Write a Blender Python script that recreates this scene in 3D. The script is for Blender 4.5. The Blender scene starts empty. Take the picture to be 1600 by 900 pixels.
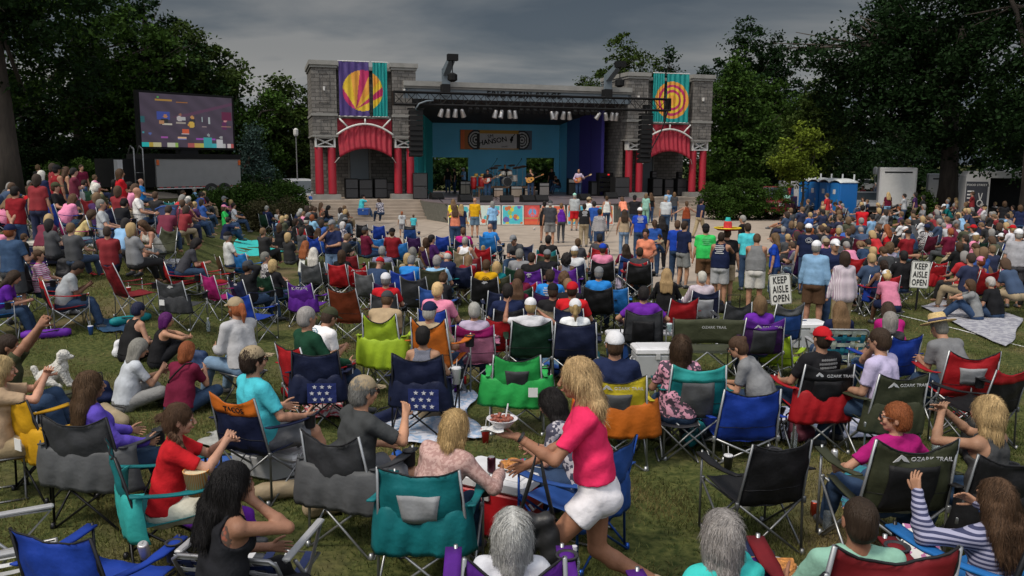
import bpy, math, random
import numpy as np
from mathutils import Vector, Matrix
RAD = math.radians
SC = bpy.context.scene
COL = SC.collection
RNG = random.Random(11)
# ---------------------------------------------------------------- camera
FPX = 1300.0
CAMZ = 3.25
PITCH = math.atan(198.0 / FPX)
cam_d = bpy.data.cameras.new("camera")
cam_d.sensor_width = 36.0
cam_d.lens = 36.0 * FPX / 1600.0
cam_d.clip_start = 0.1
cam_d.clip_end = 3000
cam = bpy.data.objects.new("camera", cam_d)
COL.objects.link(cam)
CAM_M = (Matrix.Translation((0, 0, CAMZ)) @ Matrix.Rotation(math.pi / 2 - PITCH, 4, 'X') @ Matrix.Rotation(RAD(0.29), 4, 'Z'))
cam.matrix_world = CAM_M
SC.camera = cam
SC.view_settings.view_transform = 'Standard'
SC.view_settings.look = 'None'
SC.view_settings.exposure = 0.2
SC.view_settings.gamma = 1.0
# ---------------------------------------------------------------- world: an evening sky, a dark cloud bank ahead, brighter overhead and behind
SUN_EL, SUN_ROT = RAD(38), RAD(200)
w = bpy.data.worlds.new("World")
SC.world = w
w.use_nodes = True
nt = w.node_tree
nt.nodes.clear()
N = nt.nodes.new
Lk = nt.links.new
out = N("ShaderNodeOutputWorld")
bg = N("ShaderNodeBackground")
sky = N("ShaderNodeTexSky")
sky.sky_type = 'NISHITA'
sky.sun_disc = False
sky.sun_elevation = SUN_EL
sky.sun_rotation = SUN_ROT
sky.air_density = 1.2
sky.dust_density = 3.0
tc = N("ShaderNodeTexCoord")
sep = N("ShaderNodeSeparateXYZ")
Lk(tc.outputs['Generated'], sep.inputs[0])
mz = N("ShaderNodeMath"); mz.operation = 'ADD'; mz.inputs[1].default_value = 0.10
Lk(sep.outputs['Z'], mz.inputs[0])
mz2 = N("ShaderNodeMath"); mz2.operation = 'MAXIMUM'; mz2.inputs[1].default_value = 0.02
Lk(mz.outputs[0], mz2.inputs[0])
dv = N("ShaderNodeVectorMath"); dv.operation = 'DIVIDE'
cmb = N("ShaderNodeCombineXYZ")
for i in range(3): Lk(mz2.outputs[0], cmb.inputs[i])
Lk(tc.outputs['Generated'], dv.inputs[0]); Lk(cmb.outputs[0], dv.inputs[1])
mp = N("ShaderNodeMapping"); mp.inputs['Scale'].default_value = (0.42, 0.62, 0.0); mp.inputs['Rotation'].default_value = (0, 0, RAD(-14))
mp.inputs['Location'].default_value = (3.4, 1.3, 0)
Lk(dv.outputs[0], mp.inputs[0])
nz = N("ShaderNodeTexNoise"); nz.inputs['Scale'].default_value = 1.0; nz.inputs['Detail'].default_value = 7; nz.inputs['Roughness'].default_value = 0.52
nz.inputs['Distortion'].default_value = 0.35
Lk(mp.outputs[0], nz.inputs['Vector'])
cr = N("ShaderNodeValToRGB")
cr.color_ramp.elements[0].position = 0.40; cr.color_ramp.elements[0].color = (0.044, 0.055, 0.070, 1)
cr.color_ramp.elements[1].position = 0.60; cr.color_ramp.elements[1].color = (0.150, 0.150, 0.150, 1)
e = cr.color_ramp.elements.new(0.48); e.color = (0.078, 0.087, 0.098, 1)
Lk(nz.outputs['Fac'], cr.inputs[0])
rz = N("ShaderNodeValToRGB")
rz.color_ramp.interpolation = 'EASE'
els = rz.color_ramp.elements
els[0].position = 0.0; els[0].color = (2.0, 1.9, 1.82, 1)
els[1].position = 1.0; els[1].color = (3.9, 3.9, 3.95, 1)
for p_, c_ in ((0.06, (1.75, 1.72, 1.7, 1)), (0.13, (1.25, 1.25, 1.25, 1)), (0.24, (0.85, 0.87, 0.9, 1)), (0.42, (1.6, 1.6, 1.65, 1)), (0.7, (3.3, 3.3, 3.35, 1))):
 e = els.new(p_); e.color = c_
Lk(sep.outputs['Z'], rz.inputs[0])
m1 = N("ShaderNodeMix"); m1.data_type = 'RGBA'; m1.blend_type = 'MULTIPLY'; m1.inputs[0].default_value = 1
Lk(cr.outputs[0], m1.inputs[6]); Lk(rz.outputs[0], m1.inputs[7])
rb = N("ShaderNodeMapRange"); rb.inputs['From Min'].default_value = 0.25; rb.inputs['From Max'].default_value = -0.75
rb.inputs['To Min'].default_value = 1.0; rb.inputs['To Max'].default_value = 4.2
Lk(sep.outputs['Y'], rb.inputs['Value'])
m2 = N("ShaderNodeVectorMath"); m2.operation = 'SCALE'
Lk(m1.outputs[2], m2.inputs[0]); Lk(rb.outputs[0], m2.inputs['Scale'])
sc_ = N("ShaderNodeVectorMath"); sc_.operation = 'SCALE'; sc_.inputs['Scale'].default_value = 0.006
Lk(sky.outputs[0], sc_.inputs[0])
ad = N("ShaderNodeVectorMath"); ad.operation = 'ADD'
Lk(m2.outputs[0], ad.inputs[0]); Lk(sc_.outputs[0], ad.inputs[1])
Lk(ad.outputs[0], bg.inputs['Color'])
bg.inputs['Strength'].default_value = 1.0
Lk(bg.outputs[0], out.inputs[0])
sun_d = bpy.data.lights.new("sun", 'SUN')
sun_d.energy = 2.3
sun_d.angle = RAD(11)
sun_d.color = (1.0, 0.90, 0.76)
sun = bpy.data.objects.new("sun", sun_d)
COL.objects.link(sun)
_sd = Vector((0.55, 0.45, -0.95)).normalized()
sun.rotation_euler = _sd.to_track_quat('-Z', 'Y').to_euler()
# ---------------------------------------------------------------- placement helpers
def smooth01(t):
 t = min(1.0, max(0.0, t))
 return t * t * (3 - 2 * t)
def gz(x, y):
 "height of the lawn: sloping gently down to a flat, with a bank rising on the left"
 base = .36 * (1 - smooth01((y - 7) / 9))
 if y < 11.5: return base
 r = -x / max(y, 1e-3)
 return base + 1.35 * smooth01((r - .30) / .16) * smooth01((y - 12) / 9.0) * (1 if y < 70 else max(0, 1 - (y - 70) / 60))
def ray(px, py):
 d = CAM_M.to_3x3() @ Vector(((px - 800) / FPX, -(py - 450) / FPX, -1.0))
 return d
def at(px, py, h=0.0, base=None):
 "the point h above the lawn that shows at photo pixel px, py"
 d = ray(px, py)
 z = 0.0 if base is None else base
 for _ in range(30):
  t = (z + h - CAMZ) / d.z
  if t < 0: t = 80
  x, y = d.x * t, d.y * t
  if base is None: z = gz(x, y) * .5 + z * .5
 return Vector((x, y, z))
def aty(px, py, Y):
 "the point at depth Y that shows at photo pixel px, py"
 d = ray(px, py); t = Y / d.y
 return Vector((d.x * t, Y, CAMZ + d.z * t))
# ---------------------------------------------------------------- scene graph helpers
def tag(o, label=None, cat=None, group=None, kind=None):
 if label: o['label'] = label
 if cat: o['category'] = cat
 if group: o['group'] = group
 if kind: o['kind'] = kind
 return o
def empty(name, loc=(0, 0, 0), rz=0.0, label=None, cat=None, group=None, scale=1.0):
 o = bpy.data.objects.new(name, None)
 o.empty_display_size = 0.1
 COL.objects.link(o)
 o.location = loc; o.rotation_euler = (0, 0, rz); o.scale = (scale,) * 3
 return tag(o, label, cat, group)
def link(name, me, parent=None, color=None, loc=None, rz=None):
 o = bpy.data.objects.new(name, me)
 COL.objects.link(o)
 if parent is not None: o.parent = parent
 if color is not None: o.color = (*color[:3], 1)
 if loc is not None: o.location = loc
 if rz is not None: o.rotation_euler = (0, 0, rz)
 return o
def copy_tree(o, parent=None):
 c = o.copy(); COL.objects.link(c); c.parent = parent
 for ch in list(o.children): copy_tree(ch, c)
 return c
def srgb(r, g, b):
 f = lambda c: (c / 255 / 12.92) if c / 255 <= .04045 else ((c / 255 + .055) / 1.055) ** 2.4
 return (f(r), f(g), f(b))
# ---------------------------------------------------------------- materials
MATS = {}
def mat(name, base=None, rough=.7, metal=0.0, var=.12, nscale=8.0, bump=0.0, bscale=40.0, obj_color=False, emit=None, sheen=0.0, spec=.5, attr=None, stretch=None, island=0.0, coord='Object', transl=0.0, alpha=None):
 if name in MATS: return MATS[name]
 m = bpy.data.materials.new(name); m.use_nodes = True
 nt = m.node_tree; P = nt.nodes['Principled BSDF']; N = nt.nodes.new; L = nt.links.new
 P.inputs['Roughness'].default_value = rough
 P.inputs['Metallic'].default_value = metal
 P.inputs['Specular IOR Level'].default_value = spec
 if sheen: P.inputs['Sheen Weight'].default_value = sheen
 src = None
 if obj_color:
  oi = N('ShaderNodeObjectInfo'); src = oi.outputs['Color']
 elif attr:
  at_ = N('ShaderNodeVertexColor'); at_.layer_name = attr; src = at_.outputs['Color']
 else:
  rg = N('ShaderNodeRGB'); rg.outputs[0].default_value = (*base, 1); src = rg.outputs[0]
 tc = N('ShaderNodeTexCoord')
 vec = tc.outputs[coord]
 if stretch:
  mp = N('ShaderNodeMapping'); mp.inputs['Scale'].default_value = stretch; L(vec, mp.inputs[0]); vec = mp.outputs[0]
 if var:
  nz = N('ShaderNodeTexNoise'); nz.inputs['Scale'].default_value = nscale; nz.inputs['Detail'].default_value = 4
  L(vec, nz.inputs['Vector'])
  mr = N('ShaderNodeMapRange'); mr.inputs['From Min'].default_value = .3; mr.inputs['From Max'].default_value = .7
  mr.inputs['To Min'].default_value = 1 - var; mr.inputs['To Max'].default_value = 1 + var
  L(nz.outputs['Fac'], mr.inputs['Value'])
  sc = N('ShaderNodeVectorMath'); sc.operation = 'SCALE'; L(src, sc.inputs[0]); L(mr.outputs[0], sc.inputs['Scale']); src = sc.outputs[0]
 if island:
  ge = N('ShaderNodeNewGeometry')
  mr = N('ShaderNodeMapRange'); mr.inputs['To Min'].default_value = 1 - island; mr.inputs['To Max'].default_value = 1 + island
  L(ge.outputs['Random Per Island'], mr.inputs['Value'])
  sc = N('ShaderNodeVectorMath'); sc.operation = 'SCALE'; L(src, sc.inputs[0]); L(mr.outputs[0], sc.inputs['Scale']); src = sc.outputs[0]
 if emit:
  L(src, P.inputs['Emission Color']); P.inputs['Emission Strength'].default_value = emit
  P.inputs['Base Color'].default_value = (.01, .01, .01, 1)
 else:
  L(src, P.inputs['Base Color'])
 if bump:
  bz = N('ShaderNodeTexNoise'); bz.inputs['Scale'].default_value = bscale; bz.inputs['Detail'].default_value = 3
  L(vec, bz.inputs['Vector'])
  bp = N('ShaderNodeBump'); bp.inputs['Strength'].default_value = bump; bp.inputs['Distance'].default_value = .02
  L(bz.outputs['Fac'], bp.inputs['Height']); L(bp.outputs[0], P.inputs['Normal'])
 if transl:
  tr = N('ShaderNodeBsdfTranslucent'); L(src, tr.inputs['Color'])
  mx = N('ShaderNodeMixShader'); mx.inputs[0].default_value = transl
  L(P.outputs[0], mx.inputs[1]); L(tr.outputs[0], mx.inputs[2])
  L(mx.outputs[0], nt.nodes['Material Output'].inputs[0])
 if alpha is not None:
  P.inputs['Transmission Weight'].default_value = alpha; P.inputs['IOR'].default_value = 1.3
 MATS[name] = m
 return m
M_CLOTH = mat('cloth', obj_color=True, rough=.9, var=.14, nscale=9, bump=.55, bscale=15, spec=.12)
M_NYLON = mat('nylon_fabric', obj_color=True, rough=.6, var=.2, nscale=4, bump=.7, bscale=8, spec=.22)
M_SKIN = mat('skin', obj_color=True, rough=.58, var=.2, nscale=7, bump=.15, bscale=50, spec=.28)
M_HAIR = mat('hair', obj_color=True, rough=.6, var=.22, nscale=9, bump=.6, bscale=14, stretch=(9, 9, .8), spec=.2, island=.3)
M_PLASTIC = mat('plastic', obj_color=True, rough=.38, var=.05, bump=.05)
M_METAL = mat('metal', obj_color=True, rough=.38, metal=.75, var=.08)
M_PAINT = mat('painted_metal', obj_color=True, rough=.4, var=.08, nscale=3)
M_LEATHER = mat('leather', obj_color=True, rough=.5, var=.1, bump=.15)
M_BLACK = mat('black_gear', base=(.007, .007, .0075), rough=.7, var=.2, nscale=3, spec=.2)
M_PIC = mat('printed_picture', attr='Col', rough=.6, var=.06, nscale=6)
def wovenmat(name, kind, c1, c2, scale):
 "two-colour patterned cloth: stripes, plaid or blotches"
 if name in MATS: return MATS[name]
 m = bpy.data.materials.new(name); m.use_nodes = True
 nt = m.node_tree; P = nt.nodes['Principled BSDF']; N = nt.nodes.new; L = nt.links.new
 P.inputs['Roughness'].default_value = .85
 tc = N('ShaderNodeTexCoord'); mx = N('ShaderNodeMix'); mx.data_type = 'RGBA'
 mx.inputs[6].default_value = (*c1, 1); mx.inputs[7].default_value = (*c2, 1)
 cr = N('ShaderNodeValToRGB'); cr.color_ramp.interpolation = 'CONSTANT'
 cr.color_ramp.elements[1].position = .5
 if kind in ('hstripe', 'vstripe'):
  wv = N('ShaderNodeTexWave'); wv.bands_direction = 'Z' if kind == 'hstripe' else 'X'
  wv.inputs['Scale'].default_value = scale; wv.inputs['Distortion'].default_value = .6; wv.inputs['Detail'].default_value = 1
  L(tc.outputs['Object'], wv.inputs['Vector']); L(wv.outputs['Fac'], cr.inputs[0])
 elif kind == 'blotch':
  nz = N('ShaderNodeTexNoise'); nz.inputs['Scale'].default_value = scale; nz.inputs['Detail'].default_value = 3
  L(tc.outputs['Object'], nz.inputs['Vector']); L(nz.outputs['Fac'], cr.inputs[0])
 elif kind == 'check':
  ck = N('ShaderNodeTexChecker'); ck.inputs['Scale'].default_value = scale
  L(tc.outputs['Object'], ck.inputs['Vector']); L(ck.outputs['Fac'], cr.inputs[0])
 L(cr.outputs[0], mx.inputs[0]); L(mx.outputs[2], P.inputs['Base Color'])
 MATS[name] = m
 return m
# ---------------------------------------------------------------- mesh builder
class MB:
 def __init__(s): s.v = []; s.f = []; s.n = 0; s.c = []
 def add(s, vs, fs, color=None):
  vs = [tuple(p) for p in vs]
  s.v += vs; s.f += [tuple(i + s.n for i in f) for f in fs]; s.n += len(vs)
  s.c += [color] * len(fs)
  return s
 def box(s, x0, x1, y0, y1, z0, z1, color=None, T=None):
  vs = [(x, y, z) for z in (z0, z1) for (x, y) in ((x0, y0), (x1, y0), (x1, y1), (x0, y1))]
  if T is not None: vs = [T @ Vector(v) for v in vs]
  return s.add(vs, [(3, 2, 1, 0), (4, 5, 6, 7), (0, 1, 5, 4), (1, 2, 6, 5), (2, 3, 7, 6), (3, 0, 4, 7)], color)
 def rbox(s, x0, x1, y0, y1, z0, z1, b=.02, T=None, taper=0.0, color=None):
  "box with bevelled vertical and horizontal edges; taper narrows the bottom"
  rings = []
  for z, ins in ((z0, b), (z0 + b, 0), (z1 - b, 0), (z1, b)):
   tp = taper * (z1 - z) / (z1 - z0)
   a0, a1, c0, c1 = x0 + ins + tp, x1 - ins - tp, y0 + ins + tp, y1 - ins - tp
   q = b
   rings.append([(a0 + q, c0, z), (a1 - q, c0, z), (a1, c0 + q, z), (a1, c1 - q, z), (a1 - q, c1, z), (a0 + q, c1, z), (a0, c1 - q, z), (a0, c0 + q, z)])
  vs = [p for r in rings for p in r]
  if T is not None: vs = [T @ Vector(v) for v in vs]
  fs = [tuple(range(7, -1, -1)), tuple(range(24, 32))]
  for k in range(3):
   for i in range(8):
    j = (i + 1) % 8
    fs.append((k * 8 + i, k * 8 + j, k * 8 + 8 + j, k * 8 + 8 + i))
  return s.add(vs, fs, color)
 def tube(s, pts, r, n=8, closed=False, color=None, cap=True):
  pts = [Vector(p) for p in pts]
  m = len(pts)
  rs = r if isinstance(r, (list, tuple)) else [r] * m
  vs = []; prev = None
  for i, p in enumerate(pts):
   if closed: t = (pts[(i + 1) % m] - pts[i - 1]).normalized()
   elif i == 0: t = (pts[1] - p).normalized()
   elif i == m - 1: t = (p - pts[i - 1]).normalized()
   else: t = ((pts[i + 1] - p).normalized() + (p - pts[i - 1]).normalized()).normalized()
   if prev is None:
    up = Vector((0, 0, 1)) if abs(t.z) < .9 else Vector((1, 0, 0))
    a = t.cross(up).normalized()
   else:
    a = (prev - t * prev.dot(t)).normalized()
   prev = a; b = t.cross(a)
   for k in range(n):
    an = 2 * math.pi * k / n
    vs.append(p + (a * math.cos(an) + b * math.sin(an)) * rs[i])
  fs = []
  rng = m if closed else m - 1
  for i in range(rng):
   for k in range(n):
    k2 = (k + 1) % n; j = (i + 1) % m
    fs.append((i * n + k, i * n + k2, j * n + k2, j * n + k))
  if cap and not closed:
   fs.append(tuple(range(n - 1, -1, -1))); fs.append(tuple(range((m - 1) * n, m * n)))
  return s.add(vs, fs, color)
 def lathe(s, prof, n=16, T=None, color=None):
  "prof: list of (r, z)"
  vs = []
  for r, z in prof:
   for k in range(n):
    an = 2 * math.pi * k / n
    vs.append((r * math.cos(an), r * math.sin(an), z))
  if T is not None: vs = [T @ Vector(v) for v in vs]
  fs = []
  for i in range(len(prof) - 1):
   for k in range(n):
    k2 = (k + 1) % n
    fs.append((i * n + k, i * n + k2, (i + 1) * n + k2, (i + 1) * n + k))
  fs.append(tuple(range(n - 1, -1, -1))); fs.append(tuple(range((len(prof) - 1) * n, len(prof) * n)))
  return s.add(vs, fs, color)
 def sheet(s, fn, nu, nv, th=.006, color=None):
  "fn(u,v)->Vector, u,v in 0..1; a sheet with real thickness"
  P = [[Vector(fn(i / nu, j / nv)) for j in range(nv + 1)] for i in range(nu + 1)]
  top = []; bot = []
  for i in range(nu + 1):
   for j in range(nv + 1):
    du = P[min(i + 1, nu)][j] - P[max(i - 1, 0)][j]
    dvv = P[i][min(j + 1, nv)] - P[i][max(j - 1, 0)]
    nn = du.cross(dvv)
    nn = nn.normalized() if nn.length > 1e-9 else Vector((0, 0, 1))
    top.append(P[i][j] + nn * th / 2); bot.append(P[i][j] - nn * th / 2)
  K = nv + 1; M = len(top)
  fs = []
  for i in range(nu):
   for j in range(nv):
    a, b, c, d = i * K + j, (i + 1) * K + j, (i + 1) * K + j + 1, i * K + j + 1
    fs.append((a, b, c, d)); fs.append((M + d, M + c, M + b, M + a))
  for i in range(nu):
   a, b = i * K, (i + 1) * K
   fs.append((b, a, M + a, M + b)); a, b = i * K + nv, (i + 1) * K + nv; fs.append((a, b, M + b, M + a))
  for j in range(nv):
   a, b = j, j + 1
   fs.append((a, b, M + b, M + a)); a, b = nu * K + j, nu * K + j + 1; fs.append((b, a, M + a, M + b))
  return s.add(top + bot, fs, color)
 def prism(s, poly, d0, d1, axis='y', T=None, color=None):
  "poly: 2d outline; extruded along axis between d0 and d1"
  def P(p, d):
   if axis == 'y': return (p[0], d, p[1])
   if axis == 'x': return (d, p[0], p[1])
   return (p[0], p[1], d)
  n = len(poly)
  vs = [P(p, d0) for p in poly] + [P(p, d1) for p in poly]
  if T is not None: vs = [T @ Vector(v) for v in vs]
  fs = [tuple(range(n)), tuple(range(2 * n - 1, n - 1, -1))]
  for i in range(n):
   j = (i + 1) % n; fs.append((j, i, n + i, n + j))
  return s.add(vs, fs, color)
 def mesh(s, name, m, smooth=False):
  me = bpy.data.meshes.new(name)
  me.from_pydata(s.v, [], s.f)
  me.materials.append(m)
  if smooth: me.polygons.foreach_set('use_smooth', [True] * len(me.polygons))
  if any(c is not None for c in s.c):
   ca = me.color_attributes.new('Col', 'FLOAT_COLOR', 'CORNER')
   arr = np.ones((len(me.loops), 4), dtype=np.float32)
   i = 0
   for f, c in zip(s.f, s.c):
    if c is not None: arr[i:i + len(f), :3] = c[:3]
    i += len(f)
   ca.data.foreach_set('color', arr.ravel())
  me.update()
  return me
 def build(s, name, m, parent=None, color=None, smooth=False, loc=None, rz=None):
  return link(name, s.mesh(name, m, smooth), parent, color, loc, rz)
def text_mesh(body, size, depth=.006, align='CENTER', spacing=1.0, bold=0.0):
 c = bpy.data.curves.new('lettering', 'FONT'); c.body = body; c.size = size; c.extrude = depth; c.align_x = align; c.align_y = 'CENTER'
 c.space_character = spacing; c.offset = bold; c.resolution_u = 3
 o = bpy.data.objects.new('tmp_text', c); COL.objects.link(o)
 dg = bpy.context.evaluated_depsgraph_get(); dg.update()
 me = bpy.data.meshes.new_from_object(o.evaluated_get(dg))
 me.materials.clear()
 bpy.data.objects.remove(o); bpy.data.curves.remove(c)
 return me
def text_obj(body, size, m, parent, loc, rot=(math.pi / 2, 0, 0), color=None, name='lettering', depth=.006, spacing=1.0, bold=0.0):
 me = text_mesh(body, size, depth, 'CENTER', spacing, bold)
 me.materials.append(m)
 o = link(name, me, parent, color)
 o.location = loc; o.rotation_euler = rot
 return o
# ================================================================ SETTING: ground, plaza, path
STAGE_O = Vector((.61, 50.9, 0)); STAGE_A = RAD(16.5)
_ca, _sa = math.cos(STAGE_A), math.sin(STAGE_A)
def S(u, v, z=0.0):
 return Vector((STAGE_O.x + u * _ca - v * _sa, STAGE_O.y + u * _sa + v * _ca, z))
def up(px, v):
 "stage coordinate u that shows at photo column px for stage depth v"
 d = ray(px, 300); k = d.x / d.y
 return (k * (STAGE_O.y + _ca * v) - STAGE_O.x + _sa * v) / (_ca - k * _sa)
def Sinv(p):
 x, y = p[0] - STAGE_O.x, p[1] - STAGE_O.y
 return (x * _ca + y * _sa, -x * _sa + y * _ca)
def ground_mat():
 m = bpy.data.materials.new('lawn_soil'); m.use_nodes = True
 nt = m.node_tree; P = nt.nodes['Principled BSDF']; N = nt.nodes.new; L = nt.links.new
 P.inputs['Roughness'].default_value = .95; P.inputs['Specular IOR Level'].default_value = .1
 tc = N('ShaderNodeTexCoord')
 a = N('ShaderNodeTexNoise'); a.inputs['Scale'].default_value = .55; a.inputs['Detail'].default_value = 6; L(tc.outputs['Object'], a.inputs[0])
 b = N('ShaderNodeTexNoise'); b.inputs['Scale'].default_value = 14; b.inputs['Detail'].default_value = 5; L(tc.outputs['Object'], b.inputs[0])
 r1 = N('ShaderNodeValToRGB'); r1.color_ramp.elements[0].color = (.030, .042, .012, 1); r1.color_ramp.elements[1].color = (.095, .100, .032, 1)
 r1.color_ramp.elements[0].position = .35; r1.color_ramp.elements[1].position = .7
 L(b.outputs[0], r1.inputs[0])
 r2 = N('ShaderNodeValToRGB'); r2.color_ramp.elements[0].position = .52; r2.color_ramp.elements[1].position = .70
 L(a.outputs[0], r2.inputs[0])
 mx = N('ShaderNodeMix'); mx.data_type = 'RGBA'; mx.inputs[7].default_value = (.13, .10, .055, 1)
 L(r2.outputs[0], mx.inputs[0]); L(r1.outputs[0], mx.inputs[6]); L(mx.outputs[2], P.inputs['Base Color'])
 bp = N('ShaderNodeBump'); bp.inputs['Strength'].default_value = .8; bp.inputs['Distance'].default_value = .03
 L(b.outputs[0], bp.inputs['Height']); L(bp.outputs[0], P.inputs['Normal'])
 return m
def build_ground():
 xs = list(np.concatenate([np.linspace(-900, -60, 12), np.linspace(-55, 60, 116), np.linspace(70, 900, 12)]))
 ys = list(np.concatenate([np.linspace(-60, -2, 5), np.linspace(0, 100, 101), np.linspace(110, 1600, 16)]))
 vs = [(x, y, gz(x, y)) for y in ys for x in xs]
 K = len(xs)
 fs = [(j * K + i, j * K + i + 1, (j + 1) * K + i + 1, (j + 1) * K + i) for j in range(len(ys) - 1) for i in range(K - 1)]
 me = bpy.data.meshes.new('ground'); me.from_pydata(vs, [], fs)
 me.polygons.foreach_set('use_smooth', [True] * len(me.polygons))
 me.materials.append(ground_mat())
 o = link('ground', me); tag(o, kind='structure')
build_ground()
M_CONC = mat('concrete', base=(.31, .255, .205), rough=.9, var=.16, nscale=1.4, bump=.2, bscale=9)
M_CONC_D = mat('worn_concrete', base=(.20, .17, .14), rough=.9, var=.2, nscale=2.0, bump=.2, bscale=9)
M_ASPH = mat('asphalt', base=(.06, .06, .062), rough=.95, var=.2, nscale=3)
def flat(name, poly, z, m, kind='structure'):
 b = MB(); n = len(poly)
 b.add([(p[0], p[1], (gz(p[0], p[1]) if z is None else z)) for p in poly], [tuple(range(n))])
 o = b.build(name, m); tag(o, kind=kind); return o
pz = [at(548, 347), at(548, 375), at(640, 385), at(700, 402), at(760, 408), at(905, 420), at(1010, 450), at(1110, 450), at(1170, 425), at(1225, 372), at(1210, 330), at(1210, 318)]
pz = [(p.x, p.y) for p in pz] + [tuple(S(12.6, -.6)[:2]), tuple(S(-12.6, -.6)[:2])]
flat('plaza', pz, .006, M_CONC)
jb = MB()
for k in range(-4, 6):
 a = S(k * 2.4, -15, .009); b_ = S(k * 2.4, -3.0, .009); 
for k, (p, q) in enumerate([((840, 352), (1010, 408)), ((640, 360), (900, 372)), ((700, 352), (640, 380)), ((960, 350), (930, 405)), ((1100, 350), (1130, 420)), ((620, 352), (590, 370))]):
 A, B = at(*p), at(*q); d = (B - A).normalized(); n_ = Vector((-d.y, d.x, 0)) * .02
 jb.add([(A + n_)[:2] + (.010,), (A - n_)[:2] + (.010,), (B - n_)[:2] + (.010,), (B + n_)[:2] + (.010,)], [(0, 1, 2, 3)])
tag(jb.build('plaza_joints', M_CONC_D), kind='structure')
def strip(name, pts, wid, m, dz=.02, n=40):
 b = MB(); P = [Vector(p) for p in pts]
 vs = []
 tot = len(P) - 1
 Q = []
 for i in range(n + 1):
  t = i / n * tot; k = min(int(t), tot - 1); Q.append(P[k].lerp(P[k + 1], t - k))
 W = 4
 for i, q in enumerate(Q):
  d = (Q[min(i + 1, n)] - Q[max(i - 1, 0)]); d.z = 0; d.normalize(); nn = Vector((-d.y, d.x, 0))
  for k in range(W + 1):
   p = q + nn * wid * (k / W - .5); vs.append((p.x, p.y, gz(p.x, p.y) + dz))
 fs = [(i * (W + 1) + k, i * (W + 1) + k + 1, (i + 1) * (W + 1) + k + 1, (i + 1) * (W + 1) + k) for i in range(n) for k in range(W)]
 b.add(vs, fs); o = b.build(name, m); tag(o, kind='structure'); return o
strip('path', [at(-40, 440), at(60, 392), at(160, 330), at(215, 308), at(330, 300)], 1.7, M_CONC_D, .03)
strip('far_road', [Vector((-60, 82, 0)), Vector((80, 92, 0))], 7, M_ASPH, .02)
strip('parking_lot', [Vector((12, 62, 0)), Vector((60, 66, 0))], 9, M_ASPH, .012)
M_CHALK = mat('chalk', base=(.55, .55, .52), rough=.95, var=.3, nscale=20)
strip('chalk_line', [at(1340, 478), at(1400, 492), at(1500, 516), at(1610, 545)], .05, M_CHALK, .012)
strip('stage_walk', [at(1215, 352), at(1190, 330), at(1290, 318)], 1.2, M_CONC, .008)
# ================================================================ STAGE
M_STONE = None
def stone_mat():
 m = bpy.data.materials.new('split_stone_blocks'); m.use_nodes = True
 nt = m.node_tree; P = nt.nodes['Principled BSDF']; N = nt.nodes.new; L = nt.links.new
 P.inputs['Roughness'].default_value = .9
 tc = N('ShaderNodeTexCoord'); mp = N('ShaderNodeMapping'); mp.inputs['Rotation'].default_value = (RAD(90), 0, 0)
 sp = N('ShaderNodeSeparateXYZ'); L(tc.outputs['Object'], sp.inputs[0])
 ad = N('ShaderNodeMath'); L(sp.outputs['X'], ad.inputs[0]); L(sp.outputs['Y'], ad.inputs[1])
 cb = N('ShaderNodeCombineXYZ'); L(ad.outputs[0], cb.inputs[0]); L(sp.outputs['Z'], cb.inputs[1])
 br = N('ShaderNodeTexBrick'); br.inputs['Scale'].default_value = 1; br.inputs['Brick Width'].default_value = .42; br.inputs['Row Height'].default_value = .205
 br.inputs['Mortar Size'].default_value = .018
 br.inputs['Color1'].default_value = (.105, .097, .088, 1); br.inputs['Color2'].default_value = (.200, .186, .170, 1); br.inputs['Mortar'].default_value = (.065, .060, .056, 1)
 L(cb.outputs[0], br.inputs['Vector'])
 nz = N('ShaderNodeTexNoise'); nz.inputs['Scale'].default_value = 2.2; nz.inputs['Detail'].default_value = 8; L(tc.outputs['Object'], nz.inputs[0])
 mr = N('ShaderNodeMapRange'); mr.inputs['To Min'].default_value = .6; mr.inputs['To Max'].default_value = 1.35; L(nz.outputs[0], mr.inputs[0])
 sc = N('ShaderNodeVectorMath'); sc.operation = 'SCALE'; L(br.outputs[0], sc.inputs[0]); L(mr.outputs[0], sc.inputs['Scale']); L(sc.outputs[0], P.inputs['Base Color'])
 n2 = N('ShaderNodeTexNoise'); n2.inputs['Scale'].default_value = 18; n2.inputs['Detail'].default_value = 5; L(tc.outputs['Object'], n2.inputs[0])
 bp = N('ShaderNodeBump'); bp.inputs['Strength'].default_value = .6; bp.inputs['Distance'].default_value = .04; L(n2.outputs[0], bp.inputs['Height']); L(bp.outputs[0], P.inputs['Normal'])
 return m
M_STONE = stone_mat()
M_TRIM = mat('cast_stone_trim', base=(.22, .215, .20), rough=.85, var=.15, nscale=2)
M_RED = mat('red_column_paint', base=(.34, .014, .03), rough=.5, var=.08, nscale=2)
M_REDCLOTH = mat('red_awning_cloth', base=(.30, .010, .026), rough=.7, var=.15, nscale=4)
M_WHITEP = mat('white_steel_paint', base=(.55, .54, .52), rough=.5, var=.08)
M_STAGEFLOOR = mat('stage_boards', base=(.16, .13, .14), rough=.35, var=.25, nscale=1.2)
M_DARKROOF = mat('dark_soffit', base=(.035, .028, .026), rough=.8, var=.2, nscale=1)
DECK = 1.05
rz_st = STAGE_A
root = empty('stage_building', STAGE_O, rz_st, 'long stone and steel outdoor stage with roof between its two towers', 'stage')
def arcpts(cx, cz, r, a0, a1, n):
 return [(cx + r * math.cos(a0 + (a1 - a0) * i / n), cz + r * math.sin(a0 + (a1 - a0) * i / n)) for i in range(n + 1)]
b = MB(); b.box(-12.75, 12.75, -.5, 13, 0, DECK - .02); b.build('deck', M_CONC, root)
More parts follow.
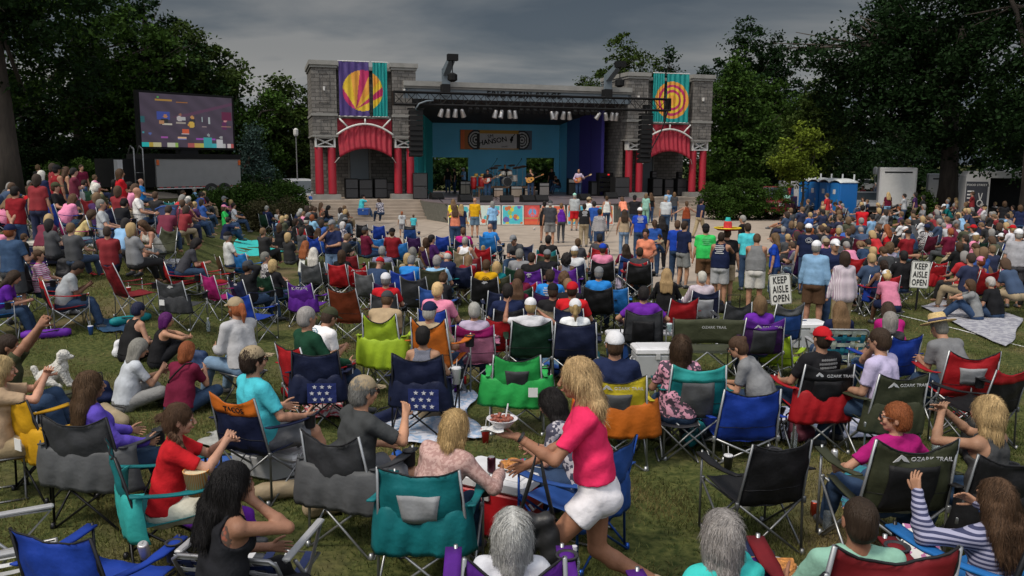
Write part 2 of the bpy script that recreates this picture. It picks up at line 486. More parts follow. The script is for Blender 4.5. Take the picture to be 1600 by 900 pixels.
_wp = [(664, 46.9), (684, 45.2), (703, 43.9), (740, 43.6), (800, 43.5), (860, 43.7), (920, 44.2), (962, 45.0), (990, 46.4), (1012, 48.6), (1016, 50.4)]
poly = [Sinv((ray(p, 340).x / ray(p, 340).y * d, d)) for p, d in _wp]
poly = [(poly[0][0], -.55)] + poly + [(poly[-1][0], -.55)]
b = MB(); b.prism(poly, 0, DECK - .05, 'z'); b.build('apron', mat('apron_grey_green', base=(.10, .10, .085), rough=.8, var=.2), root)
b = MB(); b.prism([(p[0], p[1] - .06) for p in poly] + [(6.5, 12.0), (-6.8, 12.0)], DECK - .05, DECK, 'z'); b.build('stage_floor', M_STAGEFLOOR, root)
M_SKYB = mat('sky_blue_wall', base=(.13, .47, .70), rough=.8, var=.08, nscale=.6)
M_TURQ = mat('turquoise_wall', base=(.02, .36, .36), rough=.8, var=.08, nscale=.8)
M_BLUE2 = mat('mid_blue_wall', base=(.05, .13, .34), rough=.8, var=.08)
M_INDIGO = mat('indigo_wall', base=(.045, .035, .23), rough=.8, var=.08)
BW = 9.6
UL0, UL1, UR0, UR1, UE = up(677, BW), up(733, BW), up(822, BW), up(867, BW), up(873, BW)
b = MB()
b.box(UL0 - .1, UE, BW, BW + .3, 3.5, 6.6)
b.box(UL1, UR0, BW + .001, BW + .299, DECK, 3.499)
b.box(UR1, UE, BW + .002, BW + .298, DECK, 3.499)
b.build('back_wall', M_SKYB, root)
def wallseg(u0, v0, u1, v1, z0, z1, m, nm, th=.2):
 b = MB(); d = Vector((u1 - u0, v1 - v0, 0)); n_ = Vector((-d.y, d.x, 0)).normalized() * th
 pl = [(u0, v0), (u1, v1), (u1 + n_.x, v1 + n_.y), (u0 + n_.x, v0 + n_.y)]
 b.prism(pl, z0, z1, 'z'); return b.build(nm, m, root)
wallseg(up(642, 1.0), 1.0, up(652, 3.5), 3.5, DECK, 6.9, M_TURQ, 'side_wall')
wallseg(up(653, 3.7), 3.7, up(664, 6.3), 6.3, DECK, 6.7, M_TURQ, 'side_wall')
wallseg(up(665, 6.5), 6.5, UL0 - .02, 9.6, DECK, 6.5, M_TURQ, 'side_wall')
wallseg(UE + .02, 9.6, up(884, 8.2), 8.2, DECK, 6.5, M_SKYB, 'side_wall')
wallseg(up(884.6, 8.0), 8.0, up(903, 6.0), 6.0, DECK, 6.6, M_BLUE2, 'side_wall')
wallseg(up(904, 5.8), 5.8, up(921, 4.2), 4.2, DECK, 6.7, M_INDIGO, 'side_wall')
wallseg(up(922, 4.0), 4.0, up(938, 2.2), 2.2, DECK, 6.9, M_INDIGO, 'side_wall')
b = MB()
prof = [(.2, 6.8), (.2, 7.49), (9.9, 7.49), (9.9, 5.85)]
b.prism(prof, -7.3, 7.3, 'x'); b.build('roof', M_DARKROOF, root)
M_FASC = mat('grey_blue_fascia', base=(.12, .15, .175), rough=.5, var=.06, nscale=1)
b = MB(); b.box(-7.2, 7.0, .0, .198, 6.8, 7.498); b.build('fascia', M_FASC, root)
b = MB(); b.box(-7.2, 7.0, -.2, .3, 7.5, 7.78); b.box(-7.2, 7.0, -.1, -.002, 7.38, 7.499); b.build('fascia_cap', M_TRIM, root)
text_obj('ERIC STEIN STAGE', .46, M_BLACK, root, (up(818, 0), -.03, 7.16), name='lettering', depth=.02, spacing=1.25, bold=.012)
for u in (up(696, 0), up(943, 0)):
 b = MB()
 b.box(u - .22, u + .22, -.45, -.201, 7.0, 8.5); b.prism([(-.45, 8.1), (-.202, 8.5), (-1.9, 9.0), (-1.9, 8.7)], u - .18, u + .18, 'x')
 b.build('hoist_post', M_FASC, root)
 b = MB(); b.box(u - .28, u + .3, -2.3, -1.9, 8.75, 9.1); b.tube([(u, -2.1, 8.8), (u, -2.1, 7.6)], .03, 6); b.lathe([(.1, 7.6), (.28, 7.7), (.28, 8.0), (.1, 8.1)], 10, Matrix.Translation((u, -2.1, 0))); b.build('hoist', M_BLACK, root)
# ---- towers
def tower(u0, nm, label, banner):
 """stone tower: two piers joined by an arched bay, red columns below, banner above"""
 t = empty(nm, S(u0, 0, 0), rz_st, label, 'tower')
 W2 = 2.93; PW = .68     # half width and pier half-width
 zt, zb, zc = 8.75, 4.25, 3.55
 for sx in (-1, 1):
  c = sx * (W2 - PW)
  b = MB(); b.box(c - PW, c + PW, 0, 4.2, 4.65, 8.5)
  b.build('pier', M_STONE, t)
  b = MB(); b.box(c - PW - .12, c + PW + .12, -.15, 4.3, 8.503, 8.74); b.box(c - PW - .06, c + PW + .06, -.08, 4.25, 8.36, 8.501); b.build('cornice', M_TRIM, t)
  b = MB(); b.box(c - PW - .05, c + PW + .05, -.07, 4.22, 5.72, 5.86); b.box(c - PW - .04, c + PW + .04, -.05, 4.22, 4.56, 4.648); b.build('string_course', M_TRIM, t)
  for (z0, z1) in ((6.5, 8.0), (4.85, 5.5)):
   b = MB()
   for (x0, x1, a, d) in ((-.36, .36, z1, z1 + .05), (-.36, .36, z0 - .05, z0), (-.36, -.31, z0 + .001, z1 - .001), (.31, .36, z0 + .001, z1 - .001)):
    b.box(c + x0 * .8, c + x1 * .8, -.035, -.002, a, d)
   b.build('panel_frame', M_STONE, t)
  b = MB(); b.box(c - .05, c + .05, -.12, -.002, 7.1, 7.32); b.build('lamp_fitting', M_WHITEP, t)
  for k in (-.36, .36):
   xx = c + k
   b = MB(); b.lathe([(.225, 1.33), (.235, 1.4), (.225, 3.9), (.225, 3.98)], 20); 
   o = b.build('column', M_RED, t, smooth=False); o.location = (xx, .35, 0)
   for p_ in o.data.polygons: p_.use_smooth = len(p_.vertices) == 4
  b = MB()
  for k in (-.52, .52):
   b.box(c + k - .05, c + k + .05, .1, .6, 3.985, 4.556)
  b.box(c - .468, c + .468, .12, .58, 3.99, 4.06); b.box(c - .468, c + .468, .12, .58, 4.48, 4.55)
  for a, d in (((c - .47, 4.06), (c + .47, 4.48)), ((c - .47, 4.48), (c + .47, 4.06))):
   b.tube([(a[0], .2, a[1]), (d[0], .2, d[1])], .045, 6)
   b.tube([(a[0], .5, a[1]), (d[0], .5, d[1])], .04, 6)
  b.build('capital', M_WHITEP, t)
  b = MB(); b.box(c - .8, c + .8, -.1, .85, DECK - .02, 1.325); b.build('plinth', M_TRIM, t)
  b = MB(); b.box(c - .12, c + .12, .9, 1.2, DECK, 4.55); b.build('jamb', M_STONE, t)
 b = MB(); b.box(-(W2 - 2 * PW), W2 - 2 * PW, +.5, 1.7, 5.6, 8.3); b.build('bay_wall', M_STONE, t)
 b = MB(); b.box(-(W2 - 2 * PW) + .003, W2 - 2 * PW - .003, .25, 1.75, 8.301, 8.5); b.box(-(W2 - 2 * PW) + .003, W2 - 2 * PW - .003, .3, .498, 5.62, 5.76); b.build('bay_cornice', M_TRIM, t)
 b = MB(); b.box(-2.9, 2.9, 3.6, 3.8, DECK, 4.55); b.build('rear_wall', M_STONE, t)
 b = MB(); b.box(-.55, .55, 3.5, 3.598, DECK, 4.5); b.build('rear_panel', M_FASC, t)
 b = MB(); b.box(-.68, -.60, 3.48, 3.596, DECK, 4.5); b.box(.60, .68, 3.48, 3.596, DECK, 4.5); b.build('rear_trim', M_TRIM, t)
 b = MB(); b.box(-(W2 - 2 * PW) + .05, W2 - 2 * PW - .05, 1.0, 3.8, 5.2, 5.3); b.build('tower_soffit', M_DARKROOF, t)
 hw = 1.55
 def awn(uu, vv):
  x = (uu * 2 - 1) * hw * (1 - .05 * vv)
  top = 4.68 + .6 * (1 - ((uu * 2 - 1)) ** 2)
  bot = 3.42 + .5 * (1 - (uu * 2 - 1) ** 2)
  z = top + (bot - top) * vv
  y = .18 - .25 * vv + .035 * math.sin(uu * 62 + math.sin(vv * 3)) + .02 * math.sin(uu * 27)
  return (x, y, z)
 b = MB(); b.sheet(awn, 96, 8, .02); b.build('awning', M_REDCLOTH, t, smooth=True)
 def awn2(uu, vv):
  x = (uu * 2 - 1) * hw
  bot = 4.6 + .6 * (1 - ((uu * 2 - 1)) ** 2); top = 5.6
  return (x, .27 + .02 * math.sin(uu * 40), bot + (top - bot) * vv)
 b = MB(); b.sheet(awn2, 64, 2, .02); b.build('awning_back', M_REDCLOTH, t, smooth=True)
 b = MB()
 b.tube([(hw * 1.04 * (k / 12 - 1), -.02, 4.68 + .62 * (1 - (k / 12 - 1) ** 2)) for k in range(25)], .06, 8)
 for a, d in (((-.95, 5.08), (-1.45, 5.6)), ((.95, 5.08), (1.45, 5.6)), ((0, 5.32), (0, 5.6))):
  b.tube([(a[0], .0, a[1]), (d[0], .0, d[1])], .05, 8)
 b.build('arch_rib', M_WHITEP, t, smooth=True)
 b = MB()
 for sx in (-1, 1): b.tube([(sx * 1.5, -.08, 3.42), (sx * 1.85, .3, 3.0)], .02, 6)
 b.build('awning_stay', M_WHITEP, t)
 return t
TL = tower(-9.4, 'stone_tower', 'grey stone tower at the left end of the stage with sunburst banner', None)
TR = tower(9.75, 'stone_tower', 'grey stone tower at the right end of the stage with ringed banner', None)
b = MB(); b.box(6.75, 6.9, .8, 9.5, DECK, 6.9); b.build('return_wall', M_STONE, root)
# ---- banners on the towers (cloth with sewn design)
C_PUR, C_TEAL, C_YEL, C_ORG, C_MAG = (.055, .03, .16), (.0, .23, .22), (.62, .42, .02), (.62, .27, .03), (.42, .015, .10)
def banner(u0, x0, x1, z0, z1, fn, label):
 t = empty('tower_banner', S(u0, 0, 0), rz_st, label, 'banner', 'cloth banners hung on the tower fronts')
 b = MB(); n = 50; m_ = 70
 def pt(i, j):
  x = x0 + (x1 - x0) * i / n; z = z0 + (z1 - z0) * j / m_
  return (x, -.06 - .03 * math.sin(i * .55) - .02 * math.sin(j * .2 + i * .3), z)
 P = [pt(i, j) for i in range(n + 1) for j in range(m_ + 1)]
 Q = [(p[0], p[1] + .02, p[2]) for p in P]
 K = m_ + 1
 for i in range(n):
  for j in range(m_):
   c = fn(x0 + (x1 - x0) * (i + .5) / n, z0 + (z1 - z0) * (j + .5) / m_)
   b.add([P[i * K + j], P[(i + 1) * K + j], P[(i + 1) * K + j + 1], P[i * K + j + 1]], [(0, 1, 2, 3)], c)
 b.add([(x0, .02, z0), (x0, .02, z1), (x1, .02, z1), (x1, .02, z0)], [(0, 1, 2, 3)], fn(x0, z0))
 b.build('banner_cloth', M_PIC, t)
 b = MB(); b.tube([(x0 - .05, -.03, z1 + .03), (x1 + .05, -.03, z1 + .03)], .03, 6); b.tube([(x0 - .05, -.03, z0 - .03), (x1 + .05, -.03, z0 - .03)], .03, 6); b.build('banner_rod', M_WHITEP, t)
def burst(bgc):
 def f(x, z):
  dx, dz = x + .1, z - 7.15
  if dx * dx + dz * dz > 1.13 ** 2: return bgc
  a = math.degrees(math.atan2(z - 6.12, x + .5)) % 360
  for lim, c in ((12, C_YEL), (27, C_YEL), (40, C_MAG), (50, C_YEL), (68, C_ORG), (83, C_MAG), (98, C_ORG) , (112, C_YEL), (122, C_YEL), (200, C_MAG)):
   if a < lim: return c
  return C_YEL
 return f
def rings(bgc):
 def f(x, z):
  r = math.hypot(x - .05, z - 7.1)
  if r > 1.15: return bgc
  return (C_ORG, C_ORG, C_YEL, C_MAG, C_YEL, C_MAG, C_ORG, C_ORG)[min(7, int(r / 1.15 * 7.2))]
 return f
banner(-9.4, -1.42, .25, 5.75, 8.72, burst(C_PUR), 'purple cloth half of the sunburst design on the left tower')
banner(-9.4, .47, 1.28, 5.75, 8.72, burst(C_TEAL), 'narrow teal cloth half of the sunburst design on the left tower')
banner(9.75, -1.25, -.52, 5.75, 8.72, rings(C_TEAL), 'narrow teal cloth strip of the ring design on the right tower')
banner(9.75, -.3, 1.2, 5.75, 8.72, rings(C_TEAL), 'wide teal cloth half with orange and red rings on the right tower')
# ---- steps
def steps(nm, u0, u1, vb, n, label, widen):
 b = MB(); 
 for k in range(n):
  z1 = (DECK - .0) * (n - k) / n - .002 * k ; 
  v0 = -.5 - (vb) * (k + 1) / n
  b.box(u0 - widen[0] * k, u1 + widen[1] * k, v0, -.5 - vb * k / n - (.001 if k else 0), 0, (DECK - .02) * (n - k) / (n + .0) - .0 if k else DECK - .022)
 o = b.build(nm, M_CONC); o.location = STAGE_O; o.rotation_euler = (0, 0, rz_st)
 tag(o, label, 'steps', 'concrete steps up to the stage')
steps('concrete_steps', -12.75, up(664, -1), 2.0, 6, 'wide concrete steps below the left stone tower', (.0, .42))
steps('concrete_steps', up(1016, -1), 12.4, 2.6, 6, 'wide concrete steps fanning out below the right stone tower', (.0, .55))
b = MB(); b.tube([(up(664, -1.0), -1.0, 1.0), (up(700, -5.6), -5.6, .12)], .035, 6)
b.tube([(up(663, -1.0), -1.0, 1.75), (up(699, -5.4), -5.4, .9)], .02, 6)
o = b.build('handrail', M_BLACK); o.location = STAGE_O; o.rotation_euler = (0, 0, rz_st); tag(o, 'black handrail slanting down beside the left steps', 'handrail')
# ---- painted art panels leaning on the apron
def art(idx, px0, px1, fn, label):
 A = at(px0, 352); B = at(px1, 352)
 n, m_ = 44, 28; b = MB()
 h = .98; d = (B - A); d.z = 0; wv = d.length; dn = d.normalized(); bk = Vector((-dn.y, dn.x, 0))
 def P(i, j): 
  z = .04 + h * j / m_
  return A + d * (i / n) + bk * (.12 * j / m_ - .1) + Vector((0, 0, z - A.z))
 for i in range(n):
  for j in range(m_):
   b.add([P(i, j), P(i + 1, j), P(i + 1, j + 1), P(i, j + 1)], [(0, 1, 2, 3)], fn((i + .5) / n * wv, (j + .5) / m_ * h, wv))
 q = [p + bk * .03 for p in (P(0, 0), P(n, 0), P(n, m_), P(0, m_))]
 b.add(q, [(3, 2, 1, 0)], (.02, .02, .02))
 o = b.build('painted_panel', M_PIC); tag(o, label, 'art panel', 'painted panels along the front of the stage')
rr = random.Random(3)
def blobs(bgc, cols, n, rmin, rmax, seed):
 q = random.Random(seed); B_ = [(q.uniform(0, 2.6), q.uniform(0, 1), q.uniform(rmin, rmax), q.choice(cols)) for _ in range(n)]
 def f(x, z, w_):
  if x < .04 or x > w_ - .04 or z < .03 or z > .95: return (.55, .55, .5)
  c = bgc
  for (bx, bz, r_, cc) in B_:
   if (x - bx) ** 2 + (z - bz) ** 2 < r_ * r_: c = cc
  return c
 return f
def peace(x, z, w_):
 cx, cz = .42, .62; r = math.hypot(x - cx, z - cz)
 if r < .28:
  if r > .20: return (.55, .08, .08)
  if abs(x - cx) < .03 or (z < cz and abs(abs(x - cx) - (cz - z) * .8) < .035): return (.6, .1, .1)
  return (.10, .25, .45)
 k = int(z / .16)
 return ((.55, .09, .03), (.50, .06, .03), (.15, .30, .08), (.5, .07, .04), (.55, .14, .05), (.14, .28, .09))[k % 6] if x > .8 or z < .35 else (.45, .05, .04)
A1 = ((.55, .08, .03), (.6, .3, .03), (.05, .35, .4), (.5, .5, .45))
art(0, 718, 782, blobs((.45, .55, .5), A1, 26, .08, .2, 5), 'painted panel with orange petals on white, behind the man in yellow')
art(1, 784, 818, blobs((.05, .40, .45), ((.5, .42, .03), (.10, .08, .3), (.2, .4, .1), (.45, .12, .03)), 22, .07, .16, 8), 'turquoise painted panel with yellow and purple blossoms')
art(2, 819, 843, peace, 'painted panel with a peace sign and red and green bands')
art(3, 846, 882, blobs((.5, .10, .04), A1, 16, .08, .2, 9), 'orange painted panel behind the grey shirted man')
art(4, 886, 915, blobs((.05, .30, .40), A1, 18, .08, .18, 12), 'blue and orange painted panel behind the man in red shorts')
art(5, 930, 958, blobs((.45, .10, .05), A1, 18, .08, .18, 14), 'orange red painted panel by the small wheel')
art(6, 700, 716, blobs((.5, .45, .1), A1, 14, .08, .18, 17), 'narrow yellowish painted panel beside the group of women')
# ---- stage banner on the back wall
def stagebanner():
 t = empty('stage_sponsor_banner', S(up(775, BW), BW - .12, 4.75), rz_st, 'orange banner with white centre and black lettering on the blue back wall', 'banner')
 b = MB(); n, m_ = 120, 34; W_, H_ = 5.3, 1.36
 for i in range(n):
  for j in range(m_):
   x = (i + .5) / n * W_; z = (j + .5) / m_ * H_
   c = (.40 + .25 * (math.sin(x * 9) > .4), .13, .02) if x < 1.0 else ((.5, .26, .03) if x < 4.6 else (.10, .13, .17))
   if x > 1.0 and (z < .11 or z > H_ - .2) and x < 4.6: c = (.5, .26, .03)
   for cx, ext in ((1.12, 1), (4.55, -1)):
    r = math.hypot((x - cx) * 1.15, z - H_ / 2)
    if r < .70 and (x - cx) * ext < .28: c = (.015, .015, .015) if int(r / .095) % 2 == 0 or r > .6 else (.5, .5, .48)
   if 1.4 < x < 4.15 and .09 < z < H_ - .22: c = (.5, .48, .47)
   if (1.18 < x < 1.4 or 4.15 < x < 4.4) and .09 < z < H_ - .22: c = (.015, .015, .015)
   x0, x1 = i / n * W_ - W_ / 2, (i + 1) / n * W_ - W_ / 2; z0, z1 = j / m_ * H_ - H_ / 2, (j + 1) / m_ * H_ - H_ / 2
   b.add([(x0, 0, z0), (x1, 0, z0), (x1, 0, z1), (x0, 0, z1)], [(0, 1, 2, 3)], c)
 b.box(-W_ / 2, W_ / 2, .01, .04, -H_ / 2, H_ / 2, (.1, .1, .1))
 b.build('banner_sheet', M_PIC, t)
 text_obj('SM', .36, M_BLACK, t, (-.45, -.02, .24), (math.pi / 2, RAD(-7), 0), depth=.008)
 text_obj('HANSON', .50, M_BLACK, t, (-.28, -.02, -.1), (math.pi / 2, RAD(-9), 0), depth=.008, bold=.008)
 text_obj('music', .2, M_BLACK, t, (.6, -.02, -.45), (math.pi / 2, RAD(-4), 0), depth=.008)
 b = MB()
 for (cx, cz, r_) in ((1.10, .02, .12), (1.15, .18, .09), (1.08, -.14, .06)):
  b.tube([(cx, -.02, cz), (cx, -.035, cz)], r_, 12)
 b.tube([(1.15, -.03, .2), (1.36, -.03, .42)], .03, 6)
 b.build('banner_emblem', M_BLACK, t)
stagebanner()
# ================================================================ truss, lamps, speakers
def truss():
 t = empty('lighting_truss', S(0, -2.5, 6.62), rz_st, 'long black box truss hung across the front of the stage roof', 'truss')
 b = MB(); x0, x1 = up(617, -2.5), up(1040, -2.5); h = .33
 for y in (-.25, .25):
  for z in (-h, h):
   b.tube([(x0, y, z), (x1, y, z)], .06, 6)
 k = x0; s_ = 1
 while k < x1 - .5:
  b.tube([(k, -.25, -h * s_), (k + .65, -.25, h * s_)], .02, 5); b.tube([(k, .25, h * s_), (k + .65, .25, -h * s_)], .02, 5)
  b.tube([(k, -.25, -h), (k, .25, h)], .02, 5)
  k += .65; s_ = -s_
 for xx in (x0, x1): b.box(xx - .04, xx + .04, -.29, .29, -h - .04, h + .04)
 b.build('truss_frame', M_BLACK, t)
 b = MB()
 for u in (up(697, -2.5), up(945, -2.5)): b.box(u - .22, u + .22, -.3, .3, .34, .8)
 b.build('chain_hoist', M_BLACK, t)
 b = MB(); b.tube([(x1 - .15, -.3, -.3), (x1 - .5, -.3, -1.4), (x1 - 1.3, -.25, -2.9)], .035, 6); b.build('slung_cable', M_BLACK, t)
 b = MB(); b.tube([(-7.0, -.3, -.6), (-6.8, -.35, -.3), (-6.4, -.35, -.15), (-6.0, -.35, -.1)], .045, 8); b.build('cable_loom', M_FASC, t, smooth=True)
 return t
truss()
M_LAMPC = mat('lamp_can_silver', base=(.45, .43, .42), rough=.35, metal=.7, var=.1)
def lampcan():
 t = empty('stage_lamp', (0, 0, 0), 0, 'x', 'stage lamp')
 T = Matrix.Rotation(RAD(20), 4, 'X')
 b = MB(); b.lathe([(.07, .0), (.11, -.04), (.12, -.2), (.15, -.42), (.15, -.46)], 12, T); b.build('lamp_can', M_LAMPC, t, smooth=True)
 b = MB(); b.tube([(-.15, 0, -.12), (-.15, 0, .12), (.15, 0, .12), (.15, 0, -.12)], .015, 6); b.build('yoke', M_BLACK, t)
 return t
LC = lampcan(); first = True
groups = [(up(692, -2.5), 4), (up(775, -2.5), 4), (up(860, -2.5), 4), (up(935, -2.5), 4)]
i_ = 0
names4 = ('leftmost cluster', 'second cluster', 'third cluster', 'rightmost cluster')
ord4 = ('first', 'second', 'third', 'fourth')
for gi, (u, n) in enumerate(groups):
 for k in range(n):
  o = LC if first else copy_tree(LC); first = False
  o.location = S(u + k * .37, -2.5 + .1 * math.sin(k * 2.3), 6.1); o.rotation_euler = (RAD(RNG.uniform(-12, 10)), RAD(RNG.uniform(-14, 14)), rz_st + RAD(RNG.uniform(-60, 60)))
  o['label'] = 'silver stage lamp, %s from left in the %s under the truss' % (ord4[k], names4[gi]); o['group'] = 'silver lamps hanging from the truss'
SL = None
for k, _px in enumerate((736, 747, 758, 767, 815, 825, 836, 846, 853, 898, 908, 917, 925, 930)):
 u = up(_px, -2.5)
 if SL is None:
  b = MB(); b.rbox(-.11, .11, -.14, .14, -.3, -.08, .02); b.tube([(-.12, 0, -.15), (-.12, 0, 0), (.12, 0, 0), (.12, 0, -.15)], .014, 5)
  SL = b.build('small_spotlight', M_BLACK); o = SL
 else: o = SL.copy(); COL.objects.link(o)
 o.location = S(u, -2.45, 6.25); o.rotation_euler = (RAD(25), 0, rz_st)
 tag(o, 'small black spotlight hanging under the truss between the silver lamps', 'spotlight', 'small black spotlights under the truss')
def linearray(u, v, label, n=9):
 v = v + 0.0
 t = empty('line_array_speaker', S(u, v, 0), rz_st, label, 'speaker', 'hanging loudspeaker columns')
 for k in range(n):
  b = MB(); T = Matrix.Translation((0, .01 * k * k * .2, 5.85 - k * .28)) @ Matrix.Rotation(RAD(-1.6 * k), 4, 'X')
  b.prism([(-.25, -.13), (.25, -.09), (.25, .09), (-.25, .13)], -.36, .36, 'x', T)
  b.build('speaker_box', M_BLACK, t)
 b = MB(); b.box(-.45, .45, -.1, .1, 6.02, 6.1); b.tube([(0, 0, 6.1), (0, 0, 6.6)], .05, 6); b.box(-.18, .18, -.15, .15, 6.25, 6.6); b.build('rigging_frame', M_BLACK, t)
linearray(up(651, -2.5), -2.5, 'tall black column of loudspeakers hanging beside the left tower')
linearray(up(1006, -2.5), -2.5, 'tall black column of loudspeakers hanging in front of the right tower', 10)
def cab(name, u, v, w_, d_, h_, label, z=DECK, group='black cabinets on the stage', yaw=0, parts=True):
 t = empty(name, S(u, v, z), rz_st + yaw, label, 'speaker cabinet', group)
 b = MB(); b.rbox(-w_ / 2, w_ / 2, -d_ / 2, d_ / 2, 0, h_, .02); b.build('cabinet', M_BLACK, t)
 b = MB(); b.box(-w_ / 2 + .04, w_ / 2 - .04, -d_ / 2 - .02, -d_ / 2 - .002, .05, h_ / 2 - .03); b.box(-w_ / 2 + .04, w_ / 2 - .04, -d_ / 2 - .02, -d_ / 2 - .002, h_ / 2 + .02, h_ - .05)
 b.build('grille', M_GRILLE, t)
M_GRILLE = mat('speaker_grille', base=(.03, .03, .032), rough=.5, var=.3, nscale=60)
cab('subwoofer_stack', up(549, 1.4), 1.4, .75, .8, 1.15, 'left black subwoofer cabinet under the left tower arch')
cab('subwoofer_stack', up(594, 1.4), 1.4, .75, .8, 1.15, 'right black subwoofer cabinet under the left tower arch')
cab('subwoofer_rack', up(571, 1.5), 1.5, .8, .6, 1.1, 'low black rack between the two subwoofers of the left tower')
cab('road_case', up(608, 1.5), 1.5, .55, .6, .95, 'black road case right of the subwoofers near the red columns')
cab('side_fill_speaker', up(657, -.2), -.2, .85, .7, 1.5, 'tilted black loudspeaker standing at the left edge of the stage', yaw=RAD(-12))
cab('subwoofer_stack', up(1023, 1.4), 1.4, .7, .8, 1.15, 'left black subwoofer cabinet under the right tower arch')
cab('subwoofer_stack', up(1061, 1.4), 1.4, .7, .8, 1.15, 'right black subwoofer cabinet under the right tower arch')
cab('subwoofer_rack', up(1042, 1.5), 1.5, .66, .6, 1.1, 'black rack between the two subwoofers of the right tower')
cab('road_case', up(1075, 1.3), 1.3, .5, .6, 1.0, 'black road case beside the right red columns')
cab('side_fill_speaker', up(968, .3), .3, 1.0, .8, 1.25, 'black loudspeaker stack at the right edge of the stage floor')
cab('moving_light', up(1020, 1.4), 1.4, .35, .35, .45, 'black moving light on top of the right tower cabinets', z=DECK + 1.16)
cab('moving_light', up(1060, 1.4), 1.4, .3, .35, .4, 'small black moving light above the right subwoofer', z=DECK + 1.16)
# ================================================================ band gear on the stage
def SE(name, u, v, z, label, cat, group=None, yaw=0.0): return empty(name, S(u, v, z), rz_st + yaw, label, cat, group)
t = SE('drum_riser', up(785, 3.0), 3.0, DECK, 'low wooden drum riser in the middle of the stage', 'riser')
b = MB(); b.box(-1.9, 1.9, -1.1, 1.1, .52, .62)
M_WOOD = mat('brown_wood', base=(.16, .085, .045), rough=.6, var=.3, nscale=4, stretch=(1, 1, 6))
b.build('platform', M_WOOD, t)
b = MB()
for x in (-1.8, -.6, .6, 1.8):
 for y in (-1.0, 1.0): b.box(x - .05, x + .05, y - .05, y + .05, 0, .518)
b.build('riser_frame', M_WOOD, t)
def drumkit():
 t = SE('drum_kit', up(790, 2.8), 2.8, DECK + .62, 'drum kit with cream shells and dark cymbals on the riser', 'drum kit')
 def drum(x, y, z, r, h, tilt, nm, col, head=(.5, .48, .42)):
  T = Matrix.Translation((x, y, z)) @ Matrix.Rotation(tilt, 4, 'X')
  b = MB(); b.lathe([(r, -h / 2), (r, h / 2)], 20, T); o = b.build(nm, M_PLASTIC, t, col)
  b = MB(); b.lathe([(r * .97, h / 2 + .002), (r * .97, h / 2 + .012)], 20, T); b.lathe([(r * .97, -h / 2 - .012), (r * .97, -h / 2 - .002)], 20, T); b.build('drum_head', M_PLASTIC, o, head)
  b = MB(); b.tube([T @ Vector((r * 1.02 * math.cos(a), r * 1.02 * math.sin(a), h / 2)) for a in [k * math.pi / 10 for k in range(20)]], .012, 5, closed=True); b.build('rim', M_METAL, o, (.5, .5, .5))
 drum(0, -.25, .30, .29, .42, math.pi / 2, 'bass_drum', (.45, .42, .36), (.02, .02, .02))
 drum(-.22, -.15, .78, .17, .22, RAD(-28), 'tom_drum', (.55, .5, .42)); drum(.22, -.15, .78, .17, .22, RAD(-28), 'tom_drum', (.55, .5, .42))
 drum(.62, .15, .5, .21, .38, RAD(-6), 'floor_tom', (.5, .46, .4)); drum(-.55, .15, .6, .18, .15, RAD(-4), 'snare_drum', (.5, .46, .4))
 def cym(x, y, z, r, tilt):
  T = Matrix.Translation((x, y, z)) @ Matrix.Rotation(tilt, 4, 'X')
  b = MB(); b.lathe([(.01, .02), (.05, .018), (r, -.005), (r, -.012)], 20, T); o = b.build('cymbal', M_METAL, t, (.22, .13, .07))
  b = MB(); b.tube([(x, y, z), (x, y + .02, .05)], .012, 5)
  for a in (0, 2.1, 4.2): b.tube([(x, y + .02, .3), (x + .25 * math.cos(a), y + .25 * math.sin(a), 0)], .01, 5)
  b.build('cymbal_stand', M_METAL, o, (.4, .4, .4))
 cym(-.8, .0, 1.15, .3, RAD(-14)); cym(.75, -.05, 1.18, .3, RAD(-16)); cym(-.45, .35, 1.3, .25, RAD(-12)); cym(.5, .4, 1.32, .25, RAD(-15)); cym(-1.15, -.1, .95, .22, RAD(-4)); cym(1.2, .2, 1.25, .24, RAD(-20))
drumkit()
def congas():
 for i, (x, lab) in enumerate(((up(740, 2.4), 'left red conga drum with cream head at the left of the drums'), (up(752, 2.4), 'right red conga drum with cream head beside the guitarist'))):
  t = SE('conga_drum', x, 2.4, DECK, lab, 'drum', 'red congas')
  b = MB(); b.lathe([(.14, .45), (.17, .6), (.20, .9), (.17, 1.2)], 18); b.build('shell', M_PLASTIC, t, (.42, .012, .012), smooth=True)
  b = MB(); b.lathe([(.175, 1.2), (.178, 1.26), (.165, 1.27)], 18); b.build('drum_head', M_PLASTIC, t, (.6, .42, .22))
  b = MB()
  for a in (0, 2.1, 4.2): b.tube([(.1 * math.cos(a), .1 * math.sin(a), .5), (.3 * math.cos(a), .3 * math.sin(a), 0)], .014, 5)
  b.build('stand', M_METAL, t, (.3, .3, .3))
 for i, (x, lab) in enumerate(((up(744, 2.9), 'left small yellow bongo behind the congas'), (up(754, 2.9), 'right small yellow bongo behind the congas'))):
  b = MB(); b.lathe([(.11, 1.22), (.13, 1.32), (.12, 1.42)], 14); b.tube([(0, 0, 1.22), (0, 0, 0)], .02, 5); b.lathe([(.2, 0), (.2, .02)], 8)
  o = b.build('bongo_drum', M_PLASTIC, None, (.6, .35, .06)); o.location = S(x, 2.9, DECK); tag(o, lab, 'drum', 'yellow bongos')
congas()
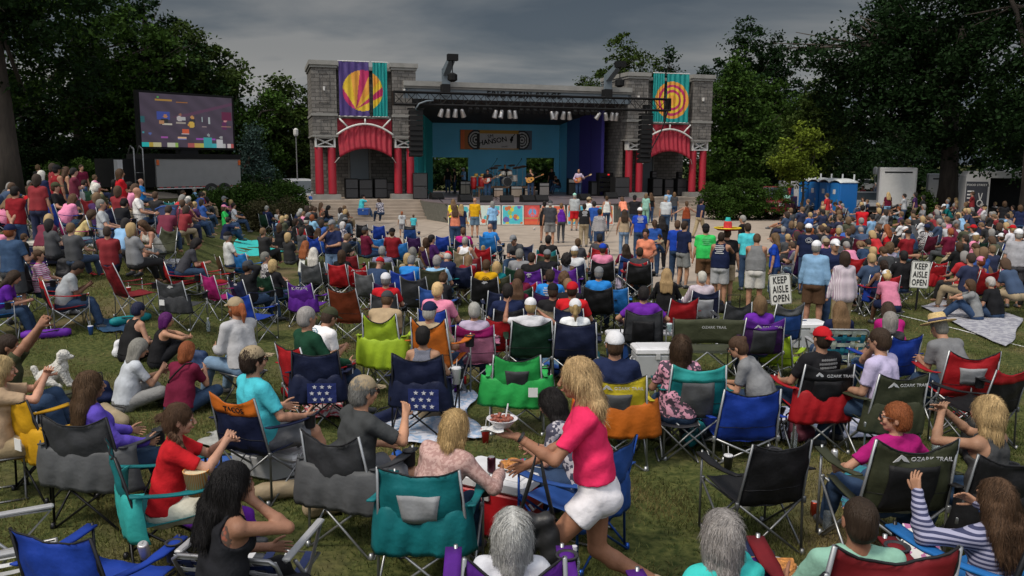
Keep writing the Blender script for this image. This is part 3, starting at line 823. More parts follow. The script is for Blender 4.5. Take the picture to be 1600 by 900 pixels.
def micstand(u, v, lab, boom=0, h=1.45, z=DECK):
 t = SE('microphone_stand', u, v, z, lab, 'microphone stand', 'microphone stands on the stage')
 b = MB(); b.tube([(0, 0, 0), (0, 0, h * .8), (boom, -.15, h)], .014, 5)
 for a in (0.5, 2.6, 4.7): b.tube([(0, 0, .18), (.3 * math.cos(a), .3 * math.sin(a), .01)], .01, 5)
 b.build('stand', M_BLACK, t); b = MB(); b.tube([(boom, -.15, h), (boom, -.22, h + .08)], [.018, .03], 8); b.build('microphone', M_BLACK, t)
for u, v, z, lab in ((up(775, -3), -3, DECK, 'thin black microphone stand in front of the electric guitarist'), (up(835, -.6), -.6, DECK, 'thin black microphone stand in front of the acoustic guitarist'), (up(908, -1), -1, DECK, 'thin black microphone stand in front of the bass player'), (up(768, 2.2), 2.2, DECK, 'tall microphone boom over the left cymbals'), (up(806, 2.8), 2.8, DECK, 'tall microphone boom over the right cymbals'), (up(728, 2.6), 2.6, DECK, 'microphone stand left of the red congas')):
 micstand(u, v, lab, .3 if 'boom' in lab else 0, 2.3 if 'boom' in lab else 1.45)
def amp(u, v, w_, d_, h_, col, lab, z=DECK):
 t = SE('guitar_amplifier', u, v, z, lab, 'amplifier', 'amplifiers on the stage')
 b = MB(); b.rbox(-w_ / 2, w_ / 2, -d_ / 2, d_ / 2, 0, h_, .02); b.build('cabinet', M_BLACK, t)
 b = MB(); b.box(-w_ / 2 + .04, w_ / 2 - .04, -d_ / 2 - .02, -d_ / 2 - .002, .05, h_ * .68); b.build('grille', M_PLASTIC, t, col)
 b = MB(); b.box(-w_ / 2 + .04, w_ / 2 - .04, -d_ / 2 - .02, -d_ / 2 - .002, h_ * .75, h_ * .93); b.build('control_panel', M_PLASTIC, t, (.35, .33, .3))
amp(up(778, 1.2), 1.2, .62, .3, .6, (.30, .22, .16), 'small tan amplifier right of the electric guitarist')
amp(up(806, 1.2), 1.2, .75, .35, .7, (.30, .24, .18), 'wide tan amplifier in front of the drum riser')
amp(up(823, 1.3), 1.3, .4, .3, .55, (.34, .27, .2), 'narrow tan amplifier behind the acoustic guitarist')
amp(up(849, 3.2), 3.2, .7, .35, .85, (.34, .3, .26), 'black and silver amplifier right of the acoustic guitarist')
amp(up(726, 6), 6, .7, .4, .9, (.3, .27, .22), 'black road cased amplifier inside the left back opening')
amp(up(893, 3.8), 3.8, .6, .4, 1.1, (.02, .02, .02), 'dark amplifier stack behind the bass player')
b = None
for i, (u, v, lab) in enumerate(((up(682, -1), -1, 'black floor monitor at the left front of the stage'), (up(727, -4.5), -4.5, 'black floor monitor before the electric guitarist'), (up(760, -5), -5, 'black floor monitor left of the stage centre'), (up(792, -5.2), -5.2, 'black floor monitor at the stage centre'), (up(824, -5), -5, 'black floor monitor before the acoustic guitarist'), (up(846, -5), -5, 'black floor monitor right of the stage centre'), (up(913, -3.8), -3.8, 'black floor monitor before the bass player'), (up(955, -2), -2, 'black floor monitor at the right end of the stage'))):
 t = SE('floor_monitor', u, v, DECK, lab, 'floor monitor', 'black floor monitors', RAD(RNG.uniform(-15, 15)))
 b = MB(); b.prism([(-.28, 0), (.28, 0), (.28, .12), (.05, .38), (-.2, .38)], -.36, .36, 'x', Matrix.Rotation(math.pi, 4, 'Z')); b.build('cabinet', M_BLACK, t)
 b = MB(); b.prism([(-.27, .14), (-.07, .36), (-.08, .37), (-.28, .15)], -.32, .32, 'x', Matrix.Rotation(math.pi, 4, 'Z')); b.build('grille', M_GRILLE, t)
def guitar_obj(kind, col, col2, lab):
 "guitar lying in its own frame: body at origin, neck towards +x"
 t = empty(kind, (0, 0, 0), 0, lab, 'guitar')
 pts = []
 for k in range(28):
  a = 2 * math.pi * k / 28
  r = .19 + .035 * math.cos(2 * a) + (.03 if math.cos(a) < 0 else -.01)
  pts.append((r * math.cos(a) * 1.12, r * math.sin(a) * .92))
 b = MB(); b.prism(pts, -.05 if 'acoustic' in kind else -.022, .05 if 'acoustic' in kind else .022, 'y'); b.build('guitar_body', M_PLASTIC, t, col)
 b = MB()
 fr = -.053 if 'acoustic' in kind else -.027
 if 'acoustic' in kind: b.lathe([(.05, 0), (.05, .004)], 16, Matrix.Translation((.06, fr + .0, 0)) @ Matrix.Rotation(math.pi / 2, 4, 'X'))
 else: b.prism([(-.1, -.11), (.12, -.08), (.15, .09), (.0, .11)], fr - .002, fr + .002, 'y')
 b.build('guard_plate', M_PLASTIC, t, col2)
 b = MB(); b.box(.17, .72, -.045, -.015, -.025, .025); b.build('neck', M_WOOD, t)
 b = MB(); b.box(.72, .88, -.04, -.018, -.03, .05); b.build('headstock', M_PLASTIC, t, (.55, .4, .2) if 'acoustic' not in kind else (.3, .12, .03))
 b = MB(); b.tube([(-.16, .03, .02), (-.1, .2, .35), (.2, .22, .5), (.5, .05, .2)], .012, 5); b.build('strap', M_BLACK, t)
 return t
t = SE('equipment_rack', up(944, 1.8), 1.8, DECK, 'tall black equipment rack with cables and a red light at stage right', 'rack')
b = MB(); b.box(-.5, .5, -.3, .3, 0, .05); 
for x in (-.48, .44): b.box(x, x + .04, -.28, .28, .05, 1.5)
for z in (.3, .62, .94, 1.26): b.box(-.435, .435, -.27, .27, z, z + .22)
b.build('rack_frame', M_BLACK, t)
b = MB(); b.box(.1, .22, -.3, -.272, 1.34, 1.42); b.build('pilot_lamp', mat('red_indicator', base=(.8, .02, .02), emit=1.0, var=0), t)
b = MB()
for k in range(6): b.tube([(-.4 + k * .14, -.3, 1.3), (-.35 + k * .15, -.42, .8), (-.42 + k * .17, -.33, .25)], .012, 5)
b.build('patch_cable', M_BLACK, t)
t = SE('equipment_rack', up(928, 2.2), 2.2, DECK, 'short black equipment rack beside the taller rack at stage right', 'rack')
b = MB(); b.rbox(-.3, .3, -.3, .3, 0, .95, .02); b.build('rack_frame', M_BLACK, t); b = MB(); b.box(-.26, .26, -.32, -.302, .1, .85); b.build('rack_front', M_GRILLE, t)
# ================================================================ big screen truck on the left
def led():
 A = aty(222, 229, 43.0); B = aty(365, 229, 47.0); T0 = aty(222, 144, 43.0)
 h = T0.z - A.z; d = B - A; d.z = 0; w_ = d.length
 t = empty('video_screen', (A + B) / 2, math.atan2(d.y, d.x), 'big video wall showing the band, raised above the screen trailer', 'video screen')
 zc = A.z - t.location.z
 im = np.zeros((60, 96, 3)); im[:] = (.075, .055, .085)
 q = random.Random(5)
 for j in range(60):
  for i in range(96):
   u, v = i / 96, j / 60
   im[j, i] *= 1 + .3 * math.sin(u * 30 + v * 20) * .4
   if v > .55 and abs((v - .55) - (u - .35) * .5) < .03: im[j, i] = (.12, .05, .10)
 def rect(x0, x1, y0, y1, c): im[int(y0 * 60):max(int(y0 * 60) + 1, int(y1 * 60)), int(x0 * 96):max(int(x0 * 96) + 1, int(x1 * 96))] = c
 def disc(x, y, r, c):
  for j in range(60):
   for i in range(96):
    if (i / 96 * 1.6 - x * 1.6) ** 2 + (j / 60 - y) ** 2 < r * r: im[j, i] = c
 for x, c in ((.05, (.5, .35, .05)), (.0, (.02, .5, .5)), (.12, (.6, .55, .3)), (.3, (.3, .5, .1)), (.27, (.6, .6, .5)), (.48, (.45, .1, .1)), (.56, (.6, .4, .1)), (.62, (.5, .5, .1)), (.75, (.05, .45, .5)), (.83, (.5, .5, .5)), (.93, (.7, .6, .6)), (.97, (.5, .1, .1))):
  rect(x, x + .08, 0, .085, c)
 rect(.38, .47, .17, .20, (.8, .5, .3)); rect(.38, .47, .155, .17, (.2, .25, .6)); rect(.2, .28, .18, .2, (.4, .1, .4)); rect(.58, .8, .16, .19, (.35, .08, .45))
 rect(.43, .5, .28, .36, (.7, .12, .05)); rect(.42, .51, .255, .28, (.6, .5, .5))
 rect(.17, .31, .52, .68, (.05, .08, .35)); disc(.25, .57, .035, (.5, .22, .1)); rect(.21, .29, .42, .54, (.03, .03, .03)); rect(.22, .33, .42, .45, (.6, .55, .45)); rect(.19, .24, .44, .5, (.5, .25, .12))
 disc(.4, .54, .05, (.55, .5, .5)); disc(.44, .54, .04, (.5, .5, .5)); rect(.37, .47, .46, .49, (.4, .35, .3)); disc(.41, .62, .025, (.35, .15, .1))
 disc(.54, .57, .035, (.6, .3, .1)); rect(.52, .58, .42, .55, (.03, .03, .04)); disc(.525, .43, .06, (.7, .45, .08)); rect(.5, .52, .4, .45, (.6, .2, .05))
 rect(.65, .66, .5, .6, (.4, .5, .5)); rect(.72, .74, .47, .6, (.45, .5, .5)); rect(.65, .7, .4, .42, (.4, .3, .3))
 disc(.91, .53, .03, (.7, .3, .3)); rect(.88, .93, .38, .52, (.12, .02, .1)); rect(.87, .98, .42, .44, (.4, .2, .15)); rect(.88, .99, .55, .72, (.14, .015, .06))
 rect(.0, .05, .46, .58, (.02, .12, .14)); rect(.02, .04, .25, .29, (.05, .3, .35)); disc(.08, .24, .025, (.1, .15, .4)); rect(.16, .34, .88, .9, (.45, .25, .05)); disc(.18, .92, .02, (.1, .35, .1)); rect(.38, .5, .86, .88, (.4, .15, .03))
 disc(.71, .24, .03, (.3, .35, .35)); rect(.66, .75, 0, .2, (.05, .4, .42)); disc(.85, .2, .03, (.4, .4, .4)); rect(.81, .88, 0, .17, (.6, .6, .62))
 b = MB()
 for j in range(60):
  for i in range(96):
   x0, x1 = -w_ / 2 + w_ * i / 96, -w_ / 2 + w_ * (i + 1) / 96; z0, z1 = zc + h * j / 60, zc + h * (j + 1) / 60
   b.add([(x0, 0, z0), (x1, 0, z0), (x1, 0, z1), (x0, 0, z1)], [(0, 1, 2, 3)], tuple(im[j, i]))
 b.build('screen_picture', mat('screen_glow', attr='Col', emit=.5, var=.1, nscale=30), t)
 b = MB(); b.box(-w_ / 2 - .12, w_ / 2 + .12, .02, .35, zc - .12, zc + h + .12); b.build('screen_cabinet', M_BLACK, t)
 b = MB(); b.box(-.5, .5, .05, .6, -A.z + 1.0, zc - .122); b.build('screen_mast', M_BLACK, t)
 return A, B
A_, B_ = led()
M_WHITEV = mat('white_panel_paint', base=(.42, .42, .43), rough=.45, var=.06, nscale=2)
M_GREYV = mat('grey_trailer_panel', base=(.20, .20, .20), rough=.5, var=.06, nscale=2)
M_GLASSD = mat('dark_window_glass', base=(.03, .04, .05), rough=.08, var=.05)
M_TYRE = mat('tyre_rubber', base=(.02, .02, .02), rough=.9)
M_RIM = mat('wheel_rim', base=(.35, .35, .36), rough=.35, metal=.8)
def wheel(parent, x, y, r=.38, wd=.24, side=1):
 T = Matrix.Translation((x, y, r)) @ Matrix.Rotation(math.pi / 2, 4, 'X')
 b = MB(); b.lathe([(r * .62, -wd / 2), (r * .95, -wd / 2), (r, -wd / 2 + .03), (r, wd / 2 - .03), (r * .95, wd / 2), (r * .62, wd / 2)], 20, T); w_ = b.build('wheel', M_TYRE, parent)
 b = MB(); b.lathe([(r * .2, -wd / 2 - .005), (r * .55, -wd / 2 + .02), (r * .61, -wd / 2 - .01), (r * .61, wd / 2 + .01), (r * .2, wd / 2 + .005)], 12, T); b.build('rim', M_RIM, w_)
def trailer():
 A = aty(247, 311, 40.5); B = aty(376, 275, 44.5)
 d = B - A; ang = math.atan2(d.y, d.x); L = math.hypot(d.x, d.y)
 z0 = gz(A.x, A.y)
 t = empty('screen_trailer', (A.x, A.y, z0), ang, 'grey box trailer with black roof edge below the video screen', 'trailer')
 top = aty(247, 240, 40.5).z - z0
 b = MB(); b.box(0, L, 0, 2.4, .75, top - .25); b.build('box_body', M_GREYV, t)
 b = MB(); b.box(-.03, L + .03, -.04, 2.44, top - .249, top); b.build('roof_edge', M_BLACK, t)
 b = MB(); b.box(-1.7, -.002, .1, 2.4, .75, top - .25); b.build('dark_front_bay', M_BLACK, t)
 b = MB(); b.box(-1.95, -1.702, .0, .3, .6, top - .3); b.build('end_panel', M_WHITEV, t)
 b = MB()
 for k in range(12): b.box(.1 + k * L / 12, .1 + (k + .5) * L / 12, -.02, -.002, .70, .748)
 b.build('red_reflector_strip', mat('red_reflector', base=(.35, .02, .02), var=.05), t)
 b = MB(); b.box(0, L, -.018, -.001, .64, .698); b.build('white_skirt', M_WHITEV, t)
 b = MB(); b.box(.02, .14, -.05, -.002, top - .55, top - .3); b.box(L - .14, L - .02, -.05, -.002, top - .55, top - .3); b.build('orange_marker_lamp', M_PLASTIC, t, (.5, .1, .02))
 wheel(t, L * .78, .05, .45); wheel(t, L * .62, .05, .45)
 b = MB(); b.tube([(-1.2, -.15, .2), (-1.2, -.15, top + .2), (-1.2, .1, top + .35), (-1.2, .3, top)], .035, 6); b.tube([(-.75, -.15, .2), (-.75, -.15, top + .2), (-.75, .1, top + .35), (-.75, .3, top)], .035, 6)
 for k in range(4): b.tube([(-1.2, -.15, .4 + k * .35), (-.75, -.15, .4 + k * .35)], .012, 6)
 b.build('ladder', M_METAL, t, (.25, .25, .25), smooth=True)
 return t
trailer()
def car(label, loc, ang, col, kind='car', name='parked_car'):
 t = empty(name, loc, ang, label, 'pickup' if kind == 'pickup' else ('van' if kind == 'van' else 'car'), 'vehicles parked behind the park')
 if kind == 'van': prof = [(-2.5, .35), (2.5, .35), (2.55, .9), (2.2, 1.15), (1.6, 1.95), (-2.45, 2.0)]
 elif kind == 'pickup': prof = [(-2.7, .45), (2.7, .45), (2.72, 1.0), (2.6, 1.12), (1.3, 1.2), (.75, 1.82), (-.5, 1.85), (-.75, 1.2), (-2.7, 1.2)]
 else: prof = [(-2.2, .3), (2.25, .3), (2.3, .7), (2.1, .85), (1.0, .98), (.4, 1.42), (-1.0, 1.45), (-1.8, 1.02), (-2.2, .9)]
 b = MB(); b.prism(prof, -.88, .88, 'y'); o = b.build('body', M_PAINT, t, col)
 md = o.modifiers.new('bev', 'BEVEL'); md.width = .06; md.segments = 2; md.limit_method = 'ANGLE'
 b = MB()
 if kind == 'van': win = [(.9, 1.15), (2.1, 1.18), (1.55, 1.8), (.9, 1.82)]; 
 elif kind == 'pickup': win = [(-.45, 1.25), (1.15, 1.25), (.68, 1.74), (-.4, 1.76)]
 else: win = [(-1.6, 1.02), (.85, 1.02), (.35, 1.36), (-.95, 1.39)]
 b.prism(win, -.89, .89, 'y'); 
 b.build('window', M_GLASSD, t)
 b = MB()
 if kind == 'van': b.add([(2.215, -.75, 1.16), (2.215, .75, 1.16), (1.64, .7, 1.92), (1.64, -.7, 1.92)], [(0, 1, 2, 3)])
 elif kind == 'pickup': b.add([(1.29, -.75, 1.225), (1.29, .75, 1.225), (.79, .68, 1.80), (.79, -.68, 1.80)], [(0, 1, 2, 3)])
 else: b.add([(1.0, -.75, 1.0), (1.0, .75, 1.0), (.45, .68, 1.41), (.45, -.68, 1.41)], [(0, 1, 2, 3)])
 o = b.build('windscreen', M_GLASSD, t); md = o.modifiers.new('s', 'SOLIDIFY'); md.thickness = .012; md.offset = 1
 x_ = prof[2][0]
 for s_ in (-1, 1):
  b = MB(); b.box(x_ - .06, x_ + .012, s_ * .62 - .14, s_ * .62 + .14, prof[2][1] - .18, prof[2][1] - .02); b.build('headlight', M_PLASTIC, t, (.6, .6, .6))
 b = MB(); b.box(x_ - .05, x_ + .01, -.42, .42, prof[2][1] - .25, prof[2][1] - .05); b.build('radiator_grille', M_BLACK, t)
 r_ = .38 if kind != 'car' else .33
 for x in (-1.4, 1.45):
  for s_ in (-1, 1): wheel(t, x, s_ * .78, r_)
 return t
WH = (.42, .43, .45)
P_ = at
car('white van parked left of the red columns', Vector((-14.2, 56, 0)), RAD(-65), WH, 'van')
car('white pickup parked at the left of the trees behind the stage', Vector((-11.8, 59, 0)), RAD(-70), WH, 'pickup')
car('dark red pickup parked at the end of the hedge', Vector((aty(1215, 290, 50).x, 50, 0)), RAD(-115), (.20, .01, .015), 'pickup')
car('silver car parked behind the small light green tree', Vector((aty(1180, 280, 60).x, 60, 0)), RAD(-100), (.3, .31, .33), 'car')
car('white van parked just left of the blue portable toilets', Vector((aty(1262, 290, 57).x, 57, 0)), RAD(-80), WH, 'van')
car('grey car parked between the portable toilets and the white box truck', Vector((aty(1351, 290, 53).x, 53, 0)), RAD(-105), (.22, .23, .25), 'car')
car('white car parked far off under the right hand trees', Vector((aty(1345, 255, 95).x, 95, 0)), RAD(180), WH, 'car')
car('white pickup parked on the far bank behind the right hand tree', Vector((aty(1475, 240, 90).x, 90, .8)), RAD(10), WH, 'pickup')
car('white car standing behind the food trailer', Vector((aty(1552, 296, 50).x, 50, 0)), RAD(-60), WH, 'car')
def toilet(loc, ang, label):
 t = empty('portable_toilet', loc, ang, label, 'portable toilet', 'row of blue portable toilets')
 BL = (.01, .13, .42)
 b = MB(); b.rbox(-.55, .55, -.55, .55, .05, 2.1, .03); b.build('cabin', M_PLASTIC, t, BL)
 b = MB(); b.rbox(-.47, .47, -.59, -.552, .15, 2.05, .015); d = b.build('door', M_PLASTIC, t, (.015, .17, .5))
 b = MB(); b.box(.32, .40, -.62, -.592, 1.0, 1.15); b.build('latch', M_METAL, d, (.4, .4, .4))
 b = MB(); b.box(-.14, .14, -.605, -.592, 1.45, 1.72); b.build('notice_plate', M_PLASTIC, d, (.6, .6, .62))
 b = MB(); b.sheet(lambda u, v: (-.58 + 1.16 * u, -.6 + 1.2 * v, 2.11 + .24 * math.sin(math.pi * u) ** .7 * math.sin(math.pi * min(1, .1 + v * .8)) ** .5), 12, 6, .03); b.build('roof', M_PLASTIC, t, (.55, .58, .6), smooth=True)
 b = MB(); b.tube([(.35, .4, 2.1), (.35, .4, 2.6)], .05, 8); b.build('vent_pipe', M_PLASTIC, t, (.55, .58, .6))
p0 = aty(1318, 305, 49)
for k, lab in enumerate(('nearest blue portable toilet with its side wall to the camera', 'second nearest blue portable toilet of the row', 'third blue portable toilet, second from the back', 'farthest blue portable toilet, by the small tree')):
 toilet(Vector((p0.x - k * .22, 49 + k * 1.16, 0)), RAD(-82), lab)
def boxtruck(loc, ang, w_, L, h, label, two=False):
 t = empty('white_box_trailer', loc, ang, label, 'trailer', 'white trailers at the right')
 b = MB(); b.rbox(-w_ / 2, w_ / 2, 0, L, .75, h, .04); b.build('box_body', M_WHITEV, t)
 b = MB(); b.box(-w_ / 2 + .1, -.01 if two else w_ / 2 - .1, -.03, -.002, .85, h - .18)
 if two: b.box(.01, w_ / 2 - .1, -.03, -.002, .85, h - .18)
 b.build('rear_door', mat('white_door_paint', base=(.48, .48, .48), rough=.5, var=.05), t)
 b = MB(); b.box(-w_ / 2 + .25, w_ / 2 - .25, -.045, -.032, h - .30, h - .22); b.build('door_rail', M_BLACK, t)
 b = MB(); b.box(-w_ / 2, w_ / 2, -.1, .3, .5, .72); b.build('bumper', M_BLACK, t)
 for s_ in (-1, 1):
  b = MB(); b.box(s_ * (w_ / 2 - .1) - .05, s_ * (w_ / 2 - .1) + .05, -.12, -.102, .55, .68); b.build('tail_lamp', M_PLASTIC, t, (.4, .02, .02))
 T = Matrix.Rotation(math.pi / 2, 4, 'Z')
 for s_ in (-1, 1):
  b = MB(); b.lathe([(.42, -.12), (.42, .12)], 18, Matrix.Translation((s_ * (w_ / 2 - .2), L * .7, .42)) @ Matrix.Rotation(math.pi / 2, 4, 'Y')); b.build('wheel', M_TYRE, t)
q = aty(1402, 300, 48); boxtruck(Vector((q.x, 48, 0)), RAD(-22), 1.95, 5.5, 3.0, 'white box truck seen from behind right of the portable toilets')
q = aty(1476, 300, 50); boxtruck(Vector((q.x, 50, 0)), RAD(-25), 1.85, 4.5, 2.6, 'low white trailer with two doors right of the box truck', True)
def foodtrailer():
 q = aty(1508, 300, 45); t = empty('food_trailer', Vector((q.x, 45, 0)), RAD(-20), 'white food trailer with dark menu end and open serving hatch', 'food trailer')
 b = MB(); b.prism([(-.0, .5), (1.15, .5), (1.15, 2.85), (.15, 2.85), (0, 2.6)], 0, 2.2, 'y'); b.build('body', M_WHITEV, t)
 b = MB(); b.box(.03, 1.05, -.03, -.002, .6, 2.3); b.build('menu_board', mat('menu_board_slate', base=(.025, .028, .04), rough=.6), t)
 b = MB(); b.box(1.16, 5.5, -.1, 2.2, 2.5, 2.85); b.build('roof_beam', M_WHITEV, t)
 b = MB(); b.box(1.16, 5.5, 2.0, 2.2, .5, 2.498); b.box(1.16, 5.5, 0, 2.0, .5, .9); b.build('rear_wall', M_BLACK, t)
 b = MB(); b.box(4.2, 4.6, -.1, .1, .5, 2.498); b.build('pillar', M_WHITEV, t)
 tx = mat('white_lettering', base=(.6, .6, .6), rough=.6)
 text_obj('FOOD STREET', .15, tx, t, (.54, -.034, 2.12))
 b = MB()
 for k in range(3): b.box(.1, .42, -.036, -.032, 1.75 - k * .18, 1.82 - k * .18)
 b.build('menu_line', tx, t)
 b = MB(); b.tube([(.72 + .13 * math.cos(a), -.04, 1.15 + .16 * math.sin(a)) for a in [k * math.pi / 8 for k in range(16)]], .025, 6, closed=True)
 b.tube([(.72, -.04, 1.3), (.64, -.04, 1.7)], .022, 6); b.tube([(.74, -.04, 1.3), (.82, -.04, 1.7)], .022, 6); b.build('menu_emblem', tx, t)
 q2 = aty(1590, 280, 52); 
 t2 = empty('camper_trailer', Vector((q2.x + 1.2, 52, 0)), 0, 'white rounded camper roof showing above the food trailer', 'camper')
 b = MB(); b.prism([(-2.2, .6), (2.5, .6), (2.5, 3.2), (-1.4, 3.2), (-2.1, 2.9)], 0, 2.2, 'y'); b.build('body', M_WHITEV, t2)
 b = MB(); b.box(-.3, .8, -.02, -.002, 2.75, 3.0); b.build('window', M_GLASSD, t2)
foodtrailer()
def bust():
 p = at(424, 328); t = empty('bust_statue', Vector((p.x * .93, p.y * .93, gz(p.x * .93, p.y * .93))), 0, 'dark bronze bust on a stone pedestal among the left shrubs', 'statue')
 MBZ = mat('dark_bronze', base=(.02, .02, .022), rough=.4, metal=.6)
 b = MB(); b.rbox(-.28, .28, -.25, .25, 0, 1.2, .03); b.build('pedestal', M_STONE, t)
 b = MB(); b.box(-.14, .14, -.262, -.252, .6, .95); b.build('plaque', mat('copper_plaque', base=(.12, .07, .05), rough=.5, metal=.5), t)
 b = MB(); b.lathe([(.12, 1.2), (.26, 1.3), (.29, 1.45), (.20, 1.6), (.08, 1.66), (.075, 1.72), (.11, 1.78), (.125, 1.88), (.10, 1.98), (.03, 2.03)], 16, Matrix.Scale(.8, 4, (0, 1, 0))); b.build('bust', MBZ, t, smooth=True)
bust()
def pole(px, py0, py1, Y, label, r=.05):
 A = aty(px, py1, Y); z0 = gz(A.x, Y)
 t = empty('light_pole', Vector((A.x, Y, z0)), 0, label, 'light pole')
 h = aty(px, py0, Y).z - z0
 b = MB(); b.tube([(0, 0, 0), (0, 0, h)], [r, r * .7], 8); b.build('pole', M_METAL, t, (.4, .4, .4))
 b = MB(); b.lathe([(.12, h - .1), (.16, h), (.16, h + .3), (.05, h + .4)], 10); b.build('lamp_head', M_WHITEP, t)
pole(465, 210, 290, 55, 'thin grey light pole left of the red columns')
pole(1365, 270, 310, 56, 'short sign post between parked cars right of the toilets', .03)
M_SIGNW = mat('sign_white', base=(.62, .62, .58), rough=.4, var=.04); M_SIGNF = mat('sign_black_print', base=(.012, .012, .012), rough=.5)
def aisle_sign(px, pytop, pybot, wpx, lines, label, tilt=0, yaw=0, hgt=.55, wid=.42, topz=1.45):
 p = at(px, pytop, topz); 
 t = empty('aisle_sign', (p.x, p.y, p.z), yaw, label, 'sign', 'white aisle signs on posts')
 t.rotation_euler = (0, RAD(tilt), yaw)
 b = MB(); b.rbox(-wid / 2, wid / 2, -.006, .006, topz - hgt, topz, .0055); 
 n = 6; poly = []
 for (cx, cz, a0) in ((wid / 2 - .04, topz - .04, 0), (-wid / 2 + .04, topz - .04, 90), (-wid / 2 + .04, topz - hgt + .04, 180), (wid / 2 - .04, topz - hgt + .04, 270)):
  for k in range(n + 1): a = RAD(a0 + 90 * k / n); poly.append((cx + .04 * math.cos(a), cz + .04 * math.sin(a)))
 b = MB(); b.prism(poly, -.006, .006, 'y'); pl = b.build('sign_plate', M_SIGNW, t)
 m = [(x * .955, (z - topz + hgt / 2) * .965 + topz - hgt / 2) for x, z in poly]
 b = MB(); b.tube([(x, -.008, z) for x, z in m], .004, 5, closed=True); b.build('border_line', M_SIGNF, pl)
 for k, s_ in enumerate(lines):
  me = text_mesh(s_, .19, .003, 'CENTER', 1.1, .004); me.materials.append(M_SIGNF)
  o = link('lettering', me, pl); o.location = (0, -.010, topz - .12 - k * .18); o.rotation_euler = (math.pi / 2, 0, 0); o.scale = (.60, 1, 1)
 b = MB(); b.box(-.02, .02, .008, .035, -.1, topz - .02); b.build('post', M_BLACK, t)
aisle_sign(1437, 408, 455, 30, ('KEEP', 'AISLE', 'OPEN'), 'white sign on a black post reading KEEP AISLE OPEN in full', 2, RAD(-10), .60, .39, 1.12)
aisle_sign(1229, 428, 467, 38, ('KEEP', 'AISLE', 'OPEN'), 'white KEEP AISLE sign with its last line hidden behind a chair', -7, RAD(-8), .60, .40, 1.12)
for px, pt, lab in ((1180, 285, 'thin dark post standing in the crowd left of the aisle'),):
 pass
# ================================================================ TREES AND SHRUBS
def leafmat(name, c, var=.5, transl=.25):
 m = mat(name, base=c, rough=.6, var=.35, nscale=.35, island=var, transl=transl, spec=.06)
 return m
M_BARK = mat('bark', base=(.045, .035, .028), rough=.95, var=.35, nscale=6, bump=.6, bscale=14, stretch=(1, 1, .25))
def crown_mesh(name, m, lobes, nleaf, size, seed, shell=.55, twig=1.0, droop=.2, clump=.55):
 """leaf faces gathered in clumps through the volume of several lobes; lobes: (x,y,z,rx,ry,rz)"""
 g = np.random.default_rng(seed)
 vol = np.array([l[3] * l[4] * l[5] for l in lobes]) ** .8; vol /= vol.sum()
 nc = max(30, int(nleaf / 42))
 ci = g.choice(len(lobes), nc, p=vol)
 L = np.array(lobes)[ci]
 d = g.normal(size=(nc, 3)); d /= np.linalg.norm(d, axis=1)[:, None]
 r = (shell + (1 - shell) * g.random(nc) ** .5)
 r = np.where(g.random(nc) < .12, r * g.uniform(1.0, 1.22, nc), r)
 cc = L[:, :3] + d * L[:, 3:6] * r[:, None]
 csz = clump * g.uniform(.5, 1.4, nc)
 k = g.integers(0, nc, nleaf)
 off = g.normal(size=(nleaf, 3)) * (csz[k] * .5)[:, None] * np.array([1, 1, .6])
 p = cc[k] + off
 p[:, 2] -= droop * np.linalg.norm(off[:, :2], axis=1)
 s = size * g.uniform(.55, 1.35, nleaf)
 a = g.normal(size=(nleaf, 3)); a /= np.linalg.norm(a, axis=1)[:, None]
 nn = g.normal(size=(nleaf, 3)) * .7 + np.array([0, 0, .8]); nn /= np.linalg.norm(nn, axis=1)[:, None]
 a = np.cross(nn, a); a /= (np.linalg.norm(a, axis=1)[:, None] + 1e-9)
 b = np.cross(nn, a)
 V = np.empty((nleaf, 4, 3))
 V[:, 0] = p - a * s[:, None] * .5
 V[:, 1] = p - b * s[:, None] * .32
 V[:, 2] = p + a * s[:, None] * .5
 V[:, 3] = p + b * s[:, None] * .32
 me = bpy.data.meshes.new(name)
 me.vertices.add(nleaf * 4); me.vertices.foreach_set('co', V.ravel())
 me.loops.add(nleaf * 4); me.loops.foreach_set('vertex_index', np.arange(nleaf * 4))
 me.polygons.add(nleaf); me.polygons.foreach_set('loop_start', np.arange(0, nleaf * 4, 4)); me.polygons.foreach_set('loop_total', np.full(nleaf, 4))
 me.update(calc_edges=True); me.materials.append(m)
 return me, cc
def trunk_mesh(name, h, r, cc, seed, nb=14, lean=(0, 0)):
 q = random.Random(seed); b = MB()
 pts = [Vector((lean[0] * t * t * h + .12 * math.sin(t * 5 + seed), lean[1] * t * t * h, h * t)) for t in [i / 6 for i in range(7)]]
 b.tube(pts, [r * (1.25 if i == 0 else 1 - .11 * i) for i in range(7)], 9)
 pick = [Vector(c) for c in (cc[q.randrange(len(cc))] for _ in range(nb))]
 for c in pick:
  s_ = pts[q.randrange(3, 7)]
  mid = s_.lerp(c, .5) + Vector((q.uniform(-.4, .4), q.uniform(-.4, .4), q.uniform(0, .6)))
  b.tube([s_, mid, c], [r * .38, r * .22, r * .05], 6)
  for _ in range(2):
   c2 = c + Vector((q.uniform(-1, 1), q.uniform(-1, 1), q.uniform(-.3, .9)))
   b.tube([mid, c2], [r * .12, r * .03], 4)
 return b.mesh(name, M_BARK, True)
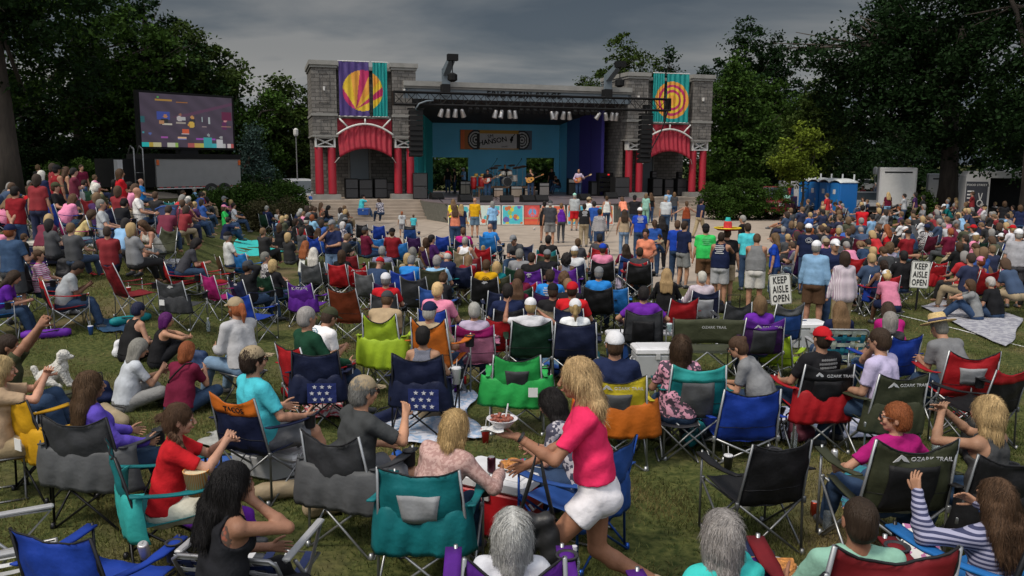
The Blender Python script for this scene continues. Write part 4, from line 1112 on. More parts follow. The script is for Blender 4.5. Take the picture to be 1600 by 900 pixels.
def tree(label, x, y, h, rad, m, seed, nleaf=14000, size=.26, trunk_h=None, r=.28, base_frac=.28, name='leafy_tree', shape='round', group='trees around the park', z0=None, clump=.6, shell=.5):
 q = random.Random(seed)
 lobes = []
 n = 9
 for k in range(n):
  a = q.uniform(0, 6.28); t = (k + .5) / n
  zz = h * (base_frac + (1 - base_frac) * t * .92)
  prof = math.sin(math.pi * (.12 + .80 * t)) if shape == 'round' else (1.0 - .75 * t)
  rr_ = rad * prof * q.uniform(.25, .55)
  lobes.append((rr_ * math.cos(a), rr_ * math.sin(a), zz, rad * prof * q.uniform(.45, .75), rad * prof * q.uniform(.45, .75), h * (1 - base_frac) * q.uniform(.12, .2)))
 me, cc = crown_mesh('crown', m, lobes, nleaf, size, seed, clump=clump, shell=shell)
 zb = gz(x, y) if z0 is None else z0
 t = empty(name, (x, y, zb), 0, label, 'tree', group)
 link('crown', me, t); link('trunk', trunk_mesh('trunk', trunk_h or h * .72, r, cc, seed), t)
 return t
LG = leafmat('leaf_mid_green', (.034, .068, .012)); LD = leafmat('leaf_dark_green', (.011, .026, .008)); LO = leafmat('leaf_olive', (.036, .058, .012)); LY = leafmat('leaf_fresh_yellow_green', (.15, .20, .025)); LB = leafmat('leaf_blue_spruce', (.05, .085, .075)); LBR = leafmat('leaf_reddish_shrub', (.07, .065, .03))
def X(px, Y): return aty(px, 300, Y).x
tree('tall dark tree filling the top left corner', X(12, 34), 34, 17.5, 7.6, LD, 1, 34000, .22, r=.5, base_frac=.30, clump=.7)
tree('thick trunked dark tree at the left edge behind the crowd', X(-60, 44), 44, 19, 8.0, LG, 2, 30000, .27, r=.55, base_frac=.22)
tree('green tree left of the video screen', X(130, 52), 52, 13.5, 6.0, LG, 3, 22000, .28, base_frac=.1)
tree('dark tree behind the top of the video screen', X(235, 56), 56, 13.2, 5.5, LD, 4, 20000, .28, base_frac=.12)
tree('olive tree rising right of the video screen', X(300, 58), 58, 12.0, 4.6, LO, 5, 20000, .28, base_frac=.1)
tree('slim dark tree top between the screen and the stage', X(352, 66), 66, 10.8, 3.6, LD, 6, 14000, .28, base_frac=.1)
tree('round green tree directly left of the left tower', X(448, 62), 62, 9.6, 4.3, LO, 7, 18000, .28, base_frac=.08)
tree('broad green tree behind the blue spruce', X(395, 58), 58, 8.6, 3.8, LG, 8, 16000, .26, base_frac=.08)
tree('low dark tree behind the left tower columns', X(470, 72), 72, 7.0, 5.0, LD, 9, 14000, .3, base_frac=.02)
tree('bushy dark tree behind the crowd at far left', X(60, 56), 56, 8.0, 6.5, LD, 10, 18000, .28, base_frac=.0)
tree('bushy green tree behind the screen trailer', X(200, 62), 62, 9.0, 6.0, LG, 12, 16000, .28, base_frac=.0)
tree('dense tree seen through the back openings of the stage', X(760, 75), 75, 7.4, 9.0, LG, 13, 20000, .3, base_frac=.02)
tree('dark tree crown rising over the stage roof', X(955, 82), 82, 15.6, 6.0, LO, 14, 18000, .3, base_frac=.2)
tree('small tree top over the roof beside the right tower', X(1042, 86), 86, 14.2, 1.9, LD, 15, 6000, .3, base_frac=.4)
tree('dense tree behind the right back opening of the stage', X(860, 74), 74, 7.6, 5.0, LD, 16, 12000, .3, base_frac=.02)
tree('tall airy tree right of the right tower', X(1148, 74), 74, 15.8, 5.5, LD, 17, 20000, .28, base_frac=.3)
tree('mid green tree right of the right tower', X(1150, 64), 64, 11.2, 4.4, LG, 18, 20000, .27, base_frac=.1)
tree('dark green tree between the right tower and the big tree', X(1200, 70), 70, 10.6, 4.6, LG, 19, 20000, .28, base_frac=.04)
tree('large dark spreading tree over the right side of the crowd', X(1478, 50), 50, 17.0, 8.6, LD, 20, 52000, .25, r=.62, base_frac=.24, trunk_h=11, clump=.75)
tree('large dark tree at the right edge of the photo', X(1610, 40), 40, 17, 7.5, LD, 21, 40000, .22, r=.5, base_frac=.20, clump=.7)
tree('dark tree filling the gap right of the grey lawn bank', X(1590, 72), 72, 13, 7.0, LG, 22, 20000, .3, base_frac=.06)
tree('dark tree behind the portable toilets', X(1320, 78), 78, 10, 8.0, LD, 23, 20000, .3, base_frac=.02)
tree('dark tree behind the white box truck', X(1400, 88), 88, 11, 8.0, LD, 24, 20000, .32, base_frac=.15)
tree('small bright yellow green tree by the portable toilets', X(1252, 49), 49, 5.6, 1.7, LY, 25, 9000, .17, base_frac=.38, r=.09, clump=.35)
tree('light olive tree behind the small bright tree', X(1258, 60), 60, 9.0, 3.2, LO, 26, 15000, .24, base_frac=.22, r=.16)
tree('dark tree at far right behind the camper', X(1640, 60), 60, 12, 6.0, LD, 27, 16000, .28, base_frac=.05)
tree('blue green spruce right of the screen trailer', X(398, 52), 52, 5.4, 1.9, LB, 28, 12000, .15, base_frac=.05, shape='cone', name='spruce_tree', group='trees around the park')
def bush(label, x, y, w_, d_, h, m, seed, n=9000, size=.11, name='shrub'):
 q = random.Random(seed); lobes = []
 for k in range(10):
  lobes.append((q.uniform(-.6, .6) * w_, q.uniform(-.5, .5) * d_, h * q.uniform(.35, .6), w_ * q.uniform(.28, .45), d_ * q.uniform(.4, .6), h * q.uniform(.35, .5)))
 me, cc = crown_mesh('foliage', m, lobes, n, size, seed, shell=.6, clump=.28)
 t = empty(name, (x, y, gz(x, y)), 0, label, 'shrub', 'shrubs and hedges')
 link('foliage', me, t); link('stem', trunk_mesh('stem', h * .5, .05, cc, seed, 8), t)
bush('large clipped hedge right of the right tower', X(1158, 48), 48, 3.0, 1.6, 2.2, LG, 40, 24000, .13, 'hedge')
bush('dark green juniper mound left of the bust', X(372, 42), 42, 2.4, 1.5, 2.0, LG, 41, 16000, .12)
bush('green shrub behind the bust', X(425, 44), 44, 2.2, 1.4, 2.3, LG, 42, 14000, .12)
bush('reddish brown shrub in front of the hedge by the bust', X(396, 38), 38, 1.1, .8, 1.5, LBR, 43, 7000, .09)
bush('olive brown shrub right of the bust', X(452, 40), 40, 1.2, .9, 1.5, LBR, 44, 7000, .09)
bush('low dark shrub below the spruce', X(415, 50), 50, 2.6, 1.6, 2.6, LD, 45, 12000, .14)
bush('leafy shrub at the far left behind the crowd', X(115, 42), 42, 2.4, 1.2, 1.9, LG, 46, 9000, .12)
bush('small shrub between the white box truck and the low trailer', X(1447, 47), 47, .8, .8, 1.6, LG, 47, 5000, .12)
bush('small bright shrub between the low trailer and the food trailer', X(1504, 50), 50, .7, .7, 1.5, LY, 48, 4000, .12)
bush('long dark hedge behind the parked cars at right', X(1330, 68), 68, 16, 2.2, 3.2, LD, 49, 30000, .2, 'hedge')
bush('dark hedge behind the left crowd', X(90, 50), 50, 7, 2.0, 3.0, LD, 50, 24000, .17, 'hedge')
bush('long hedge seen through the back of the stage', X(740, 70), 70, 9, 2.0, 3.6, LD, 51, 18000, .2, 'hedge')
me, cc = crown_mesh('far_wood', LD, [(x, 130 + 12 * math.sin(x * .07), 3.2 + 1.6 * math.sin(x * .13), 9, 6, 5.5 + 1.5 * math.sin(x * .29)) for x in range(-170, 180, 9)], 60000, .8, 77, shell=.3, clump=2.0)
tag(link('distant_wood', me), kind='stuff')
# ================================================================ PEOPLE: one continuous skin surface grown from a posed skeleton, clothes over it
V3 = lambda *a: np.array(a, float)
def nrm(v): return v / (np.linalg.norm(v) + 1e-9)
def ik(a, t, l1, l2, pole):
 d = t - a; L = np.linalg.norm(d); L2 = min(L, (l1 + l2) * .999); u = d / (L + 1e-9)
 if L > L2: t = a + u * L2
 x = (l1 * l1 - l2 * l2 + L2 * L2) / (2 * L2); h = math.sqrt(max(0, l1 * l1 - x * x))
 p = pole - u * np.dot(pole, u); p = nrm(p)
 return a + u * x + p * h, t
def rotz(v, a):
 c, s = math.cos(a), math.sin(a); return V3(v[0] * c - v[1] * s, v[0] * s + v[1] * c, v[2])
def skel(pz, lean=0, side=0, twist=0, hy=0, hp=0, ht=0, hands=None, feet=None, kp=None, ep=None, fem=False, slouch=0, hipturn=0, fat=1.0, finger_dir=None):
 """person faces +y; x right; metres for a 1.75 m adult"""
 J = {}
 P = np.array(pz, float)
 lr, sr, tw = RAD(lean), RAD(side), RAD(twist)
 up1 = nrm(V3(math.sin(sr), math.sin(lr), math.cos(lr) * math.cos(sr)))
 l2 = lr + RAD(slouch); up2 = nrm(V3(math.sin(sr), math.sin(l2), math.cos(l2)))
 rp = rotz(V3(1, 0, 0), RAD(hipturn)); rs = nrm(rotz(V3(1, 0, 0), tw)); rs = nrm(rs - up2 * np.dot(rs, up2))
 J['pel'] = P; J['waist'] = P + up1 * .19; J['chest'] = J['waist'] + up2 * .18; J['neck'] = J['chest'] + up2 * .155
 J['up'] = up2; J['up1'] = up1; J['rs'] = rs; J['rp'] = rp
 J['fwd'] = np.cross(up2, rs); J['fwdp'] = np.cross(V3(0, 0, 1), rp)
 sw = .150 if fem else .174
 sc = J['chest'] + up2 * .09
 J['shR'] = sc + rs * sw; J['shL'] = sc - rs * sw
 hw = .095
 J['hipR'] = P + rp * hw - up1 * .02; J['hipL'] = P - rp * hw - up1 * .02
 yaw = tw + RAD(hy); pit = RAD(hp) + l2 * .35
 hf = V3(-math.sin(yaw) * math.cos(pit), math.cos(yaw) * math.cos(pit), -math.sin(pit))
 hu = nrm(nrm(up2 * .35 + V3(0, 0, 1)) + V3(math.sin(RAD(ht)), 0, 0)); hu = nrm(hu - hf * np.dot(hu, hf)); hr = np.cross(hf, hu)
 J['hf'], J['hu'], J['hr'] = hf, hu, hr
 J['hc'] = J['neck'] + up2 * .05 + hu * .105 + hf * .018
 hands = hands or {}; feet = feet or {}
 ep = ep or {}; kp = kp or {}
 for s, sg in (('R', 1), ('L', -1)):
  sh = J['sh' + s]
  t = hands.get(s)
  if t is None: t = sh + V3(sg * .07, .06, -.52)
  t = np.array(t, float)
  pole = np.array(ep.get(s, (sg * .5, -.8, -.4)), float)
  J['el' + s], J['wr' + s] = ik(sh, t, .285, .255, pole)
  hip = J['hip' + s]
  f = feet.get(s)
  if f is None: f = V3(sg * .10, .0, .085)
  f = np.array(f, float)
  J['kn' + s], J['an' + s] = ik(hip, f, .43, .42, np.array(kp.get(s, (sg * .06, 1, .1)), float))
  fd = J['wr' + s] - J['el' + s]
  J['hd' + s] = nrm(np.array(finger_dir[s], float)) if finger_dir and s in finger_dir else nrm(fd)
 J['fem'] = fem; J['fat'] = fat
 return J
# ---- implicit primitives -----------------------------------------------------------------
class Field:
 def __init__(s, lo, hi, h):
  s.lo = np.array(lo) ; s.h = h
  s.n = np.maximum(4, np.ceil((np.array(hi) - s.lo) / h).astype(int) + 1)
  s.F = np.full(s.n, 1.0, dtype=np.float32)
 def sl(s, lo, hi, m):
  a = np.clip(np.floor((lo - m - s.lo) / s.h).astype(int), 0, s.n - 1); b = np.clip(np.ceil((hi + m - s.lo) / s.h).astype(int) + 1, 1, s.n)
  if (b <= a).any(): return None, None
  ax = [s.lo[i] + np.arange(a[i], b[i]) * s.h for i in range(3)]
  return tuple(slice(a[i], b[i]) for i in range(3)), (ax[0][:, None, None], ax[1][None, :, None], ax[2][None, None, :])
 def merge(s, S_, d, k):
  f = s.F[S_]
  if k > 0:
   h = np.clip(.5 + .5 * (f - d) / k, 0, 1)
   s.F[S_] = f + (d - f) * h - k * h * (1 - h)
  else: s.F[S_] = np.minimum(f, d)
 def cap(s, a, b, ra, rb, k=.02, cut0=None, cut1=None, amp=0, fr=0):
  m = max(ra, rb) + k + .03
  S_, X = s.sl(np.minimum(a, b), np.maximum(a, b), m)
  if S_ is None: return
  ab = b - a; L2 = float(ab @ ab) + 1e-9
  px, py, pz = X[0] - a[0], X[1] - a[1], X[2] - a[2]
  tu = (px * ab[0] + py * ab[1] + pz * ab[2]) / L2
  t = np.clip(tu, 0, 1)
  dx, dy, dz = px - ab[0] * t, py - ab[1] * t, pz - ab[2] * t
  d = np.sqrt(dx * dx + dy * dy + dz * dz) - (ra + (rb - ra) * t)
  L = math.sqrt(L2)
  if cut0 is not None: d = np.maximum(d, (cut0 - tu) * L)
  if cut1 is not None: d = np.maximum(d, (tu - cut1) * L)
  s.merge(S_, d, k)
 def ell(s, c, fr, rad, k=.02, carve=False):
  r = np.array(rad); m = max(rad) + k + .03
  S_, X = s.sl(c, c, m)
  if S_ is None: return
  q = [X[i] - c[i] for i in range(3)]
  u = [(q[0] * f[0] + q[1] * f[1] + q[2] * f[2]) / r[i] for i, f in enumerate(fr)]
  L = np.sqrt(u[0] ** 2 + u[1] ** 2 + u[2] ** 2)
  d = (L - 1) * min(rad) if min(rad) > .6 * max(rad) else (L - 1) * (L / np.sqrt((u[0] / r[0]) ** 2 + (u[1] / r[1]) ** 2 + (u[2] / r[2]) ** 2 + 1e-9))
  if carve: s.F[S_] = np.maximum(s.F[S_], -d)
  else: s.merge(S_, d, k)
 def grid(s):
  return tuple((s.lo[i] + np.arange(s.n[i]) * s.h).reshape([-1 if j == i else 1 for j in range(3)]) for i in range(3))
 def cutplane(s, p, n):
  "keep the side opposite to n"
  X = s.grid(); s.F = np.maximum(s.F, (X[0] - p[0]) * n[0] + (X[1] - p[1]) * n[1] + (X[2] - p[2]) * n[2])
 def wrinkle(s, amp, seed=0, f=1.0):
  X = s.grid()
  w_ = np.sin(X[0] * 31 * f + seed + 2.5 * np.sin(X[2] * 11 * f + seed)) * np.sin(X[2] * 23 * f + X[0] * 9 + 1.3 * seed + 2 * np.sin(X[1] * 14)) + .6 * np.sin(X[2] * 47 * f + X[1] * 33 * f + X[0] * 12 + seed)
  s.F = s.F + (amp * w_).astype(np.float32)
 def mesh(s):
  F = s.F; h = s.h
  nx, ny, nz = F.shape
  ins = F < 0
  c = np.zeros((nx - 1, ny - 1, nz - 1), np.int8)
  for a in (0, 1):
   for b in (0, 1):
    for d in (0, 1): c += ins[a:nx - 1 + a, b:ny - 1 + b, d:nz - 1 + d]
  act = (c > 0) & (c < 8)
  idx = np.full(act.shape, -1, np.int64); ii = np.argwhere(act); idx[act] = np.arange(len(ii))
  if len(ii) == 0: return np.zeros((0, 3)), np.zeros((0, 4), int)
  acc = np.zeros((len(ii), 3)); cnt = np.zeros(len(ii))
  I, J_, K = ii[:, 0], ii[:, 1], ii[:, 2]
  for ax in range(3):
   o = [(0, 0), (0, 1), (1, 0), (1, 1)]
   for (p, q) in o:
    off = [0, 0, 0]; oth = [a for a in range(3) if a != ax]; off[oth[0]] = p; off[oth[1]] = q
    a0 = F[I + off[0], J_ + off[1], K + off[2]]
    of2 = list(off); of2[ax] = 1
    a1 = F[I + of2[0], J_ + of2[1], K + of2[2]]
    cr = (a0 < 0) != (a1 < 0)
    t = np.where(cr, a0 / (a0 - a1 + 1e-12), 0)
    pt = np.zeros((len(ii), 3)); pt[:, 0] = off[0]; pt[:, 1] = off[1]; pt[:, 2] = off[2]; pt[:, ax] = t
    acc[cr] += pt[cr]; cnt[cr] += 1
  V = (ii + acc / cnt[:, None]) * h + s.lo
  Q = []
  for ax in range(3):
   oth = [a for a in range(3) if a != ax]
   sl0 = [slice(None)] * 3; sl1 = [slice(None)] * 3
   sl0[ax] = slice(0, -1); sl1[ax] = slice(1, None)
   for a in oth: sl0[a] = slice(1, -1) ; sl1[a] = slice(1, -1)
   A = ins[tuple(sl0)]; B = ins[tuple(sl1)]
   e = np.argwhere(A != B)
   if len(e) == 0: continue
   fl = A[tuple(e.T)]
   base = e.copy()
   for a in oth: base[:, a] += 1
   def g(da, db):
    c_ = base.copy(); c_[:, oth[0]] += da; c_[:, oth[1]] += db; return idx[tuple(c_.T)]
   q = np.stack([g(-1, -1), g(0, -1), g(0, 0), g(-1, 0)], 1)
   if ax == 1: fl = ~fl
   q[~fl] = q[~fl][:, ::-1]
   Q.append(q)
  Q = np.concatenate(Q) if Q else np.zeros((0, 4), int)
  Q = Q[(Q >= 0).all(1)]
  return V, Q
def np_mesh(name, parts, m):
 V = []; Q = []; n = 0
 for v, q in parts:
  V.append(v); Q.append(q + n); n += len(v)
 V = np.concatenate(V); Q = np.concatenate(Q)
 me = bpy.data.meshes.new(name)
 me.vertices.add(len(V)); me.vertices.foreach_set('co', V.astype(np.float32).ravel())
 me.loops.add(len(Q) * 4); me.loops.foreach_set('vertex_index', Q.astype(np.int32).ravel())
 me.polygons.add(len(Q)); me.polygons.foreach_set('loop_start', np.arange(0, len(Q) * 4, 4)); me.polygons.foreach_set('loop_total', np.full(len(Q), 4))
 me.polygons.foreach_set('use_smooth', np.ones(len(Q), bool))
 me.update(calc_edges=True); me.materials.append(m)
 return me
def bounds(J, pad=.17):
 pts = np.array([v for k, v in J.items() if k in ('pel', 'waist', 'chest', 'neck', 'shR', 'shL', 'hipR', 'hipL', 'elR', 'elL', 'wrR', 'wrL', 'knR', 'knL', 'anR', 'anL', 'hc')])
 return pts.min(0) - pad, pts.max(0) + pad
def hand_prims(F, J, s, fine, curl=.35, spread=.12, k=.004):
 "palm, four unequal jointed fingers and a thumb leaving the side of the palm"
 sg = 1 if s == 'R' else -1
 w = J['wr' + s]; d = J['hd' + s]
 arm = nrm(J['wr' + s] - J['el' + s])
 side = nrm(np.cross(d, J.get('pn' + s, nrm(V3(-sg * 1, .15, .0)))))  # across the palm, towards the thumb
 pn = nrm(np.cross(side, d))                                  # palm normal (fingers curl this way)
 if np.dot(pn, J.get('pn' + s, V3(-sg, .15, 0))) < 0: pn = -pn
 th = nrm(side if np.dot(side, J['fwd'] + V3(0, 0, .4)) > 0 else -side)
 sc = .92 if J['fem'] else 1.0
 for t in (-1, -.33, .33, 1):
  a = w + th * t * .012 * sc; b_ = w + d * .088 * sc + th * t * .030 * sc
  F.cap(a, b_, .017 * sc, .0125 * sc, .012)
 lens = (.066, .078, .073, .056)
 for i, t in enumerate((1, .33, -.33, -1)):
  p = w + d * .086 * sc + th * t * .030 * sc
  dd = nrm(d + th * t * spread)
  ang = curl * (.75 + .12 * i)
  for j, f in enumerate((.45, .31, .24)):
   dd = nrm(dd * math.cos(ang) + pn * math.sin(ang))
   q = p + dd * lens[i] * f * sc
   F.cap(p, q, (.0088 - j * .0008) * sc, (.0080 - j * .0008) * sc, k)
   p = q
 p = w + d * .022 * sc + th * .022 * sc
 dd = nrm(d * .65 + th * .75 + pn * .25)
 for j, L in enumerate((.042, .034, .026)):
  q = p + dd * L * sc
  F.cap(p, q, (.0125 - j * .0015) * sc, (.011 - j * .0015) * sc, k)
  p = q; dd = nrm(dd + d * .35 + pn * .12)
def torso_prims(F, J, inf=0.0, k=.03, lower=True, chest=True):
 fat = J['fat']; fem = J['fem']; rp, rs = J['rp'], J['rs']
 pel, wa, ch, ne = J['pel'], J['waist'], J['chest'], J['neck']
 up, f = J['up'], J['fwd']
 fp = J['fwdp']
 if lower:
  hw = .072 if fem else .066
  for s in (-1, 1):
   F.cap(pel + rp * s * hw - J['up1'] * .03, wa + rp * s * (.05 if fem else .06), (.113 if fem else .106) * (.6 + .4 * fat) + inf, (.088 if fem else .10) * fat + inf, k)
   F.ell(pel + rp * s * .075 - fp * .045 - J['up1'] * .05, (rp, fp, V3(0, 0, 1)), (.085 + inf, .085 + inf, .09 + inf), k)
 if fat > 1.05: F.ell(wa + f * .05 * fat - up * .04, (rp, f, up), (.12 * fat + inf, .10 * fat + inf, .13 + inf), k)
 if chest:
  for s in (-1, 1):
   F.cap(wa + rp * s * (.05 if fem else .06), ch + rs * s * .065 + up * .02, (.088 if fem else .10) * fat + inf, (.090 if fem else .104) + inf, k)
   F.cap(ch + rs * s * .06 + up * .03, ch + rs * s * ((.115 if fem else .135)) + up * .075, .085 + inf, .052 + inf * .6, k)
   F.cap(ne - up * .02, J['shR' if s > 0 else 'shL'] + up * .005, .045 + inf * .6, .05 + inf, k)
   if fem: F.ell(ch + rs * s * .068 + f * .075 - up * .01, (rs, f, up), (.062 + inf, .06 + inf, .062 + inf), k)
   else: F.ell(ch + rs * s * .075 + f * .05 + up * .03, (rs, f, up), (.075 + inf, .05 + inf, .06 + inf), k)
def head_prims(F, J, fine):
 hc, f, u, r = J['hc'], J['hf'], J['hu'], J['hr']
 fr = (r, f, u)
 F.ell(hc + u * .028 - f * .014, fr, (.074, .093, .088), .01)
 F.ell(hc - u * .030 + f * .018, fr, (.060, .070, .085), .02)
 F.ell(hc - u * .088 + f * .055, fr, (.026, .022, .020), .02)       # chin
 if fine:
  F.cap(hc + f * .088 + u * .012, hc + f * .110 - u * .026, .0085, .013, .008)   # nose
  for s in (-1, 1):
   F.ell(hc + f * .106 - u * .030 + r * s * .011, fr, (.008, .010, .008), .006)
   F.ell(hc + f * .083 + u * .022 + r * s * .032, fr, (.020, .012, .009), .01)      # brow
   F.ell(hc + f * .074 - u * .030 + r * s * .036, fr, (.020, .016, .022), .015)     # cheek
   F.ell(hc + r * s * .077 - f * .008 - u * .012, fr, (.010, .018, .032), .004)     # ear
  F.ell(hc + f * .088 - u * .056, fr, (.022, .010, .006), .006); F.ell(hc + f * .086 - u * .066, fr, (.019, .010, .007), .005)
  for s in (-1, 1): F.ell(hc + f * .093 + u * .003 + r * s * .031, fr, (.017, .012, .010), 0, carve=True)
 else:
  F.cap(hc + f * .086 + u * .008, hc + f * .108 - u * .026, .010, .014, .008)
  for s in (-1, 1): F.ell(hc + r * s * .078 - f * .008 - u * .012, fr, (.011, .018, .032), .004)
def arm_prims(F, J, s, inf=0, cut=None, fore=True, k=.015):
 sh, el, wr = J['sh' + s], J['el' + s], J['wr' + s]; m = .9 if J['fem'] else 1.0
 F.cap(sh, el, .050 * m + inf, .039 * m + inf, k, cut1=cut)
 if fore:
  mid = el + (wr - el) * .3
  F.cap(el, mid, .038 * m + inf, .041 * m + inf, k); F.cap(mid, wr, .041 * m + inf, .026 * m + inf, k)
def leg_prims(F, J, s, inf=0, c0=None, c1=None, shin=True, k=.02, flare=0.0, scut=None):
 hp, kn, an = J['hip' + s], J['kn' + s], J['an' + s]; ft = .6 + .4 * J['fat']
 F.cap(hp, kn, .090 * ft + inf, .057 + inf + flare, k, cut0=c0, cut1=c1)
 if shin:
  mid = kn + (an - kn) * .32
  bk = nrm(np.cross(nrm(an - kn), J['rp'])) * .012
  F.cap(kn, mid - bk, .057 + inf + flare * .5, .057 + inf + flare * .6, k)
  F.cap(mid - bk, an, .057 + inf + flare * .6, .036 + inf + flare * .7, k, cut1=scut)
def foot_dir(J, s):
 kn, an = J['kn' + s], J['an' + s]
 if 'ft' + s in J: return nrm(np.array(J['ft' + s], float))
 d = an - kn; d = d / np.linalg.norm(d)
 f = nrm(J['fwdp'] * 1.0 + V3(0, 0, 0)); 
 f = nrm(f - d * np.dot(f, d) * .9); 
 if abs(an[2] - .085) < .05: f[2] = -.05
 return nrm(f)
MESHCACHE = {}
def strands(V, Q, J, st):
 "loose locks lying over the hair shell, so that its surface and outline read as hair"
 g = np.random.default_rng(9); n = 3600
 c = (V[Q[:, 0]] + V[Q[:, 2]]) / 2; nn = np.cross(V[Q[:, 2]] - V[Q[:, 0]], V[Q[:, 3]] - V[Q[:, 1]])
 nn /= (np.linalg.norm(nn, axis=1)[:, None] + 1e-9)
 k = g.integers(0, len(Q), n); p = c[k]; N_ = nn[k]
 out = ((p - J['hc']) * N_).sum(1); N_ = np.where((out < 0)[:, None], -N_, N_)
 up = J['hu'] * .6 + np.array([0, 0, .4]); d = -up - J['hf'] * (.5 if st in ('short', 'pony', 'bun', 'braid') else .12)
 d = d + g.normal(0, .28 if st != 'curly' else .9, (n, 3))
 top = ((p - J['hc']) @ J['hu'] > .09)[:, None]
 part = np.sign(((p - J['hc']) @ J['hr']))[:, None] * J['hr']
 d = np.where(top, d * .2 + part * .8 + g.normal(0, .2, (n, 3)) - J['hf'] * .3, d)
 d -= N_ * (d * N_).sum(1)[:, None]; d /= (np.linalg.norm(d, axis=1)[:, None] + 1e-9)
 L = g.uniform(.02, .055, n) * (1.5 if st in ('long', 'bob', 'mid') else (.6 if st == 'short' else 1)); wd = g.uniform(.0008, .002, n)
 sd = np.cross(N_, d)
 P_ = []
 for j, (t, lf, ww) in enumerate(((0, .0, 1), (.5, .0035, .9), (1, .0025, .15))):
  q = p + d * (L * t)[:, None] + N_ * (.0008 + lf * g.uniform(.3, 1.5, n))[:, None] - np.array([0, 0, 1]) * (.25 * L * t * t)[:, None]
  P_ += [q - sd * (wd * ww)[:, None], q + sd * (wd * ww)[:, None]]
 VV = np.stack(P_, 1).reshape(-1, 3); b = np.arange(n)[:, None] * 6
 QQ = np.concatenate([b + np.array([0, 1, 3, 2]), b + np.array([2, 3, 5, 4])])
 return VV, QQ
def person_mesh(key, J, part, vox, **o):
 ck = (key, part, vox, tuple(sorted((k, str(v)) for k, v in o.items())))
 if ck in MESHCACHE: return MESHCACHE[ck]
 lo, hi = bounds(J)
 fine = vox <= .0125
 m = M_SKIN; parts = []
 def sub(pts, pad): 
  a = np.array(pts); return Field(a.min(0) - pad, a.max(0) + pad, vox)
 if part == 'body':
  F = Field(lo, hi, vox)
  torso_prims(F, J, 0)
  F.cap(J['neck'] - J['up'] * .03, J['hc'] - J['hu'] * .03 - J['hf'] * .02, .058 if not J['fem'] else .048, .052 if not J['fem'] else .044, .02)
  if not fine: head_prims(F, J, False)
  for s in 'RL':
   arm_prims(F, J, s)
   if not fine: hand_prims(F, J, s, False, curl=o.get('curl', .3), k=.006)
   leg_prims(F, J, s)
   fd = foot_dir(J, s); an = J['an' + s]
   F.cap(an - V3(0, 0, .03) - fd * .03, an + fd * .12 - V3(0, 0, .045), .036, .030, .02)
  if fine:
   F.cap(J['hc'] - J['hu'] * .05 - J['hf'] * .015, J['hc'] + J['hu'] * .02, .05, .05, .01)
  parts.append(F.mesh())
  if fine:
   H = Field(J['hc'] - .15, J['hc'] + .15, min(vox * .5, .0055)); head_prims(H, J, True)
   H.cap(J['neck'] + J['up'] * .0, J['hc'] - J['hu'] * .03 - J['hf'] * .02, .056 if not J['fem'] else .046, .051 if not J['fem'] else .043, .02)
   parts.append(H.mesh())
   for s in 'RL':
    w_ = J['wr' + s]; c = w_ + J['hd' + s] * .09
    H = Field(np.minimum(w_, c) - .115, np.maximum(w_, c) + .115, .0045)
    a = J['el' + s] + (w_ - J['el' + s]) * .8
    H.cap(a, w_, .0285, .0265, .01)
    hand_prims(H, J, s, True, curl=o.get('curl', .3) if not isinstance(o.get('curl'), dict) else o['curl'][s], spread=.13); parts.append(H.mesh())
  m = M_SKIN
 elif part == 'top':
  st = o.get('st', 'tee'); inf = .016
  F = Field(lo, hi, vox)
  torso_prims(F, J, inf, .035)
  arm = {'tee': .72, 'long': 1.0, 'tank': None, 'polo': .78, 'loose': .85, 'bare': None}[st]
  for s in 'RL':
   if arm: arm_prims(F, J, s, inf + .001, cut=arm if arm < 1 else None, fore=arm >= 1, k=.025)
   if st == 'loose': F.cap(J['sh' + s], J['el' + s], .056, .07, .03, cut1=.85)
  hem = o.get('hem', -.03)
  for s in (-1, 1): F.cap(J['pel'] + J['rp'] * s * .07 - J['up1'] * .06, J['waist'] + J['rp'] * s * .07, .128 * (.6 + .4 * J['fat']), .115 * J['fat'], .03)
  if fine: F.wrinkle(.0045, o.get('seed', 1)); F.wrinkle(.003, 3, .45)
  F.cutplane(J['pel'] + J['up1'] * hem, -J['up1'])
  nk = J['neck'] + J['up'] * .045 + J['fwd'] * (.035 if st != 'tank' else .05)
  F.ell(nk, (J['rs'], J['fwd'], J['up']), (.075, .085, .06) if st not in ('tank', 'bare') else (.095, .11, .115), 0, carve=True)
  if st in ('tank', 'bare'):
   for s in 'RL': F.ell(J['sh' + s] + J['up'] * .0, (J['rs'], J['fwd'], J['up']), (.068, .12, .11), 0, carve=True)
  if st == 'bare':
   F.cutplane(J['chest'] + J['up'] * .01 - J['fwd'] * .1, nrm(J['up'] - J['fwd'] * .55))
  parts.append(F.mesh()); m = M_CLOTH
 elif part == 'bottom':
  st = o.get('st', 'pants'); inf = .012
  F = Field(lo, hi, vox)
  torso_prims(F, J, inf, .03, chest=False)
  F.cutplane(J['pel'] + J['up1'] * .07, J['up1'])
  G = Field(lo, hi, vox)
  for s in 'RL':
   if st == 'pants': leg_prims(G, J, s, inf, flare=.012, scut=.97)
   elif st == 'shorts': leg_prims(G, J, s, inf + .004, c1=.86, shin=False, flare=.035)
   elif st == 'minis': leg_prims(G, J, s, inf + .002, c1=.45, shin=False, flare=.03)
   elif st == 'tight': leg_prims(G, J, s, .006, scut=.97)
  F.F = np.minimum(F.F, G.F) if st in ('pants', 'tight') else np.minimum(F.F, G.F)
  if fine: F.wrinkle(.004, 5, .8)
  parts.append(F.mesh()); m = M_CLOTH
 elif part == 'hair':
  st = o.get('st', 'short'); hc, f, u, r = J['hc'], J['hf'], J['hu'], J['hr']
  hv = min(vox, .009) if fine else vox
